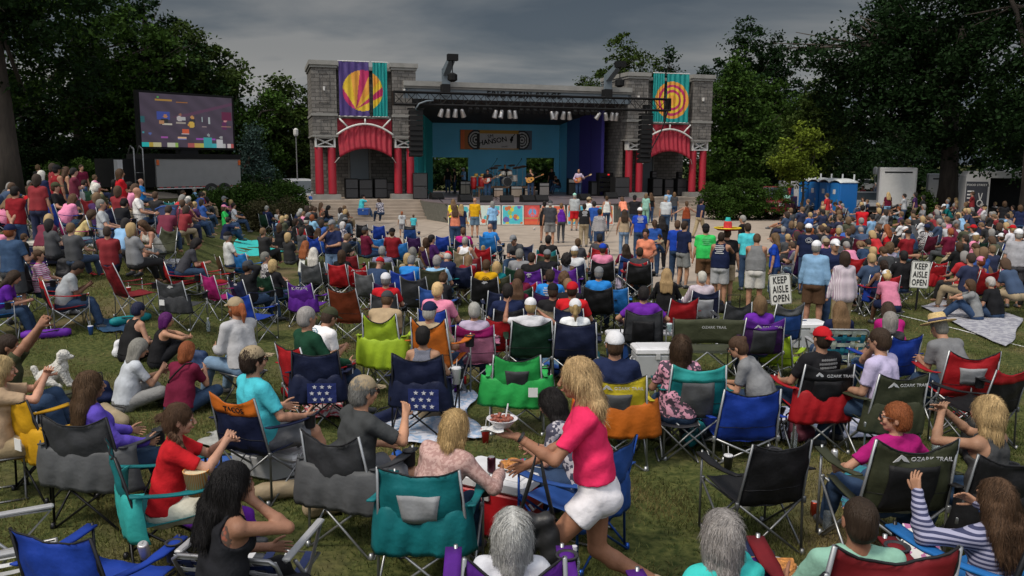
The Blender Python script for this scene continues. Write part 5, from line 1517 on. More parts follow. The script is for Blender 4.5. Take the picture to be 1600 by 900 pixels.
  F = Field(hc - .55 if st in ('long', 'braid', 'pony') else hc - .2, hc + (.2 if st != 'long' else .24), hv)
  fr = (r, f, u)
  th = {'short': .010, 'buzz': .004, 'bob': .018, 'long': .016, 'curly': .036, 'pony': .011, 'bun': .011, 'braid': .011, 'mid': .014}[st]
  F.ell(hc + u * .030 - f * .018, fr, (.077 + th, .095 + th * .9, .088 + th * 1.1), .01)
  F.ell(hc - u * .02 - f * .045, fr, (.072 + th, .070 + th, .085 + th * .5), .015)
  if st in ('bob', 'mid', 'long', 'curly'):
   dn = .12 if st in ('mid', 'curly') else .17
   for s in (-1, 1):
    F.cap(hc + r * s * .07 + u * .0 - f * .02, hc + r * s * .072 - u * dn * .8 - f * .035, .035 + th * .4, .032 + th * .3, .03)
   F.cap(hc - f * .06, hc - f * .07 - u * dn, .075, .06, .03)
  if st == 'long':
   bk = J['neck'] - J['fwd'] * .075
   for t in ((-1.5, -1.15, -.8, -.4, 0) if o.get('bs') == 3 else (-1, -.5, 0, .5, 1)):
    a = hc - f * .075 + r * t * .06 - u * .03
    b1 = J['neck'] + J['rs'] * t * .085 - J['fwd'] * .085 + J['up'] * .0
    b2 = J['chest'] + J['rs'] * t * .10 - J['fwd'] * .125 - J['up'] * (.03 + .03 * math.sin(t * 7)) if o.get('bs') != 2 else J['neck'] + J['rs'] * t * .09 - J['fwd'] * .10 - J['up'] * .06
    F.cap(a, b1, .045, .048, .02); F.cap(b1, b2, .048, .022, .02)
  if st in ('pony', 'braid'):
   a = hc - f * .11 + u * .03; F.cap(a, a - f * .035 - u * .02, .024, .028, .01)
   b1 = a - f * .04 - u * .10
   if st == 'pony': F.cap(a - f * .03, b1, .030, .036, .01); F.cap(b1, b1 - u * .11 + f * .01, .034, .012, .01)
  if st == 'braid':
   p = hc - f * .07 - u * .09 + r * o.get('bs', -1) * .04; q = J['chest'] + J['fwd'] * .14 + J['rs'] * o.get('bs', -1) * .135 + J['up'] * .01
   mid = J['neck'] + J['rs'] * o.get('bs', -1) * .15 + J['fwd'] * .05 + J['up'] * .05
   for k in range(13):
    t = k / 12; c = (1 - t) ** 2 * p + 2 * t * (1 - t) * mid + t * t * q
    w_ = nrm(J['rs']) * .010 * (1 if k % 2 else -1)
    F.ell(c + w_, (r, f, u), (.020 - .006 * t, .018 - .005 * t, .024), .008)
  if st == 'bun': F.ell(hc - f * .10 + u * .07, fr, (.04, .038, .038), .008)
  X = F.grid()
  if fine: F.F = F.F + (.0016 * np.sin((X[0] * 190 + 3 * np.sin(X[2] * 22))) * np.sin(X[1] * 160 + 2 * np.sin(X[2] * 17)) + (.010 if st == 'curly' else .003) * np.sin(X[0] * 45 + X[2] * 30) * np.sin(X[2] * (60 if st == 'curly' else 24) + X[1] * 40)).astype(np.float32)
  elif st == 'curly': F.F = F.F + (.01 * np.sin(X[0] * 60) * np.sin(X[2] * 60)).astype(np.float32)
  fc = (r, f, u)
  F.ell(hc + f * .105 - u * .035, fc, (.066, .075, .092), 0, carve=True)
  if st in ('short', 'buzz', 'pony', 'bun', 'braid'):
   for s in (-1, 1): F.ell(hc + r * s * .085 - u * .045 + f * .005, fc, (.03, .035, .055), 0, carve=True)
   F.cutplane2 = None
   if st in ('short', 'buzz'):
    F.F = np.maximum(F.F, -((X[0] - hc[0]) * u[0] + (X[1] - hc[1]) * u[1] + (X[2] - hc[2]) * u[2] + .095))
  hv_, hq_ = F.mesh(); parts.append((hv_, hq_)); m = M_HAIR
  if fine and st != 'buzz': parts.append(strands(hv_, hq_, J, st))
 elif part == 'cap':
  hc, f, u, r = J['hc'], J['hf'], J['hu'], J['hr']
  hv = min(vox, .010)
  if o.get('back'): bf = -f
  else: bf = f
  F = Field(hc - .24, hc + .24, hv)
  fr = (r, f, u)
  F.ell(hc + u * .036 - f * .014, fr, (.091, .109, .098), 0)
  F.cutplane(hc + u * .030 + bf * .0, -nrm(u + bf * -.12))
  c = hc + u * .040 + bf * .125
  G = Field(hc - .24, hc + .24, hv)
  G.ell(c, (r, bf, u), (.078, .085, .030), 0)
  X = G.grid()
  hgt = (X[0] - c[0]) * u[0] + (X[1] - c[1]) * u[1] + (X[2] - c[2]) * u[2] + 1.2 * ((X[0] - c[0]) * r[0] + (X[1] - c[1]) * r[1] + (X[2] - c[2]) * r[2]) ** 2 / .09
  along = (X[0] - c[0]) * bf[0] + (X[1] - c[1]) * bf[1] + (X[2] - c[2]) * bf[2]
  G.F = np.maximum(G.F, np.abs(hgt + along * .22) - max(.006, hv * .62)); G.F = np.maximum(G.F, -along - .05)
  F.F = np.minimum(F.F, G.F)
  parts.append(F.mesh()); m = M_CLOTH
 elif part == 'shoes':
  F = Field(np.minimum(J['anR'], J['anL']) - .25, np.maximum(J['anR'], J['anL']) + .25, max(vox, .012))
  for s in 'RL':
   fd = foot_dir(J, s); an = J['an' + s]
   F.cap(an - V3(0, 0, .035) - fd * .035, an + fd * .135 - V3(0, 0, .048), .044, .036, .02)
   F.cap(an - V3(0, 0, .0), an - V3(0, 0, .04) + fd * .03, .042, .044, .02)
  parts.append(F.mesh()); m = M_LEATHER
 if sum(len(q) for v, q in parts) == 0: MESHCACHE[ck] = None; return None
 me = np_mesh(part, parts, m)
 MESHCACHE[ck] = me
 return me
def face_parts(J, parent, eye=(.08, .05, .03), glasses=None, brow=(.06, .04, .03), lips=None, beard=None):
 hc, f, u, r = J['hc'], J['hf'], J['hu'], J['hr']
 T = Matrix(((r[0], f[0], u[0], hc[0]), (r[1], f[1], u[1], hc[1]), (r[2], f[2], u[2], hc[2]), (0, 0, 0, 1)))
 for s in (-1, 1):
  b = MB(); b.lathe([(.001, -.0085), (.006, -.0065), (.0085, 0), (.006, .0065), (.001, .0085)], 10, T @ Matrix.Translation((s * .031, .0795, .003))); e = b.build('eye', M_PLASTIC, parent, (.42, .40, .38), smooth=True)
  b = MB(); b.lathe([(.001, -.002), (.0052, 0), (.001, .002)], 10, T @ Matrix.Translation((s * .031, .0880, .003)) @ Matrix.Rotation(math.pi / 2, 4, 'X')); b.build('iris', M_PLASTIC, e, eye)
  b = MB(); b.tube([T @ Vector((s * x, y, z)) for x, y, z in ((.016, .0945, .020), (.03, .093, .0245), (.046, .083, .019))], [.0022, .0032, .0016], 6); b.build('eyebrow', M_HAIR, parent, brow)
 b = MB(); b.tube([T @ Vector(p) for p in ((-.022, .090, -.060), (-.010, .0985, -.058), (0, .0995, -.0595), (.010, .0985, -.058), (.022, .090, -.060))], [.001, .004, .0045, .004, .001], 8); b.build('lips', M_SKIN, parent, lips or (.38, .13, .11), smooth=True)
 if glasses:
  b = MB()
  for s in (-1, 1): b.rbox(-.026, .026, -.002, .002, -.018, .018, .0015, T @ Matrix.Translation((s * .033, .108, .003)) @ Matrix.Rotation(RAD(-s * 10), 4, 'Z'))
  b.tube([T @ Vector((x, .110, .010)) for x in (-.01, .01)], .002, 5)
  for s in (-1, 1): b.tube([T @ Vector(p) for p in ((s * .058, .103, .010), (s * .078, .05, .010), (s * .083, -.02, -.002))], .0022, 5)
  b.build('sunglasses', M_PLASTIC, parent, glasses)
 if beard is not None:
  F = Field(hc - .16, hc + .16, .006)
  fr = (r, f, u)
  F.ell(hc - u * .055 + f * .024, fr, (.066, .074, .065), .01); F.ell(hc - u * .10 + f * .055, fr, (.032, .03, .03), .015)
  X = F.grid(); F.F = F.F + (.003 * np.sin(X[0] * 150) * np.sin(X[2] * 130)).astype(np.float32)
  F.ell(hc + f * .10 - u * .052, fr, (.022, .03, .012), 0, carve=True); F.ell(hc + f * .08 + u * .02, fr, (.075, .08, .062), 0, carve=True)
  link('beard', np_mesh('beard', [F.mesh()], M_HAIR), parent, beard)
# ---- poses ------------------------------------------------------------------------------
def pose(name, fem=False, fat=1.0, **kw):
 a = dict(fem=fem, fat=fat)
 if name.startswith('stand'):
  z = .95; P = (0, 0, z)
  d = dict(lean=2, feet={'R': (.11, .02, .085), 'L': (-.12, -.03, .085)})
  if name == 'stand': d.update(hands={'R': (.27, .04, .88), 'L': (-.27, .06, .88)})
  elif name == 'stand_cross': d.update(hands={'R': (-.10, .20, 1.20), 'L': (.10, .22, 1.17)}, ep={'R': (.8, 0, -.6), 'L': (-.8, 0, -.6)})
  elif name == 'stand_back': d.update(hands={'R': (-.01, -.17, .92), 'L': (.03, -.18, .96)}, ep={'R': (1, -.4, 0), 'L': (-1, -.4, 0)})
  elif name == 'stand_hip': d.update(hands={'R': (.19, .06, 1.02), 'L': (-.26, .08, .90)}, ep={'R': (1, -.5, 0)})
  elif name == 'stand_drink': d.update(hands={'R': (.16, .28, 1.16), 'L': (-.26, .06, .88)}, ep={'R': (.6, -.3, -1)})
  elif name == 'stand_chin': d.update(hands={'R': (.05, .20, 1.46), 'L': (-.02, .24, 1.12)}, ep={'R': (.7, .3, -.8), 'L': (-.8, 0, -.6)})
  elif name == 'stand_phone': d.update(hands={'R': (.08, .36, 1.52), 'L': (-.08, .36, 1.50)}, ep={'R': (.7, 0, -.8), 'L': (-.7, 0, -.8)})
  elif name == 'stand_up': d.update(hands={'R': (.30, .15, 1.95), 'L': (-.26, .06, .88)}, ep={'R': (.8, -.2, 0)})
  elif name == 'stand_walk': d.update(lean=5, feet={'R': (.09, .26, .085), 'L': (-.09, -.28, .12)}, hands={'R': (.24, -.14, .92), 'L': (-.24, .22, .95)})
  elif name == 'stand_wide': d.update(hands={'R': (.62, .10, 1.12), 'L': (-.60, .15, 1.15)}, feet={'R': (.13, .1, .085), 'L': (-.13, -.12, .085)})
  elif name == 'stand_guitar': d.update(hands={'R': (.10, .22, 1.06), 'L': (-.40, .30, 1.22)}, ep={'R': (.9, -.3, -.3), 'L': (-.6, 0, -1)}, hp=14)
  elif name == 'stand_sing': d.update(hands={'R': (.12, .22, 1.06), 'L': (-.03, .18, 1.52)}, ep={'R': (.9, -.3, -.3), 'L': (-.8, .1, -.8)})
  elif name == 'stand_bent': d.update(lean=28, hands={'R': (.14, .42, 1.02), 'L': (-.12, .44, 1.0)}, hp=18)
 elif name.startswith('chair'):
  P = (0, -.05, .50)
  d = dict(lean=-9, slouch=6, feet={'R': (.15, .50, .085), 'L': (-.15, .52, .085)}, kp={'R': (.15, .6, 1), 'L': (-.15, .6, 1)})
  if name == 'chair': d.update(hands={'R': (.22, .26, .66), 'L': (-.22, .26, .66)})
  elif name == 'chair_arm': d.update(hands={'R': (.31, .18, .68), 'L': (-.31, .18, .68)}, ep={'R': (.8, -.6, -.2), 'L': (-.8, -.6, -.2)})
  elif name == 'chair_face': d.update(lean=4, hands={'R': (.06, .14, 1.06), 'L': (-.12, .30, .66)}, ep={'R': (.7, .3, -.8)})
  elif name == 'chair_fwd': d.update(lean=22, slouch=12, hands={'R': (.05, .46, .66), 'L': (-.05, .46, .66)}, hp=10)
  elif name == 'chair_clap': d.update(lean=0, hands={'R': (.035, .34, 1.08), 'L': (-.035, .34, 1.08)}, ep={'R': (.8, 0, -.7), 'L': (-.8, 0, -.7)})
  elif name == 'chair_behind': d.update(hands={'R': (.10, -.12, 1.18), 'L': (-.22, .26, .66)}, ep={'R': (1, .2, .2)})
  elif name == 'chair_phone': d.update(lean=10, slouch=14, hands={'R': (.06, .34, .78), 'L': (-.06, .34, .78)}, hp=35)
  elif name == 'chair_cross': d.update(feet={'R': (-.02, .55, .22), 'L': (-.12, .48, .085)}, hands={'R': (.1, .3, .68), 'L': (-.1, .3, .68)})
  elif name == 'chair_wave': d.update(lean=0, hands={'R': (.2, .3, 1.0), 'L': (-.34, .26, 1.15)}, ep={'L': (-.5, -.2, -1)})
 elif name.startswith('ground'):
  P = (0, -.12, .13)
  d = dict(lean=8, slouch=12)
  if name == 'ground': d.update(feet={'R': (-.10, .30, .09), 'L': (.10, .34, .09)}, kp={'R': (1.2, .1, .5), 'L': (-1.2, .1, .5)}, hands={'R': (.2, .26, .26), 'L': (-.2, .26, .26)})
  elif name == 'ground_knees': d.update(feet={'R': (.12, .52, .085), 'L': (-.12, .50, .085)}, kp={'R': (.1, .2, 1), 'L': (-.1, .2, 1)}, hands={'R': (.06, .38, .46), 'L': (-.06, .38, .46)}, ep={'R': (1, 0, 0), 'L': (-1, 0, 0)})
  elif name == 'ground_back': d.update(lean=-18, slouch=10, feet={'R': (.12, .78, .085), 'L': (-.14, .66, .085)}, kp={'R': (.1, 0, 1), 'L': (-.1, 0, 1)}, hands={'R': (.28, -.30, .06), 'L': (-.28, -.30, .06)}, ep={'R': (.2, -1, 0), 'L': (-.2, -1, 0)})
  elif name == 'ground_eat': d.update(feet={'R': (-.10, .30, .09), 'L': (.10, .34, .09)}, kp={'R': (1.2, .1, .5), 'L': (-1.2, .1, .5)}, hands={'R': (.07, .32, .48), 'L': (-.05, .34, .42)}, hp=12)
 elif name == 'kneel':
  P = (0, 0, .52); d = dict(lean=4, feet={'R': (.10, -.42, .08), 'L': (-.10, -.42, .08)}, kp={'R': (0, 1, -.2), 'L': (0, 1, -.2)}, hands={'R': (.12, .3, .72), 'L': (-.12, .3, .72)})
 elif name == 'drummer':
  P = (0, 0, .58); d = dict(lean=6, feet={'R': (.25, .45, .085), 'L': (-.25, .45, .085)}, kp={'R': (.4, .5, 1), 'L': (-.4, .5, 1)}, hands={'R': (.3, .42, .98), 'L': (-.32, .40, 1.0)}, ep={'R': (1, -.3, -.3), 'L': (-1, -.3, -.3)})
 d.update(a)
 for k, v in kw.items():
  if k in ('hands', 'feet', 'ep', 'kp') and k in d: d[k] = {**d[k], **v}
  else: d[k] = v
 P = d.pop('pz', P)
 extra = {k: d.pop(k) for k in list(d) if k in ('pnR', 'pnL', 'ftR', 'ftL')}
 J = skel(P, **d)
 for k, v in extra.items(): J[k] = nrm(np.array(v, float))
 return J
PEOPLE = []
SKIN = {'pale': (.42, .24, .17), 'fair': (.36, .19, .125), 'tan': (.27, .13, .08), 'brown': (.14, .07, .045), 'dark': (.07, .038, .028)}
HAIRC = {'black': (.012, .010, .010), 'darkbrown': (.030, .018, .012), 'brown': (.065, .036, .020), 'lightbrown': (.14, .085, .045), 'blonde': (.36, .25, .12), 'grey': (.22, .21, .20), 'white': (.50, .48, .45), 'red': (.20, .06, .022), 'purple': (.10, .012, .12), 'navyblack': (.010, .012, .03), 'saltpepper': (.12, .115, .11)}
COLR = {'black': (.012, .012, .014), 'white': (.62, .62, .64), 'offwhite': (.52, .50, .45), 'lightgrey': (.36, .37, .39), 'grey': (.17, .175, .185), 'charcoal': (.05, .052, .058), 'navy': (.012, .018, .055), 'blue': (.025, .085, .32), 'royal': (.012, .05, .36), 'brightblue': (.02, .17, .50), 'lightblue': (.20, .36, .55), 'cyan': (.06, .42, .50), 'teal': (.008, .17, .19), 'turquoise': (.04, .42, .40), 'mint': (.25, .48, .40), 'green': (.03, .42, .09), 'darkgreen': (.010, .045, .025), 'olive': (.050, .055, .030), 'lime': (.38, .55, .03), 'yellow': (.66, .52, .03), 'gold': (.62, .33, .01), 'paleyellow': (.60, .50, .22), 'orange': (.60, .15, .015), 'coral': (.66, .22, .13), 'red': (.42, .012, .018), 'darkred': (.20, .012, .018), 'maroon': (.12, .010, .030), 'magenta': (.35, .012, .14), 'pink': (.58, .20, .32), 'hotpink': (.56, .022, .085), 'lilac': (.42, .36, .50), 'purple': (.11, .018, .28), 'indigo': (.09, .06, .36), 'darkpurple': (.045, .012, .08), 'tan': (.36, .26, .17), 'khaki': (.30, .235, .15), 'brown': (.09, .05, .028), 'denim': (.030, .055, .11), 'lightdenim': (.12, .19, .28), 'rust': (.22, .045, .018), 'silver': (.35, .36, .37)}
CNAME = {'lightgrey': 'light grey', 'offwhite': 'off white', 'royal': 'royal blue', 'brightblue': 'bright blue', 'lightblue': 'light blue', 'darkgreen': 'dark green', 'paleyellow': 'pale yellow', 'darkred': 'dark red', 'hotpink': 'hot pink', 'darkpurple': 'dark purple', 'lightdenim': 'pale denim', 'darkbrown': 'dark brown', 'lightbrown': 'light brown', 'navyblack': 'black', 'saltpepper': 'salt and pepper', 'charcoal': 'charcoal'}
def cname(c): return CNAME.get(c, c)
PATT = {'stripe_pink': ('hstripe', (.55, .50, .55), (.40, .06, .20), 9.0, 'pink and white striped'), 'stripe_navy': ('hstripe', (.03, .035, .09), (.30, .30, .42), 11.0, 'navy and grey striped'), 'plaid': ('check', (.50, .48, .48), (.05, .05, .06), 26.0, 'black and white checked'), 'plaid_pale': ('vstripe', (.55, .52, .53), (.32, .22, .30), 14.0, 'pale striped'), 'pinkpattern': ('blotch', (.60, .28, .38), (.06, .04, .06), 22.0, 'pink and black patterned'), 'floral': ('blotch', (.05, .05, .08), (.45, .42, .45), 16.0, 'floral patterned'), 'lace': ('blotch', (.46, .30, .27), (.34, .20, .18), 40.0, 'dusty pink lace'), 'tiedye': ('blotch', (.35, .06, .30), (.04, .20, .40), 9.0, 'tie dyed'), 'camo': ('blotch', (.16, .14, .09), (.05, .055, .03), 24.0, 'camouflage'), 'halter': ('vstripe', (.012, .016, .04), (.22, .23, .28), 30.0, 'navy patterned halter')}
def person(loc, yaw, J, key, vox, top='grey', tst='tee', bot='denim', bst='pants', hair='brown', hst='short', skin='fair', cap=None, capback=False, scale=1.0, shoes='charcoal', curl=.3, hem=-.03, bs=1, label=None, group=None, detail=2, barefoot=False, cat='person', face=None, name='person'):
 """build one person; detail 2 near, 1 mid, 0 far"""
 t = empty(name, loc, yaw, label, cat, group, scale)
 jt = lambda c, a=.16: tuple(x * f_ for x, f_ in zip(c, (lambda k: (k * RNG.uniform(.96, 1.04), k, k * RNG.uniform(.92, 1.05)))(RNG.uniform(1 - a, 1 + a))))
 link('body', person_mesh(key, J, 'body', vox, curl=curl), t, jt(SKIN[skin]))
 me = person_mesh(key, J, 'top', vox, st=tst, hem=hem, seed=(hash(key) % 7 if vox < .0125 else 1))
 if me:
  if top in PATT:
   p = PATT[top]
   o = link('shirt', me, t, (1, 1, 1)); 
   o.material_slots[0].link = 'OBJECT'; o.material_slots[0].material = wovenmat('cloth_' + top, p[0], p[1], p[2], p[3])
  else: link('shirt', me, t, jt(COLR[top], .2))
 me = person_mesh(key, J, 'bottom', vox, st=bst)
 if me: link('trousers' if bst in ('pants', 'tight') else 'shorts', me, t, jt(COLR[bot], .25))
 if hst != 'bald':
  st = hst
  if cap and hst in ('curly',): st = 'mid'
  me = person_mesh(key, J, 'hair', vox, st=st, bs=bs)
  if me: link('hair', me, t, jt(HAIRC[hair], .28))
 if cap:
  me = person_mesh(key, J, 'cap', vox, back=capback)
  if me: link('cap', me, t, COLR[cap])
 if not barefoot:
  me = person_mesh(key, J, 'shoes', vox)
  if me: link('shoes', me, t, COLR[shoes])
 if face is not None: face_parts(J, t, **face)
 PEOPLE.append(t)
 return t
# ================================================================ CAMP CHAIRS
CHCACHE = {}
def chair_meshes(style, w, worn=0):
 ck = (style, w, worn)
 if ck in CHCACHE: return CHCACHE[ck]
 R_ = {}
 q = random.Random(worn * 13 + int(w * 100))
 zs = .42 if style != 'low' else .22
 zt = {'quad': .92, 'low': .68, 'tall': 1.06, 'box': .90}.get(style, .92)
 yb = -.24; dip = q.uniform(.05, .11) if style != 'box' else .01; bul = q.uniform(.03, .07)
 yt = -.37 if style != 'tall' else -.50
 ph = q.uniform(0, 6)
 def back(u, v):
  a = 1 - (2 * u - 1) ** 2
  x = (u - .5) * (w - .05 * v)
  y = yb + (yt - yb) * v - bul * a * math.sin(math.pi * min(1, v * 1.1)) + .008 * math.sin(u * 17 + v * 9 + ph) + .006 * math.sin(u * 6 - v * 14 + ph)
  z = zs - .02 + (zt - zs + .02) * v - dip * a * v ** 4
  return (x, y, z)
 b = MB(); b.sheet(back, 14, 10, .006); R_['back'] = b.mesh('back_panel', M_NYLON, True)
 def seat(u, v):
  a = 1 - (2 * u - 1) ** 2
  return ((u - .5) * w, yb + .5 * v, zs + .03 * v - .07 * a * math.sin(math.pi * (.15 + .8 * v)) + .004 * math.sin(u * 20 + v * 8))
 b = MB(); b.sheet(seat, 12, 8, .006); R_['seat'] = b.mesh('seat_panel', M_NYLON, True)
 for s in (-1, 1):
  def arm(u, v):
   x = s * (w / 2 + .045 + .05 * (u - .5) * (1.5 if v > .6 else 1)); t = v
   return (x, -.31 + .60 * t, (.67 if style != 'low' else .42) - .03 * t - .03 * math.sin(math.pi * t))
  b = MB(); b.sheet(arm, 3, 8, .012); R_['arm%d' % s] = b.mesh('armrest', M_NYLON, True)
 b = MB(); r = .0095; h = w / 2
 za = .66 if style != 'low' else .41
 hub = zs + .0
 T = lambda p, q_: b.tube([p, q_], r, 7)
 T((-h, .27, 0), (h, .265, hub)); T((h, .285, 0), (-h, .28, hub))
 T((-h, -.28, 0), (h, -.25, hub)); T((h, -.30, 0), (-h, -.265, hub))
 for s in (-1, 1):
  T((s * (h + .012), .28, 0), (s * (h + .012), -.25, hub)); T((s * (h + .03), -.29, 0), (s * (h + .03), .27, hub))
  b.tube([(s * (h + .02), -.26, .02), (s * (h + .012), yb - .01, zs), (s * (h - .02), yt, zt)], .010, 8)
  b.tube([(s * (h + .035), .28, .02), (s * (h + .035), .28, za)], .0095, 7)
  for y in (.28, -.29): b.lathe([(.02, 0), (.022, .01), (.015, .045)], 8, Matrix.Translation((s * (h + .01), y, 0)))
  for (y, z) in ((.28, hub), (-.26, hub)): b.lathe([(.014, -.025), (.017, -.02), (.017, .02), (.014, .025)], 8, Matrix.Translation((s * (h + .02), y, z)))
 R_['frame'] = b.mesh('frame', M_METAL, True)
 b = MB(); b.tube([back(0, k / 8) for k in range(9)] + [back(k / 12, 1) for k in range(1, 12)] + [back(1, 1 - k / 8) for k in range(9)], .006, 5)
 for vv in (.28,): b.tube([tuple(np.array(back(k / 12, vv)) + np.array((0, -.004, 0))) for k in range(13)], .003, 4)
 R_['piping'] = b.mesh('piping', M_NYLON, True)
 def flap(u, v):
  a = 1 - (2 * u - 1) ** 2
  wd = w * (1.12 + .14 * v)
  x = (u - .5) * wd
  fold = .014 * math.sin(u * 9 + ph) + .009 * math.sin(u * 31 + ph * 2 + v * 4) + .006 * math.sin(u * 53 - v * 9)
  y = yt + .055 - .05 * v ** .5 - fold * (.3 + .7 * v) + .05 * v * v + .10 * (1 - a) ** 3
  z = .67 - (.34 + .012 * math.sin(u * 5 + ph) + .015 * a) * v - .03 * a * (1 - v) 
  return (x, y, z)
 b = MB(); b.sheet(flap, 26, 10, .008); R_['flap'] = b.mesh('draped_flap', M_NYLON, True)
 def mesh_panel(u, v):
  p = back(.24 + .52 * u * 1 + (0.06 * (1 - v)) * (1 - 2 * u), .30 + .38 * v); return (p[0], p[1] - .006, p[2])
 b = MB(); b.sheet(mesh_panel, 8, 5, .004); R_['mesh'] = b.mesh('mesh_panel', M_NYLON, True)
 def band(u, v):
  p = back(u, .70 + .30 * v); return (p[0] * 1.01, p[1] - .007, p[2] + .003)
 b = MB(); b.sheet(band, 14, 4, .004); R_['band'] = b.mesh('head_band', M_NYLON, True)
 def core(u, v):
  p = back(.2 + .6 * u, v * .7); return (p[0], p[1] - .006, p[2])
 b = MB(); b.sheet(core, 10, 8, .004); R_['core'] = b.mesh('centre_panel', M_NYLON, True)
 b = MB(); b.lathe([(.042, 0), (.045, .002), (.048, .11), (.052, .112), (.052, .118), (.04, .117), (.038, .01)], 14); R_['cup'] = b.mesh('cup_holder', M_NYLON, True)
 R_['fn'] = back; R_['zt'] = zt; R_['yt'] = yt
 CHCACHE[ck] = R_
 return R_
CHAIRS = []
FAB = {k: tuple(x * .72 for x in v) for k, v in COLR.items()}
FAB['grey'] = (.075, .078, .083)
FRAMES = {'steel': (.30, .31, .32), 'black': (.02, .02, .022), 'grey': (.16, .165, .17), 'blueframe': (.02, .08, .35)}
LOGOC = (.55, .55, .57)
def chair(loc, yaw, color='navy', style='quad', w=.50, frame='steel', seatc=None, band=None, core=None, mesh=None, flap=None, logo=None, arm=None, worn=0, scale=1.0, label=None, group=None, cup=True, tagp=None, flapx=1.0):
 t = empty('camp_chair', loc, yaw, label, 'folding chair', group, scale)
 w = round(min(w, .60) * .88 + .02, 2); R_ = chair_meshes(style, w, worn); c = FAB[color]
 link('back_panel', R_['back'], t, c); link('seat_panel', R_['seat'], t, FAB[seatc] if seatc else c)
 for s in (-1, 1): link('armrest', R_['arm%d' % s], t, FAB[arm] if arm else c)
 link('frame', R_['frame'], t, FRAMES[frame])
 if math.hypot(loc[0], loc[1]) < 15: link('piping', R_['piping'], t, (.012, .012, .014))
 if band: link('head_band', R_['band'], t, FAB[band])
 if core: link('centre_panel', R_['core'], t, FAB[core])
 if mesh: link('mesh_panel', R_['mesh'], t, FAB[mesh])
 if flap:
  f = link('draped_flap', R_['flap'], t, FAB[flap])
  f.scale = (flapx, 1, 1)
  if tagp:
   b = MB(); b.box(-.05, .05, -.012, -.004, -.05, .05); o = b.build('care_label', M_PLASTIC, t, (.6, .6, .6)); o.location = (tagp, -.395, .52)
 if cup:
  o = link('cup_holder', R_['cup'], t, (.03, .03, .035)); o.location = (w / 2 + .05, .2, .53 if style != 'low' else .28)
 if logo:
  p = R_['fn'](.5, .86); 
  ang = math.pi / 2 + math.atan2(.13, .5)
  def put(ob, x, z=.0, dy=-.016):
   q_ = R_['fn'](.5 + x / w, .84 + z); ob.location = (q_[0], q_[1] + dy, q_[2]); ob.rotation_euler = (ang - .02, 0, 0)
  if logo[0] == 'peak':
   b = MB(); b.prism([(-.055, -.022), (-.01, .032), (.022, .012), (.05, -.022), (.01, -.012), (-.008, .008), (-.02, -.012)], -.002, .002, 'z'); o = b.build('peak_emblem', M_PLASTIC, t, LOGOC); put(o, -.10)
   me = text_mesh(logo[1], .042, .0015, 'LEFT'); me.materials.append(M_PLASTIC); o = link('lettering', me, t, LOGOC); put(o, -.035)
  elif logo[0] == 'text':
   me = text_mesh(logo[1], logo[2] if len(logo) > 2 else .07, .0015, 'CENTER', 1.05, .002); me.materials.append(M_PLASTIC); o = link('lettering', me, t, COLR[logo[3]] if len(logo) > 3 else LOGOC); put(o, logo[4] if len(logo) > 4 else 0, dy=-.02)
  elif logo[0] == 'stars':
   b = MB(); fo = t
   for (sx, sz) in [(x_, z_) for x_ in (-.12, -.04, .04) for z_ in (-.13, -.06, .01)]:
    pts = []
    for k in range(10):
     r_ = .026 if k % 2 == 0 else .011; a = math.pi / 2 + k * math.pi / 5
     pts.append((sx + r_ * math.cos(a) + (.03 if int(sz * 100) % 2 else 0), sz + r_ * math.sin(a)))
    b.prism(pts, -.002, .002, 'y')
   o = b.build('star_print', M_PLASTIC, t, (.55, .55, .6)); o.location = (.08, -.405, .52); o.rotation_euler = (RAD(3), 0, 0)
   b = MB(); b.box(-.17, .14, -.001, .001, -.17, .05); o = b.build('flag_patch', M_CLOTH, t, (.02, .03, .12)); o.location = (.08, -.400, .52); o.rotation_euler = (RAD(3), 0, 0)
  elif logo[0] == 'mark':
   b = MB(); b.prism([(-.06, -.01), (-.02, .025), (.05, .02), (.065, -.005), (.02, -.01), (.0, -.03)], -.002, .002, 'z'); b.prism([(-.03, -.05), (.03, -.04), (.03, -.055), (-.03, -.062)], -.002, .002, 'z'); o = b.build('emblem', M_PLASTIC, t, LOGOC); put(o, 0)
 CHAIRS.append(t)
 return t
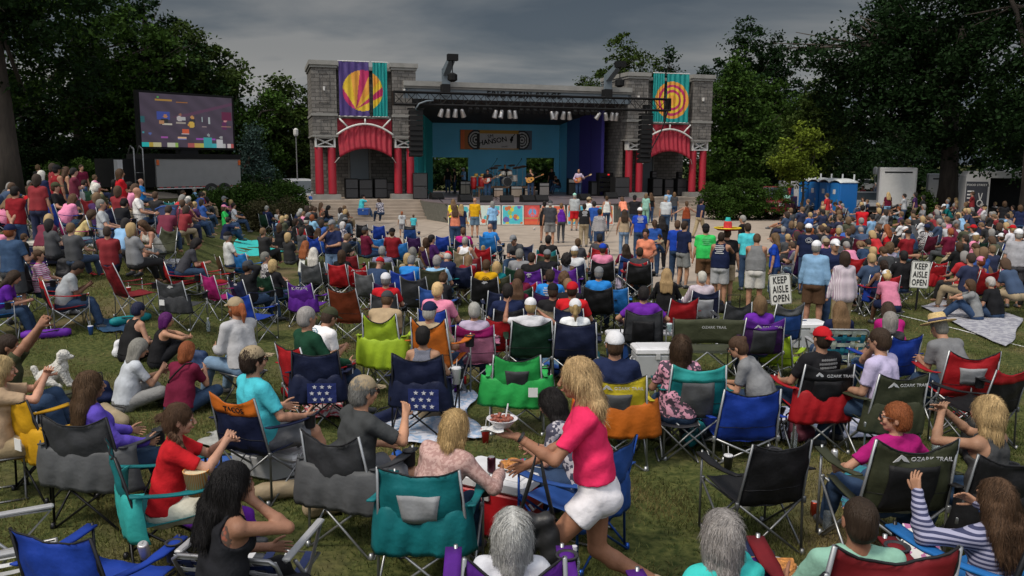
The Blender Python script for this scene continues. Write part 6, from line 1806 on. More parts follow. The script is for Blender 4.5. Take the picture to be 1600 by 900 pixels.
def lawn_chair(loc, yaw, c1, c2, label, high=.86, w=.56):
 t = empty('lawn_chair', loc, yaw, label, 'lawn chair')
 b = MB(); h = w / 2
 r = .0125
 b.tube([(-h, -.22, .38), (-h, -.38, high - .03), (-h + .04, -.385, high), (h - .04, -.385, high), (h, -.38, high - .03), (h, -.22, .38)], r, 8)
 b.tube([(-h, -.22, .38), (-h, .26, .40), (h, .26, .40), (h, -.22, .38)], r, 8)
 for s in (-1, 1):
  b.tube([(s * (h + .02), -.34, .0), (s * (h + .02), .24, .60), (s * (h + .02), -.30, .62)], r, 8)
  b.tube([(s * (h + .035), .30, .0), (s * (h + .035), -.20, .58)], r, 8)
 b.tube([(-h - .02, -.34, .01), (h + .02, -.34, .01)], r, 8); b.tube([(-h - .03, .30, .01), (h + .03, .30, .01)], r, 8)
 b.build('frame', M_METAL, t, (.32, .32, .33), smooth=True)
 for s in (-1, 1):
  b = MB(); b.rbox(s * (h + .02) - .025, s * (h + .02) + .025, -.30, .26, .615, .64, .008); b.build('armrest', M_PLASTIC, t, (.30, .30, .31))
 n = 5
 for k in range(n):
  u = (k + .5) / n
  x = -h + w * u
  b = MB(); f = lambda uu, vv: (x - .028 + .056 * uu, -.225 - .16 * vv + .007 * math.sin(vv * n * math.pi + k * math.pi), .40 + (high - .39) * vv)
  b.sheet(f, 2, 24, .002); b.build('webbing_strap', M_NYLON, t, c1 if k % 2 == 0 else c2)
  b = MB(); f = lambda uu, vv: (x - .028 + .056 * uu, -.22 + .48 * vv, .385 + .02 * vv - .03 * math.sin(math.pi * vv)); b.sheet(f, 2, 8, .002); b.build('webbing_strap', M_NYLON, t, c1 if k % 2 == 0 else c2)
 for k in range(5):
  z = (k + .6) / 5.2
  b = MB(); f = lambda uu, vv: (-h + w * uu, -.225 - .16 * (z + .10 * (vv - .5)) - .007 * math.sin(uu * n * math.pi + k * math.pi), .40 + (high - .39) * (z + .11 * (vv - .5)))
  b.sheet(f, 24, 2, .002); b.build('webbing_strap', M_NYLON, t, c2 if k % 2 == 0 else c1)
 CHAIRS.append(t); return t
def loveseat(loc, yaw, color, label, logo):
 t = empty('double_camp_chair', loc, yaw, label, 'folding chair')
 c = COLR[color]; w = 1.02
 b = MB(); b.sheet(lambda u, v: ((u - .5) * w, -.30 - .07 * v - .02 * (1 - (2 * u - 1) ** 2), .56 + .36 * v - .01 * math.sin(u * 9)), 20, 5, .008); b.build('back_panel', M_NYLON, t, c, smooth=True)
 b = MB(); b.sheet(lambda u, v: ((u - .5) * w, -.25 + .5 * v, .43 + .02 * v - .03 * (1 - (2 * u - 1) ** 2)), 20, 5, .008); b.build('seat_panel', M_NYLON, t, c, smooth=True)
 b = MB()
 for s in (-1, 1):
  b.tube([(s * w / 2, -.26, 0), (s * w / 2, -.37, .93)], .012, 7); b.tube([(s * w / 2, .26, 0), (s * w / 2, .26, .64), (s * w / 2, -.32, .66)], .011, 7)
  b.tube([(s * w / 2, -.26, 0), (0, -.26, .42)], .01, 7); b.tube([(s * w / 2, .26, 0), (0, .26, .42)], .01, 7); b.tube([(0, -.27, 0), (s * w / 2, -.27, .42)], .01, 7)
 b.build('frame', M_METAL, t, FRAMES['steel'])
 me = text_mesh(logo, .055, .0015); me.materials.append(M_PLASTIC); o = link('lettering', me, t, LOGOC); o.location = (.06, -.368, .80); o.rotation_euler = (math.pi / 2 + .19, 0, 0)
 b = MB(); b.prism([(-.055, -.022), (-.01, .032), (.022, .012), (.05, -.022)], -.002, .002, 'z'); o = b.build('peak_emblem', M_PLASTIC, t, LOGOC); o.location = (-.24, -.362, .80); o.rotation_euler = (math.pi / 2 + .19, 0, 0)
 CHAIRS.append(t); return t
# ================================================================ SMALL THINGS
def cooler(loc, yaw, w, d, h, body, lid, label, open_tray=False, wheels=False, group='coolers on the lawn'):
 t = empty('cooler', loc, yaw, label, 'cooler', group)
 b = MB(); b.rbox(-w / 2, w / 2, -d / 2, d / 2, .01, h * .8, .025, taper=.02); b.build('body', M_PLASTIC, t, COLR[body] if isinstance(body, str) else body)
 b = MB(); b.rbox(-w / 2 - .012, w / 2 + .012, -d / 2 - .012, d / 2 + .012, h * .802, h, .02); b.rbox(-w / 2 + .05, w / 2 - .05, -d / 2 + .04, d / 2 - .04, h - .004, h + .012, .006); b.build('lid', M_PLASTIC, t, COLR[lid] if isinstance(lid, str) else lid)
 for s in (-1, 1):
  b = MB(); b.tube([(s * (w / 2 + .0), -.09, h * .62), (s * (w / 2 + .035), -.09, h * .55), (s * (w / 2 + .035), .09, h * .55), (s * (w / 2), .09, h * .62)], .011, 6); b.build('handle', M_PLASTIC, t, COLR[lid] if isinstance(lid, str) else lid)
 b = MB(); b.box(-.03, .03, -d / 2 - .02, -d / 2 - .001, h * .66, h * .84); b.build('latch', M_PLASTIC, t, (.4, .4, .4))
 return t
def cup(loc, label, r=.045, h=.14, col=(.6, .6, .6), straw=True):
 t = empty('drink_cup', loc, 0, label, 'cup')
 b = MB(); b.lathe([(r * .72, 0), (r, h), (r * 1.06, h + .004), (r * 1.06, h + .014)], 16); b.build('cup', M_PLASTIC, t, col, smooth=True)
 b = MB(); b.lathe([(r * 1.0, h + .0145), (r * .95, h + .022), (r * .6, h + .024)], 16); b.build('lid', M_PLASTIC, t, (.6, .6, .62))
 if straw: b = MB(); b.tube([(0, 0, h + .02), (.01, 0, h + .11)], .004, 6); b.build('straw', M_PLASTIC, t, (.6, .6, .6))
 return t
def can(loc, label, col=(.4, .02, .02), rot=(0, 0, 0)):
 t = empty('drink_can', loc, 0, label, 'can'); t.rotation_euler = rot
 b = MB(); b.lathe([(.026, 0), (.033, .008), (.033, .108), (.027, .12)], 16); b.build('can_body', M_METAL, t, col, smooth=True)
 b = MB(); b.lathe([(.0265, .1205), (.024, .1215)], 16); b.tube([(0, -.004, .123), (0, .014, .123)], .004, 6); b.build('can_top', M_METAL, t, (.5, .5, .5))
 return t
def bottle(loc, label, col=(.35, .4, .45), rot=(0, 0, 0), capc=(.5, .5, .55), s=1.0):
 t = empty('bottle', loc, 0, label, 'bottle'); t.rotation_euler = rot; t.scale = (s,) * 3
 b = MB(); b.lathe([(.028, 0), (.034, .01), (.034, .06), (.031, .08), (.034, .10), (.034, .15), (.016, .195), (.014, .215)], 14); b.build('bottle_body', mat('clear_plastic', base=(.55, .62, .66), rough=.12, alpha=.75, var=0), t, col, smooth=True)
 b = MB(); b.lathe([(.0165, .212), (.0165, .235)], 12); b.build('bottle_cap', M_PLASTIC, t, capc)
 return t
def backpack(loc, yaw, col, label, s=1.0):
 t = empty('backpack', loc, yaw, label, 'backpack', None, s)
 F = Field(V3(-.3, -.25, -.05), V3(.3, .25, .6), .014)
 for x in (-.09, .09): F.cap(V3(x, 0, .12), V3(x * .7, 0, .36), .115, .09, .06)
 F.cap(V3(-.07, -.10, .12), V3(.07, -.10, .14), .07, .07, .03)
 F.wrinkle(.006, 3); F.cutplane(V3(0, 0, .0), V3(0, 0, -1))
 link('bag_body', np_mesh('bag_body', [F.mesh()], M_NYLON), t, col)
 b = MB()
 for x in (-.08, .08): b.tube([(x, .08, .42), (x * 1.3, .16, .34), (x * 1.4, .15, .12), (x, .10, .05)], .012, 6)
 b.tube([(-.03, 0, .45), (0, 0, .50), (.03, 0, .45)], .010, 6)
 b.build('strap', M_NYLON, t, (.02, .02, .02), smooth=True)
 return t
def blanket(corners, mt, color, label, seed=1, hgt=.02, cat='blanket', n=26, name='picnic_blanket'):
 A, B, C, D = [Vector(c) for c in corners]
 q = random.Random(seed); ph = [q.uniform(0, 6) for _ in range(6)]
 b = MB()
 def f(u, v):
  p = A.lerp(B, u).lerp(D.lerp(C, u), v)
  e = .05 * math.sin(v * 9 + ph[4]) * (1 if u in (0, 1) else 0)
  x, y = p.x + .04 * math.sin(v * 7 + ph[0]) + e, p.y + .04 * math.sin(u * 8 + ph[1])
  z = gz(x, y) + hgt + .018 * abs(math.sin(u * 11 + v * 5 + ph[2])) + .014 * abs(math.sin(v * 17 - u * 7 + ph[3]))
  return (x, y, z)
 b.sheet(f, n, n, .006)
 c = A; 
 o = b.build(name, mt, None, color, smooth=True)
 return tag(o, label, cat)
def suitcase_handle(loc, yaw, h, label, col=(.02, .02, .02)):
 t = empty('folding_cart', loc, yaw, label, 'cart')
 b = MB(); b.tube([(-.11, 0, .05), (-.11, 0, h), (.11, 0, h), (.11, 0, .05)], .011, 7); b.build('handle', M_METAL, t, col)
 b = MB(); b.rbox(-.20, .20, -.15, .15, .04, .34, .03); b.build('bag_body', M_NYLON, t, (.03, .03, .035))
 for s in (-1, 1):
  b = MB(); b.lathe([(.05, -.015), (.05, .015)], 12, Matrix.Translation((s * .17, -.1, .05)) @ Matrix.Rotation(math.pi / 2, 4, 'Y')); b.build('wheel', M_TYRE, t)
 return t
def stroller(loc, yaw, label):
 t = empty('stroller', loc, yaw, label, 'stroller')
 BL = COLR['blue']
 b = MB(); b.sheet(lambda u, v: (-.22 + .44 * u, -.24 + .42 * math.sin(v * 1.9), .62 + .40 * math.sin(v * 1.75 + .3)), 8, 12, .01); b.build('canopy', M_NYLON, t, COLR['navy'], smooth=True)
 b = MB(); b.tube([(-.23 + .46 * k / 12, -.26, .95 + .08 * math.sin(math.pi * k / 12)) for k in range(13)], .018, 6); b.build('canopy_hoop', M_NYLON, t, BL)
 b = MB(); b.sheet(lambda u, v: (-.18 + .36 * u, -.20 + .12 * v + .02, .42 + .42 * v), 6, 6, .03); b.build('backrest', M_NYLON, t, COLR['black'])
 b = MB(); b.sheet(lambda u, v: (-.17 + .34 * u, -.22 - .26 * v, .42 + .03 * v), 6, 4, .03); b.build('seat', M_NYLON, t, BL)
 b = MB(); b.sheet(lambda u, v: (-.13 + .26 * u, -.19 + .03 * v - .02, .55 + .2 * v), 4, 4, .02); b.build('seat_pad', M_NYLON, t, BL)
 b = MB()
 for s in (-1, 1):
  b.tube([(s * .24, -.42, .12), (s * .24, -.05, .6), (s * .24, .34, 1.02)], .012, 7); b.tube([(s * .24, .32, .12), (s * .24, -.15, .55)], .012, 7)
 b.tube([(-.24, .34, 1.02), (.24, .34, 1.02)], .015, 7); b.tube([(-.24, .32, .13), (.24, .32, .13)], .01, 6)
 b.build('frame', M_METAL, t, (.05, .05, .05))
 for (x, y) in ((-.26, -.42), (.26, -.42), (-.26, .32), (.26, .32)):
  b = MB(); b.lathe([(.05, -.025), (.10, -.02), (.10, .02), (.05, .025)], 14, Matrix.Translation((x, y, .10)) @ Matrix.Rotation(math.pi / 2, 4, 'Y')); b.build('wheel', M_TYRE, t)
 return t
def straw_hat(parent, J, col=(.50, .36, .16), band=(.06, .06, .12), R_=.20, crown=.115, name='straw_hat', top=None, curl=0.0, lift=0.0):
 hc, f, u, r = J['hc'], J['hf'], J['hu'], J['hr']
 T = Matrix(((r[0], f[0], u[0], hc[0]), (r[1], f[1], u[1], hc[1]), (r[2], f[2], u[2], hc[2]), (0, 0, 0, 1))) @ Matrix.Translation((0, -.012, .055 + lift))
 b = MB(); b.lathe([(R_, .0 + curl), (R_ * .96, .006 + curl * .8), (R_ * .75, .004 + curl * .2), (.098, .012), (.092, crown * .8), (.075, crown), (.03, crown * .96)], 28, T); h_ = b.build(name, mat('woven_straw', obj_color=True, rough=.85, var=.25, nscale=60, bump=.4, bscale=120), parent, col, smooth=True)
 b = MB(); b.lathe([(.1005, .016), (.0985, .05)], 28, T); b.build('hat_band', M_CLOTH, h_, band, smooth=True)
 return h_
# ================================================================ POPULATION
PHR = {'stand': 'standing', 'stand_cross': 'standing with arms crossed', 'stand_back': 'standing with hands behind back', 'stand_hip': 'standing with hand on hip', 'stand_drink': 'standing holding a drink', 'stand_chin': 'standing with hand at chin', 'stand_phone': 'standing raising a phone', 'stand_up': 'standing with raised arm', 'stand_walk': 'walking', 'stand_wide': 'standing with arms held out', 'stand_guitar': 'playing guitar', 'stand_sing': 'singing', 'stand_bent': 'bending forward', 'chair': 'seated', 'chair_arm': 'seated', 'chair_face': 'seated with hand at face', 'chair_fwd': 'seated leaning forward', 'chair_clap': 'seated clapping', 'chair_behind': 'seated with hand behind head', 'chair_phone': 'seated looking down', 'chair_cross': 'seated with legs crossed', 'chair_wave': 'seated raising a hand', 'ground': 'sitting cross legged', 'ground_knees': 'sitting with knees up', 'ground_back': 'sitting leaning back on hands', 'ground_eat': 'sitting on the grass eating', 'kneel': 'kneeling', 'drummer': 'drumming'}
TOPN = {'tee': 'tee', 'long': 'long sleeved top', 'tank': 'tank top', 'polo': 'polo shirt', 'loose': 'loose shirt', 'bare': 'strapless top'}
LM = [(240, 185, 'video screen'), (567, 300, 'left stone tower'), (265, 345, 'stroller'), (1050, 300, 'right stone tower'), (1305, 285, 'blue portable toilets'), (1402, 280, 'white box truck'), (1476, 290, 'low white trailer'), (1545, 285, 'food trailer'), (1437, 430, 'full aisle sign'), (1229, 450, 'cropped aisle sign'), (1137, 355, 'sombrero'), (415, 385, 'turquoise blanket'), (424, 310, 'bronze bust'), (560, 420, 'bright red chair row'), (770, 325, 'painted panels'), (742, 340, 'man in yellow'), (195, 365, 'red cooler'), (905, 600, 'woman in hot pink'), (1155, 270, 'clipped hedge'), (808, 560, 'green camp chair'), (470, 440, 'purple lettered chair'), (1460, 500, 'straw hat')]
SPOTS = []
def whereis(px, py):
 best = min(LM, key=lambda l: (l[0] - px) ** 2 + 2.2 * (l[1] - py) ** 2)
 dx, dy = px - best[0], py - best[1]
 if abs(dx) > abs(dy) * 1.2: rel = 'left of' if dx < 0 else 'right of'
 else: rel = 'above' if dy < 0 else 'below'
 return '%s the %s' % (rel, best[2])
def voxof(d): return .0105 if d < 8.3 else (.0145 if d < 13 else (.021 if d < 21 else .027))
AUTOLAB = []
def mkpose(pose_name, fem, fat, kw): return pose(pose_name, fem, fat, **kw)
def toward_stage(x, y): return math.atan2(-(2.0 - x), 50 - y)
def stool_meshes():
 b = MB(); b.sheet(lambda u, v: (-.2 + .4 * u, -.24 + .38 * v, .40 - .03 * math.sin(math.pi * u)), 8, 6, .008); s_ = b.mesh('seat', M_NYLON, True)
 b = MB()
 for y in (-.22, .12):
  b.tube([(-.2, y, 0), (.2, y + .01, .40)], .011, 6); b.tube([(.2, y, 0), (-.2, y - .01, .40)], .011, 6)
 for x in (-.2, .2): b.tube([(x, -.24, .40), (x, .14, .40)], .011, 6); b.tube([(x, -.24, .01), (x, .14, .01)], .011, 6)
 return s_, b.mesh('leg_frame', M_METAL, True)
STOOL = stool_meshes(); JS = []
def P(px, py, pn='chair', yaw=None, top='grey', hair='brown', hst='short', ch=None, fem=None, fat=1.0, scale=None, cap=None, skin='fair', bot='denim', bst='pants', tst='tee', label=None, group='people watching the concert', kw=None, base=None, jit=True, near=None, extra=None, **o):
 if fem is None: fem = hst in ('long', 'bob', 'pony', 'bun', 'curly', 'mid', 'braid')
 if scale is None: scale = (.94 if fem else 1.0) * RNG.uniform(.97, 1.03)
 J = mkpose(pn, fem, fat, kw or {})
 top_h = (J['hc'] + J['hu'] * (.125 + (.02 if cap else 0)))
 h = top_h[2] * scale
 if base is not None: p = at(px, py, h, base); z = base
 else: p = at(px, py, h)
 y_ = toward_stage(p.x, p.y) + (RAD(RNG.uniform(-14, 14)) if jit else 0) if yaw is None else RAD(yaw)
 off = rotz(top_h * scale, y_)
 x, y = p.x - off[0], p.y - off[1]
 z = gz(x, y) if base is None else base
 d = math.hypot(x, y)
 key = (pn, fem, fat, str(sorted((kw or {}).items())))
 vox = near or voxof(d)
 t = person(Vector((x, y, z)), y_, J, key, vox, top=top, tst=tst, bot=bot, bst=bst, hair=hair, hst=hst, skin=skin, cap=cap, scale=scale, label=label, group=group, **o)
 SPOTS.append((x, y, .3 if pn.startswith('stand') else .42))
 if label is None:
  who = 'child' if scale < .75 else ('woman' if fem else 'man')
  tn = PATT[top][4] if top in PATT else cname(top)
  hd = '%s cap' % cname(cap) if cap else ('bald head' if hst == 'bald' else '%s %s' % (cname(hair), {'short': 'hair', 'buzz': 'cropped hair', 'long': 'long hair', 'bob': 'bobbed hair', 'mid': 'hair', 'curly': 'curly hair', 'pony': 'ponytail', 'bun': 'bun', 'braid': 'braid'}[hst]))
  AUTOLAB.append((t, '%s in %s %s, %s' % (who, tn, TOPN[tst], hd), PHR[pn], whereis(px, py), px))
 if ch is None and group == 'people watching the concert' and pn.startswith('chair') and label is None and 25 > d > 8 and RNG.random() < .75:
  ch = Q(RNG.choice(['navy', 'royal', 'red', 'charcoal', 'darkpurple', 'olive', 'black', 'darkred', 'blue', 'grey', 'darkgreen', 'navy']), w=.6)
 if ch:
  ch = dict(ch); ch.setdefault('scale', 1.04); cc = ch.pop('c'); dy = ch.pop('dy', 0.0)
  c = chair(Vector((x, y, z)), y_ + RAD(ch.pop('yo', 0)), cc, worn=RNG.randrange(4), **ch)
  if 'label' not in ch:
   who = 'child' if scale < .75 else ('woman' if fem else 'man')
   tn = PATT[top][4] if top in PATT else cname(top)
   AUTOLAB.append((c, '%s folding chair under the %s in %s' % (cname(cc), who, tn), None, whereis(px, py), px))
 if not ch and pn.startswith('chair') and base is None and d < 24:
  st = empty('camp_stool', Vector((x, y, z)), y_, None, 'stool', 'small folding stools under people')
  link('seat', STOOL[0], st, (.02, .02, .025)); link('leg_frame', STOOL[1], st, (.15, .15, .15)); st.scale = (scale,) * 3
  AUTOLAB.append((st, 'dark folding stool under the %s in %s' % ('woman' if fem else 'man', PATT[top][4] if top in PATT else cname(top)), None, whereis(px, py), px))
 t['_px'] = px; JS.append((px, py, t, J))
 return t, J, y_
def C(px, py, yaw, color, label=None, **o):
 "empty chair whose top edge shows at px, py"
 zt = {'low': .68, 'tall': 1.06}.get(o.get('style', 'quad'), .92) * o.get('scale', 1.0)
 p = at(px, py, zt); yr = RAD(yaw)
 off = rotz(V3(0, -.36, 0), yr)
 x, y = p.x - off[0], p.y - off[1]
 t = chair(Vector((x, y, gz(x, y))), yr, color, worn=RNG.randrange(4), label=label, **o)
 SPOTS.append((x, y, .42))
 if label is None: AUTOLAB.append((t, 'empty %s folding chair' % cname(color), None, whereis(px, py), px))
 return t
Q = lambda c, **k: dict(c=c, **k)
PK = ('peak', 'OZARK TRAIL')
# ---------------- nearest row
GL = dict(glasses=(.015, .012, .012)); FA = {}
P(800, 795, 'chair', 2, 'white', 'white', 'bob', Q('purple', w=.44, scale=1.22), label='white haired woman seated in purple chair at the bottom centre', face=FA)
P(1127, 797, 'chair_face', 12, 'turquoise', 'grey', 'bob', Q('purple', w=.46, scale=1.25), tst='loose', label='grey haired woman in turquoise blouse with hand at her glasses, bottom', face=GL)
P(1345, 775, 'chair', 0, 'mint', 'darkbrown', 'buzz', Q('darkred', w=.50, scale=1.32), label='dark cropped haired man from behind in the red chair at bottom right', skin='tan', fem=False)
P(1556, 747, 'chair_wave', 18, 'stripe_navy', 'brown', 'long', Q('brightblue', w=.50, frame='black', scale=1.27), tst='long', label='long brown haired woman in navy striped top holding up one hand', bot='denim')
tw = P(366, 722, 'chair_face', -50, 'black', 'black', 'long', None, tst='tank', skin='tan', bot='black', bs=3, label='woman with long black hair and flower tattoo on her shoulder', face=FA)[:2]
girl, J_, y_ = P(283, 630, 'chair', -72, 'red', 'brown', 'braid', Q('teal', w=.58, frame='black', yo=14, flap='turquoise'), bot='offwhite', bst='shorts', label='young woman in red tee with long braid eating from a striped tub', kw=dict(hands={'R': (.06, .40, .98), 'L': (-.05, .40, .96)}, lean=6, hp=2), face=FA, curl=.7)
P(570, 583, 'chair_face', -52, 'charcoal', 'grey', 'short', Q('charcoal', w=.56, flap='grey', flapx=1.3, yo=30), cap='khaki', tst='polo', label='man in charcoal polo and tan cap with hand at his face', bot='grey', bst='shorts', face=GL, kw=dict(hands={'R': (.1, .36, .95), 'L': (-.15, .3, .66)}))
P(716, 640, 'chair_fwd', -20, 'lace', 'blonde', 'mid', Q('teal', w=.74, mesh='lightgrey', flap='teal', yo=14, tagp=None), tst='long', skin='tan', label='blonde woman in dusty pink lace top leaning over food', kw=dict(side=10, lean=14, hands={'R': (.38, .42, .72), 'L': (-.1, .46, .7)}))
KW = dict(pz=(0, .02, .83), lean=9, slouch=2, twist=-4, hy=4, hp=2, hands={'L': (-.20, .50, 1.20), 'R': (.16, .44, .90)}, ep={'L': (-.3, -.5, -1), 'R': (.3, -.4, -1)}, feet={'L': (-.13, .20, .085), 'R': (.10, -.36, .17)}, kp={'L': (0, 1, .1), 'R': (0, 1, .1)}, ftL=(0, 1, -.05), ftR=(0, .8, -.6), finger_dir={'L': (.05, 1, .12), 'R': (0, .9, -.35)}, pnL=(.1, -.1, 1), pnR=(-1, .2, -.2))
lady, LJ, Ly = P(899, 560, 'stand', 88, 'hotpink', 'blonde', 'long', None, bot='white', bst='minis', skin='tan', scale=1.04, bs=2, kw=KW, tst='tee', barefoot=False, shoes='tan', label='blonde woman in hot pink tee and white shorts walking with a bowl', group='people walking', near=.0085, face=dict(brow=(.16, .10, .05)), curl=dict(L=.12, R=.35), hem=.07)
P(853, 608, 'chair_fwd', 60, 'floral', 'black', 'bob', None, label='dark haired woman in floral top half hidden behind the walking woman', tst='tee', face=FA)
C(962, 692, 48, 'blue', 'royal blue camp chair with blue frame behind the walking woman', frame='blueframe', w=.66, flap='blue')
C(20, 618, -32, 'gold', 'yellow camp chair with hanging cover and paper tag at the left edge', w=.56, flap='gold', flapx=1.25, frame='black', tagp=.1)
C(80, 832, -14, 'royal', 'royal blue camp chair standing empty at the bottom left corner', frame='black', w=.6)
C(1222, 690, 14, 'black', 'plain black camp chair standing empty right of the bare grass', frame='grey', w=.56)
# ---------------- left foreground
P(3, 556, 'chair_clap', -62, 'tan', 'blonde', 'long', None, bst='shorts', bot='khaki', label='long blonde haired woman clapping in a yellow chair at the left edge', face=FA)
P(14, 522, 'chair_clap', -75, 'olive', 'darkbrown', 'short', Q('black', w=.6, style='low'), skin='tan', label='dark haired man clapping above his head at the left edge', kw=dict(hands={'R': (.04, .34, 1.28), 'L': (-.04, .34, 1.26)}, pz=(0, -.05, .36)), face=FA)
P(140, 580, 'chair', -48, 'indigo', 'brown', 'long', Q('charcoal', w=.60, flap='grey', flapx=1.25, frame='black', yo=42), tst='long', fat=1.2, label='brown haired woman in indigo jacket in a charcoal chair', face=FA, bot='denim')
P(27, 422, 'chair_fwd', -70, 'purple', 'darkbrown', 'long', Q('brightblue', w=.58), fat=1.15, label='woman in purple tee with long dark hair at the left edge', bot='denim')
P(60, 390, 'chair', -78, 'stripe_pink', 'brown', 'short', Q('black'), fat=1.2, label='heavy set person in pink and white striped top with short brown hair', fem=True)
P(131, 408, 'chair_phone', -62, 'lightgrey', 'black', 'buzz', Q('red', core='black', w=.58, yo=10), tst='polo', skin='brown', fat=1.2, label='man in light grey polo with cropped hair bowing his head')
P(218, 471, 'ground', -35, 'black', 'navyblack', 'short', None, tst='tank', fem=True, fat=1.1, label='person in sleeveless black top with black hair on a blue cloth', scale=1.02, bot='black')
P(262, 488, 'ground_knees', -58, 'black', 'purple', 'mid', None, tst='tank', label='woman with purple dyed hair in sleeveless black top', bot='black', face=FA)
P(223, 530, 'ground_eat', -52, 'lightgrey', 'grey', 'bob', None, fat=1.1, label='grey haired woman in light grey tee sitting on the ground', bot='grey', face=FA)
P(296, 534, 'ground_eat', -16, 'maroon', 'red', 'mid', None, fat=1.05, label='auburn haired woman in maroon tee with a black bag strap')
P(366, 462, 'chair_face', 55, 'lightgrey', 'red', 'pony', None, cap='khaki', tst='long', fem=False, bot='lightdenim', label='red bearded man in camouflage cap and long sleeved grey shirt', face=dict(beard=HAIRC['red']))
P(395, 537, 'chair', -48, 'cyan', 'darkbrown', 'short', Q('navy', w=.56, band='orange', seatc='navy', frame='grey', yo=22, logo=('text', 'TACOS', .062, 'black', .02)), cap='khaki', tst='polo', fat=1.15, label='man in cyan shirt and tan cap in an orange topped chair', bst='shorts', bot='grey', face=GL)
C(265, 438, -12, 'charcoal', 'charcoal folded back camp chair with pale emblem left of the blue chair', w=.62, flap='charcoal', logo=('mark',), tagp=-.15)
C(178, 412, -40, 'darkred', 'dark red camp chair between the grey polo man and the lawn', w=.6, style='tall')
# ---------------- second row centre
P(480, 478, 'chair', -48, 'darkgreen', 'grey', 'short', Q('red', yo=10), label='grey haired man in dark green hooded jacket', tst='long', fat=1.1)
P(521, 480, 'chair_fwd', -42, 'white', 'darkbrown', 'short', None, cap='olive', fat=1.05, label='man in white tee with round back print and olive cap', bot='offwhite', bst='shorts', face=FA)
C(492, 546, 4, 'navy', 'navy camp chair with star print flap, left one of the pair', w=.58, flap='navy', frame='black', logo=('stars',))
P(661, 508, 'chair', -6, 'halter', 'black', 'short', Q('navy', w=.60, flap='navy', frame='black', logo=('stars',)), tst='tank', fem=True, fat=1.15, label='short black haired woman in patterned halter top')
C(595, 485, -6, 'lime', 'lime green camp chair with draped cover in front of the man in tan', w=.42, flap='lime', flapx=1.25, scale=1.22)
P(607, 455, 'chair_fwd', -8, 'tan', 'brown', 'buzz', None, label='man in tan tee with sunglasses on the back of his head', fem=False, fat=1.15, cap='charcoal', bot='darkgreen', bst='shorts')
P(672, 468, 'chair', -20, 'khaki', 'grey', 'short', None, cap='navy', label='man in navy cap behind the orange chair')
C(673, 492, -14, 'orange', 'bright orange camp chair with narrow back', w=.42, scale=1.24)
P(741, 471, 'chair', 4, 'lilac', 'grey', 'short', Q('pink', w=.54, band='magenta'), fem=True, label='grey short haired woman in lilac top in the pink chair')
C(778, 493, 2, 'red', 'narrow bright red camp chair beside the pink chair', w=.42)
P(829, 463, 'chair_wave', 2, 'white', 'blonde', 'short', Q('darkgreen', w=.66), fem=True, cap='white', label='blonde person in white visor stretching one arm from the dark green chair', skin='tan')
P(864, 440, 'chair', 0, 'black', 'darkbrown', 'short', Q('khaki', w=.66), cap='black', label='man in black tee and black cap in the khaki chair')
P(899, 464, 'chair', -2, 'white', 'blonde', 'pony', Q('navy', w=.62, frame='steel'), cap='white', label='woman with blonde ponytail under a white cap in a navy chair')
C(808, 552, 0, 'green', 'bright green camp chair with wide draped cover, left of the walking woman', w=.58, flap='green', flapx=1.28, mesh='charcoal', tagp=.17)
P(961, 514, 'chair', 0, 'navy', 'brown', 'buzz', Q('yellow', w=.64, mesh='grey', flap='orange', flapx=1.25, logo=PK), cap='white', fat=1.15, label='man in navy tee and white mesh cap in the yellow chair')
P(1064, 523, 'chair', -4, 'pinkpattern', 'brown', 'bob', None, fat=1.1, label='brown haired woman in pink and black patterned top')
C(1092, 567, -2, 'teal', 'tall teal and grey camp chair with a pointed corner', w=.56, core='grey', band='turquoise', flap=None, scale=1.08)
P(1146, 527, 'chair_fwd', 62, 'grey', 'brown', 'bun', None, fat=1.2, label='woman with brown bun and sunglasses in grey tee', face=GL)
C(1173, 604, 3, 'royal', 'low royal blue folding chair with padded top', w=.56, style='low', scale=1.15)
P(1285, 507, 'chair', 18, 'black', 'darkbrown', 'buzz', Q('black', w=.56, band='black', seatc='red', arm='red', core='black', logo=PK, frame='steel', yo=-16, flap='red'), cap='red', capback=True, fat=1.25, label='heavy set man in black tee and backwards red cap')
P(1373, 512, 'chair_face', 40, 'lilac', 'darkbrown', 'short', Q('olive', w=.56, logo=PK, flap='olive', yo=-34), fem=False, label='dark haired man in sunglasses and pale shirt with hand at mouth', face=GL, skin='fair')
s_, SJ, sy = P(1462, 497, 'chair_fwd', 20, 'grey', 'grey', 'buzz', Q('red', w=.62, mesh='lightgrey', yo=-24), fem=False, fat=1.1, label='man in grey tee and wide straw hat in the red chair')
straw_hat(s_, SJ)
P(1386, 474, 'chair_fwd', -5, 'magenta', 'darkbrown', 'mid', None, fat=1.1, label='woman in magenta top with dark auburn hair')
P(1391, 486, 'chair', 6, 'charcoal', 'grey', 'mid', Q('royal', w=.5, yo=10), label='grey blonde woman in black jacket in the small blue chair')
P(1313, 470, 'chair', 0, 'navy', 'lightbrown', 'long', None, label='light brown haired woman in navy in the webbed lawn chair')
P(1401, 628, 'chair_arm', 12, 'magenta', 'red', 'short', Q('olive', w=.62, logo=PK, core='black', scale=1.12, yo=-10), fem=True, label='woman with short red hair and glasses in magenta top', face=GL, kw=dict(hy=58))
P(1543, 618, 'chair_clap', 30, 'charcoal', 'blonde', 'bob', Q('black', w=.68, yo=-30, frame='grey', flap='black'), tst='tank', label='grey blonde woman clapping in a black chair at the right', face=FA)
C(1583, 572, 25, 'black', 'black and red camp chair cut by the right edge', band='red', w=.6, frame='grey')
P(1188, 461, 'chair', 0, 'purple', 'lightbrown', 'mid', Q('darkpurple', w=.60, logo=PK, core='charcoal', band='purple'), label='light brown haired woman in the dark purple lettered chair')
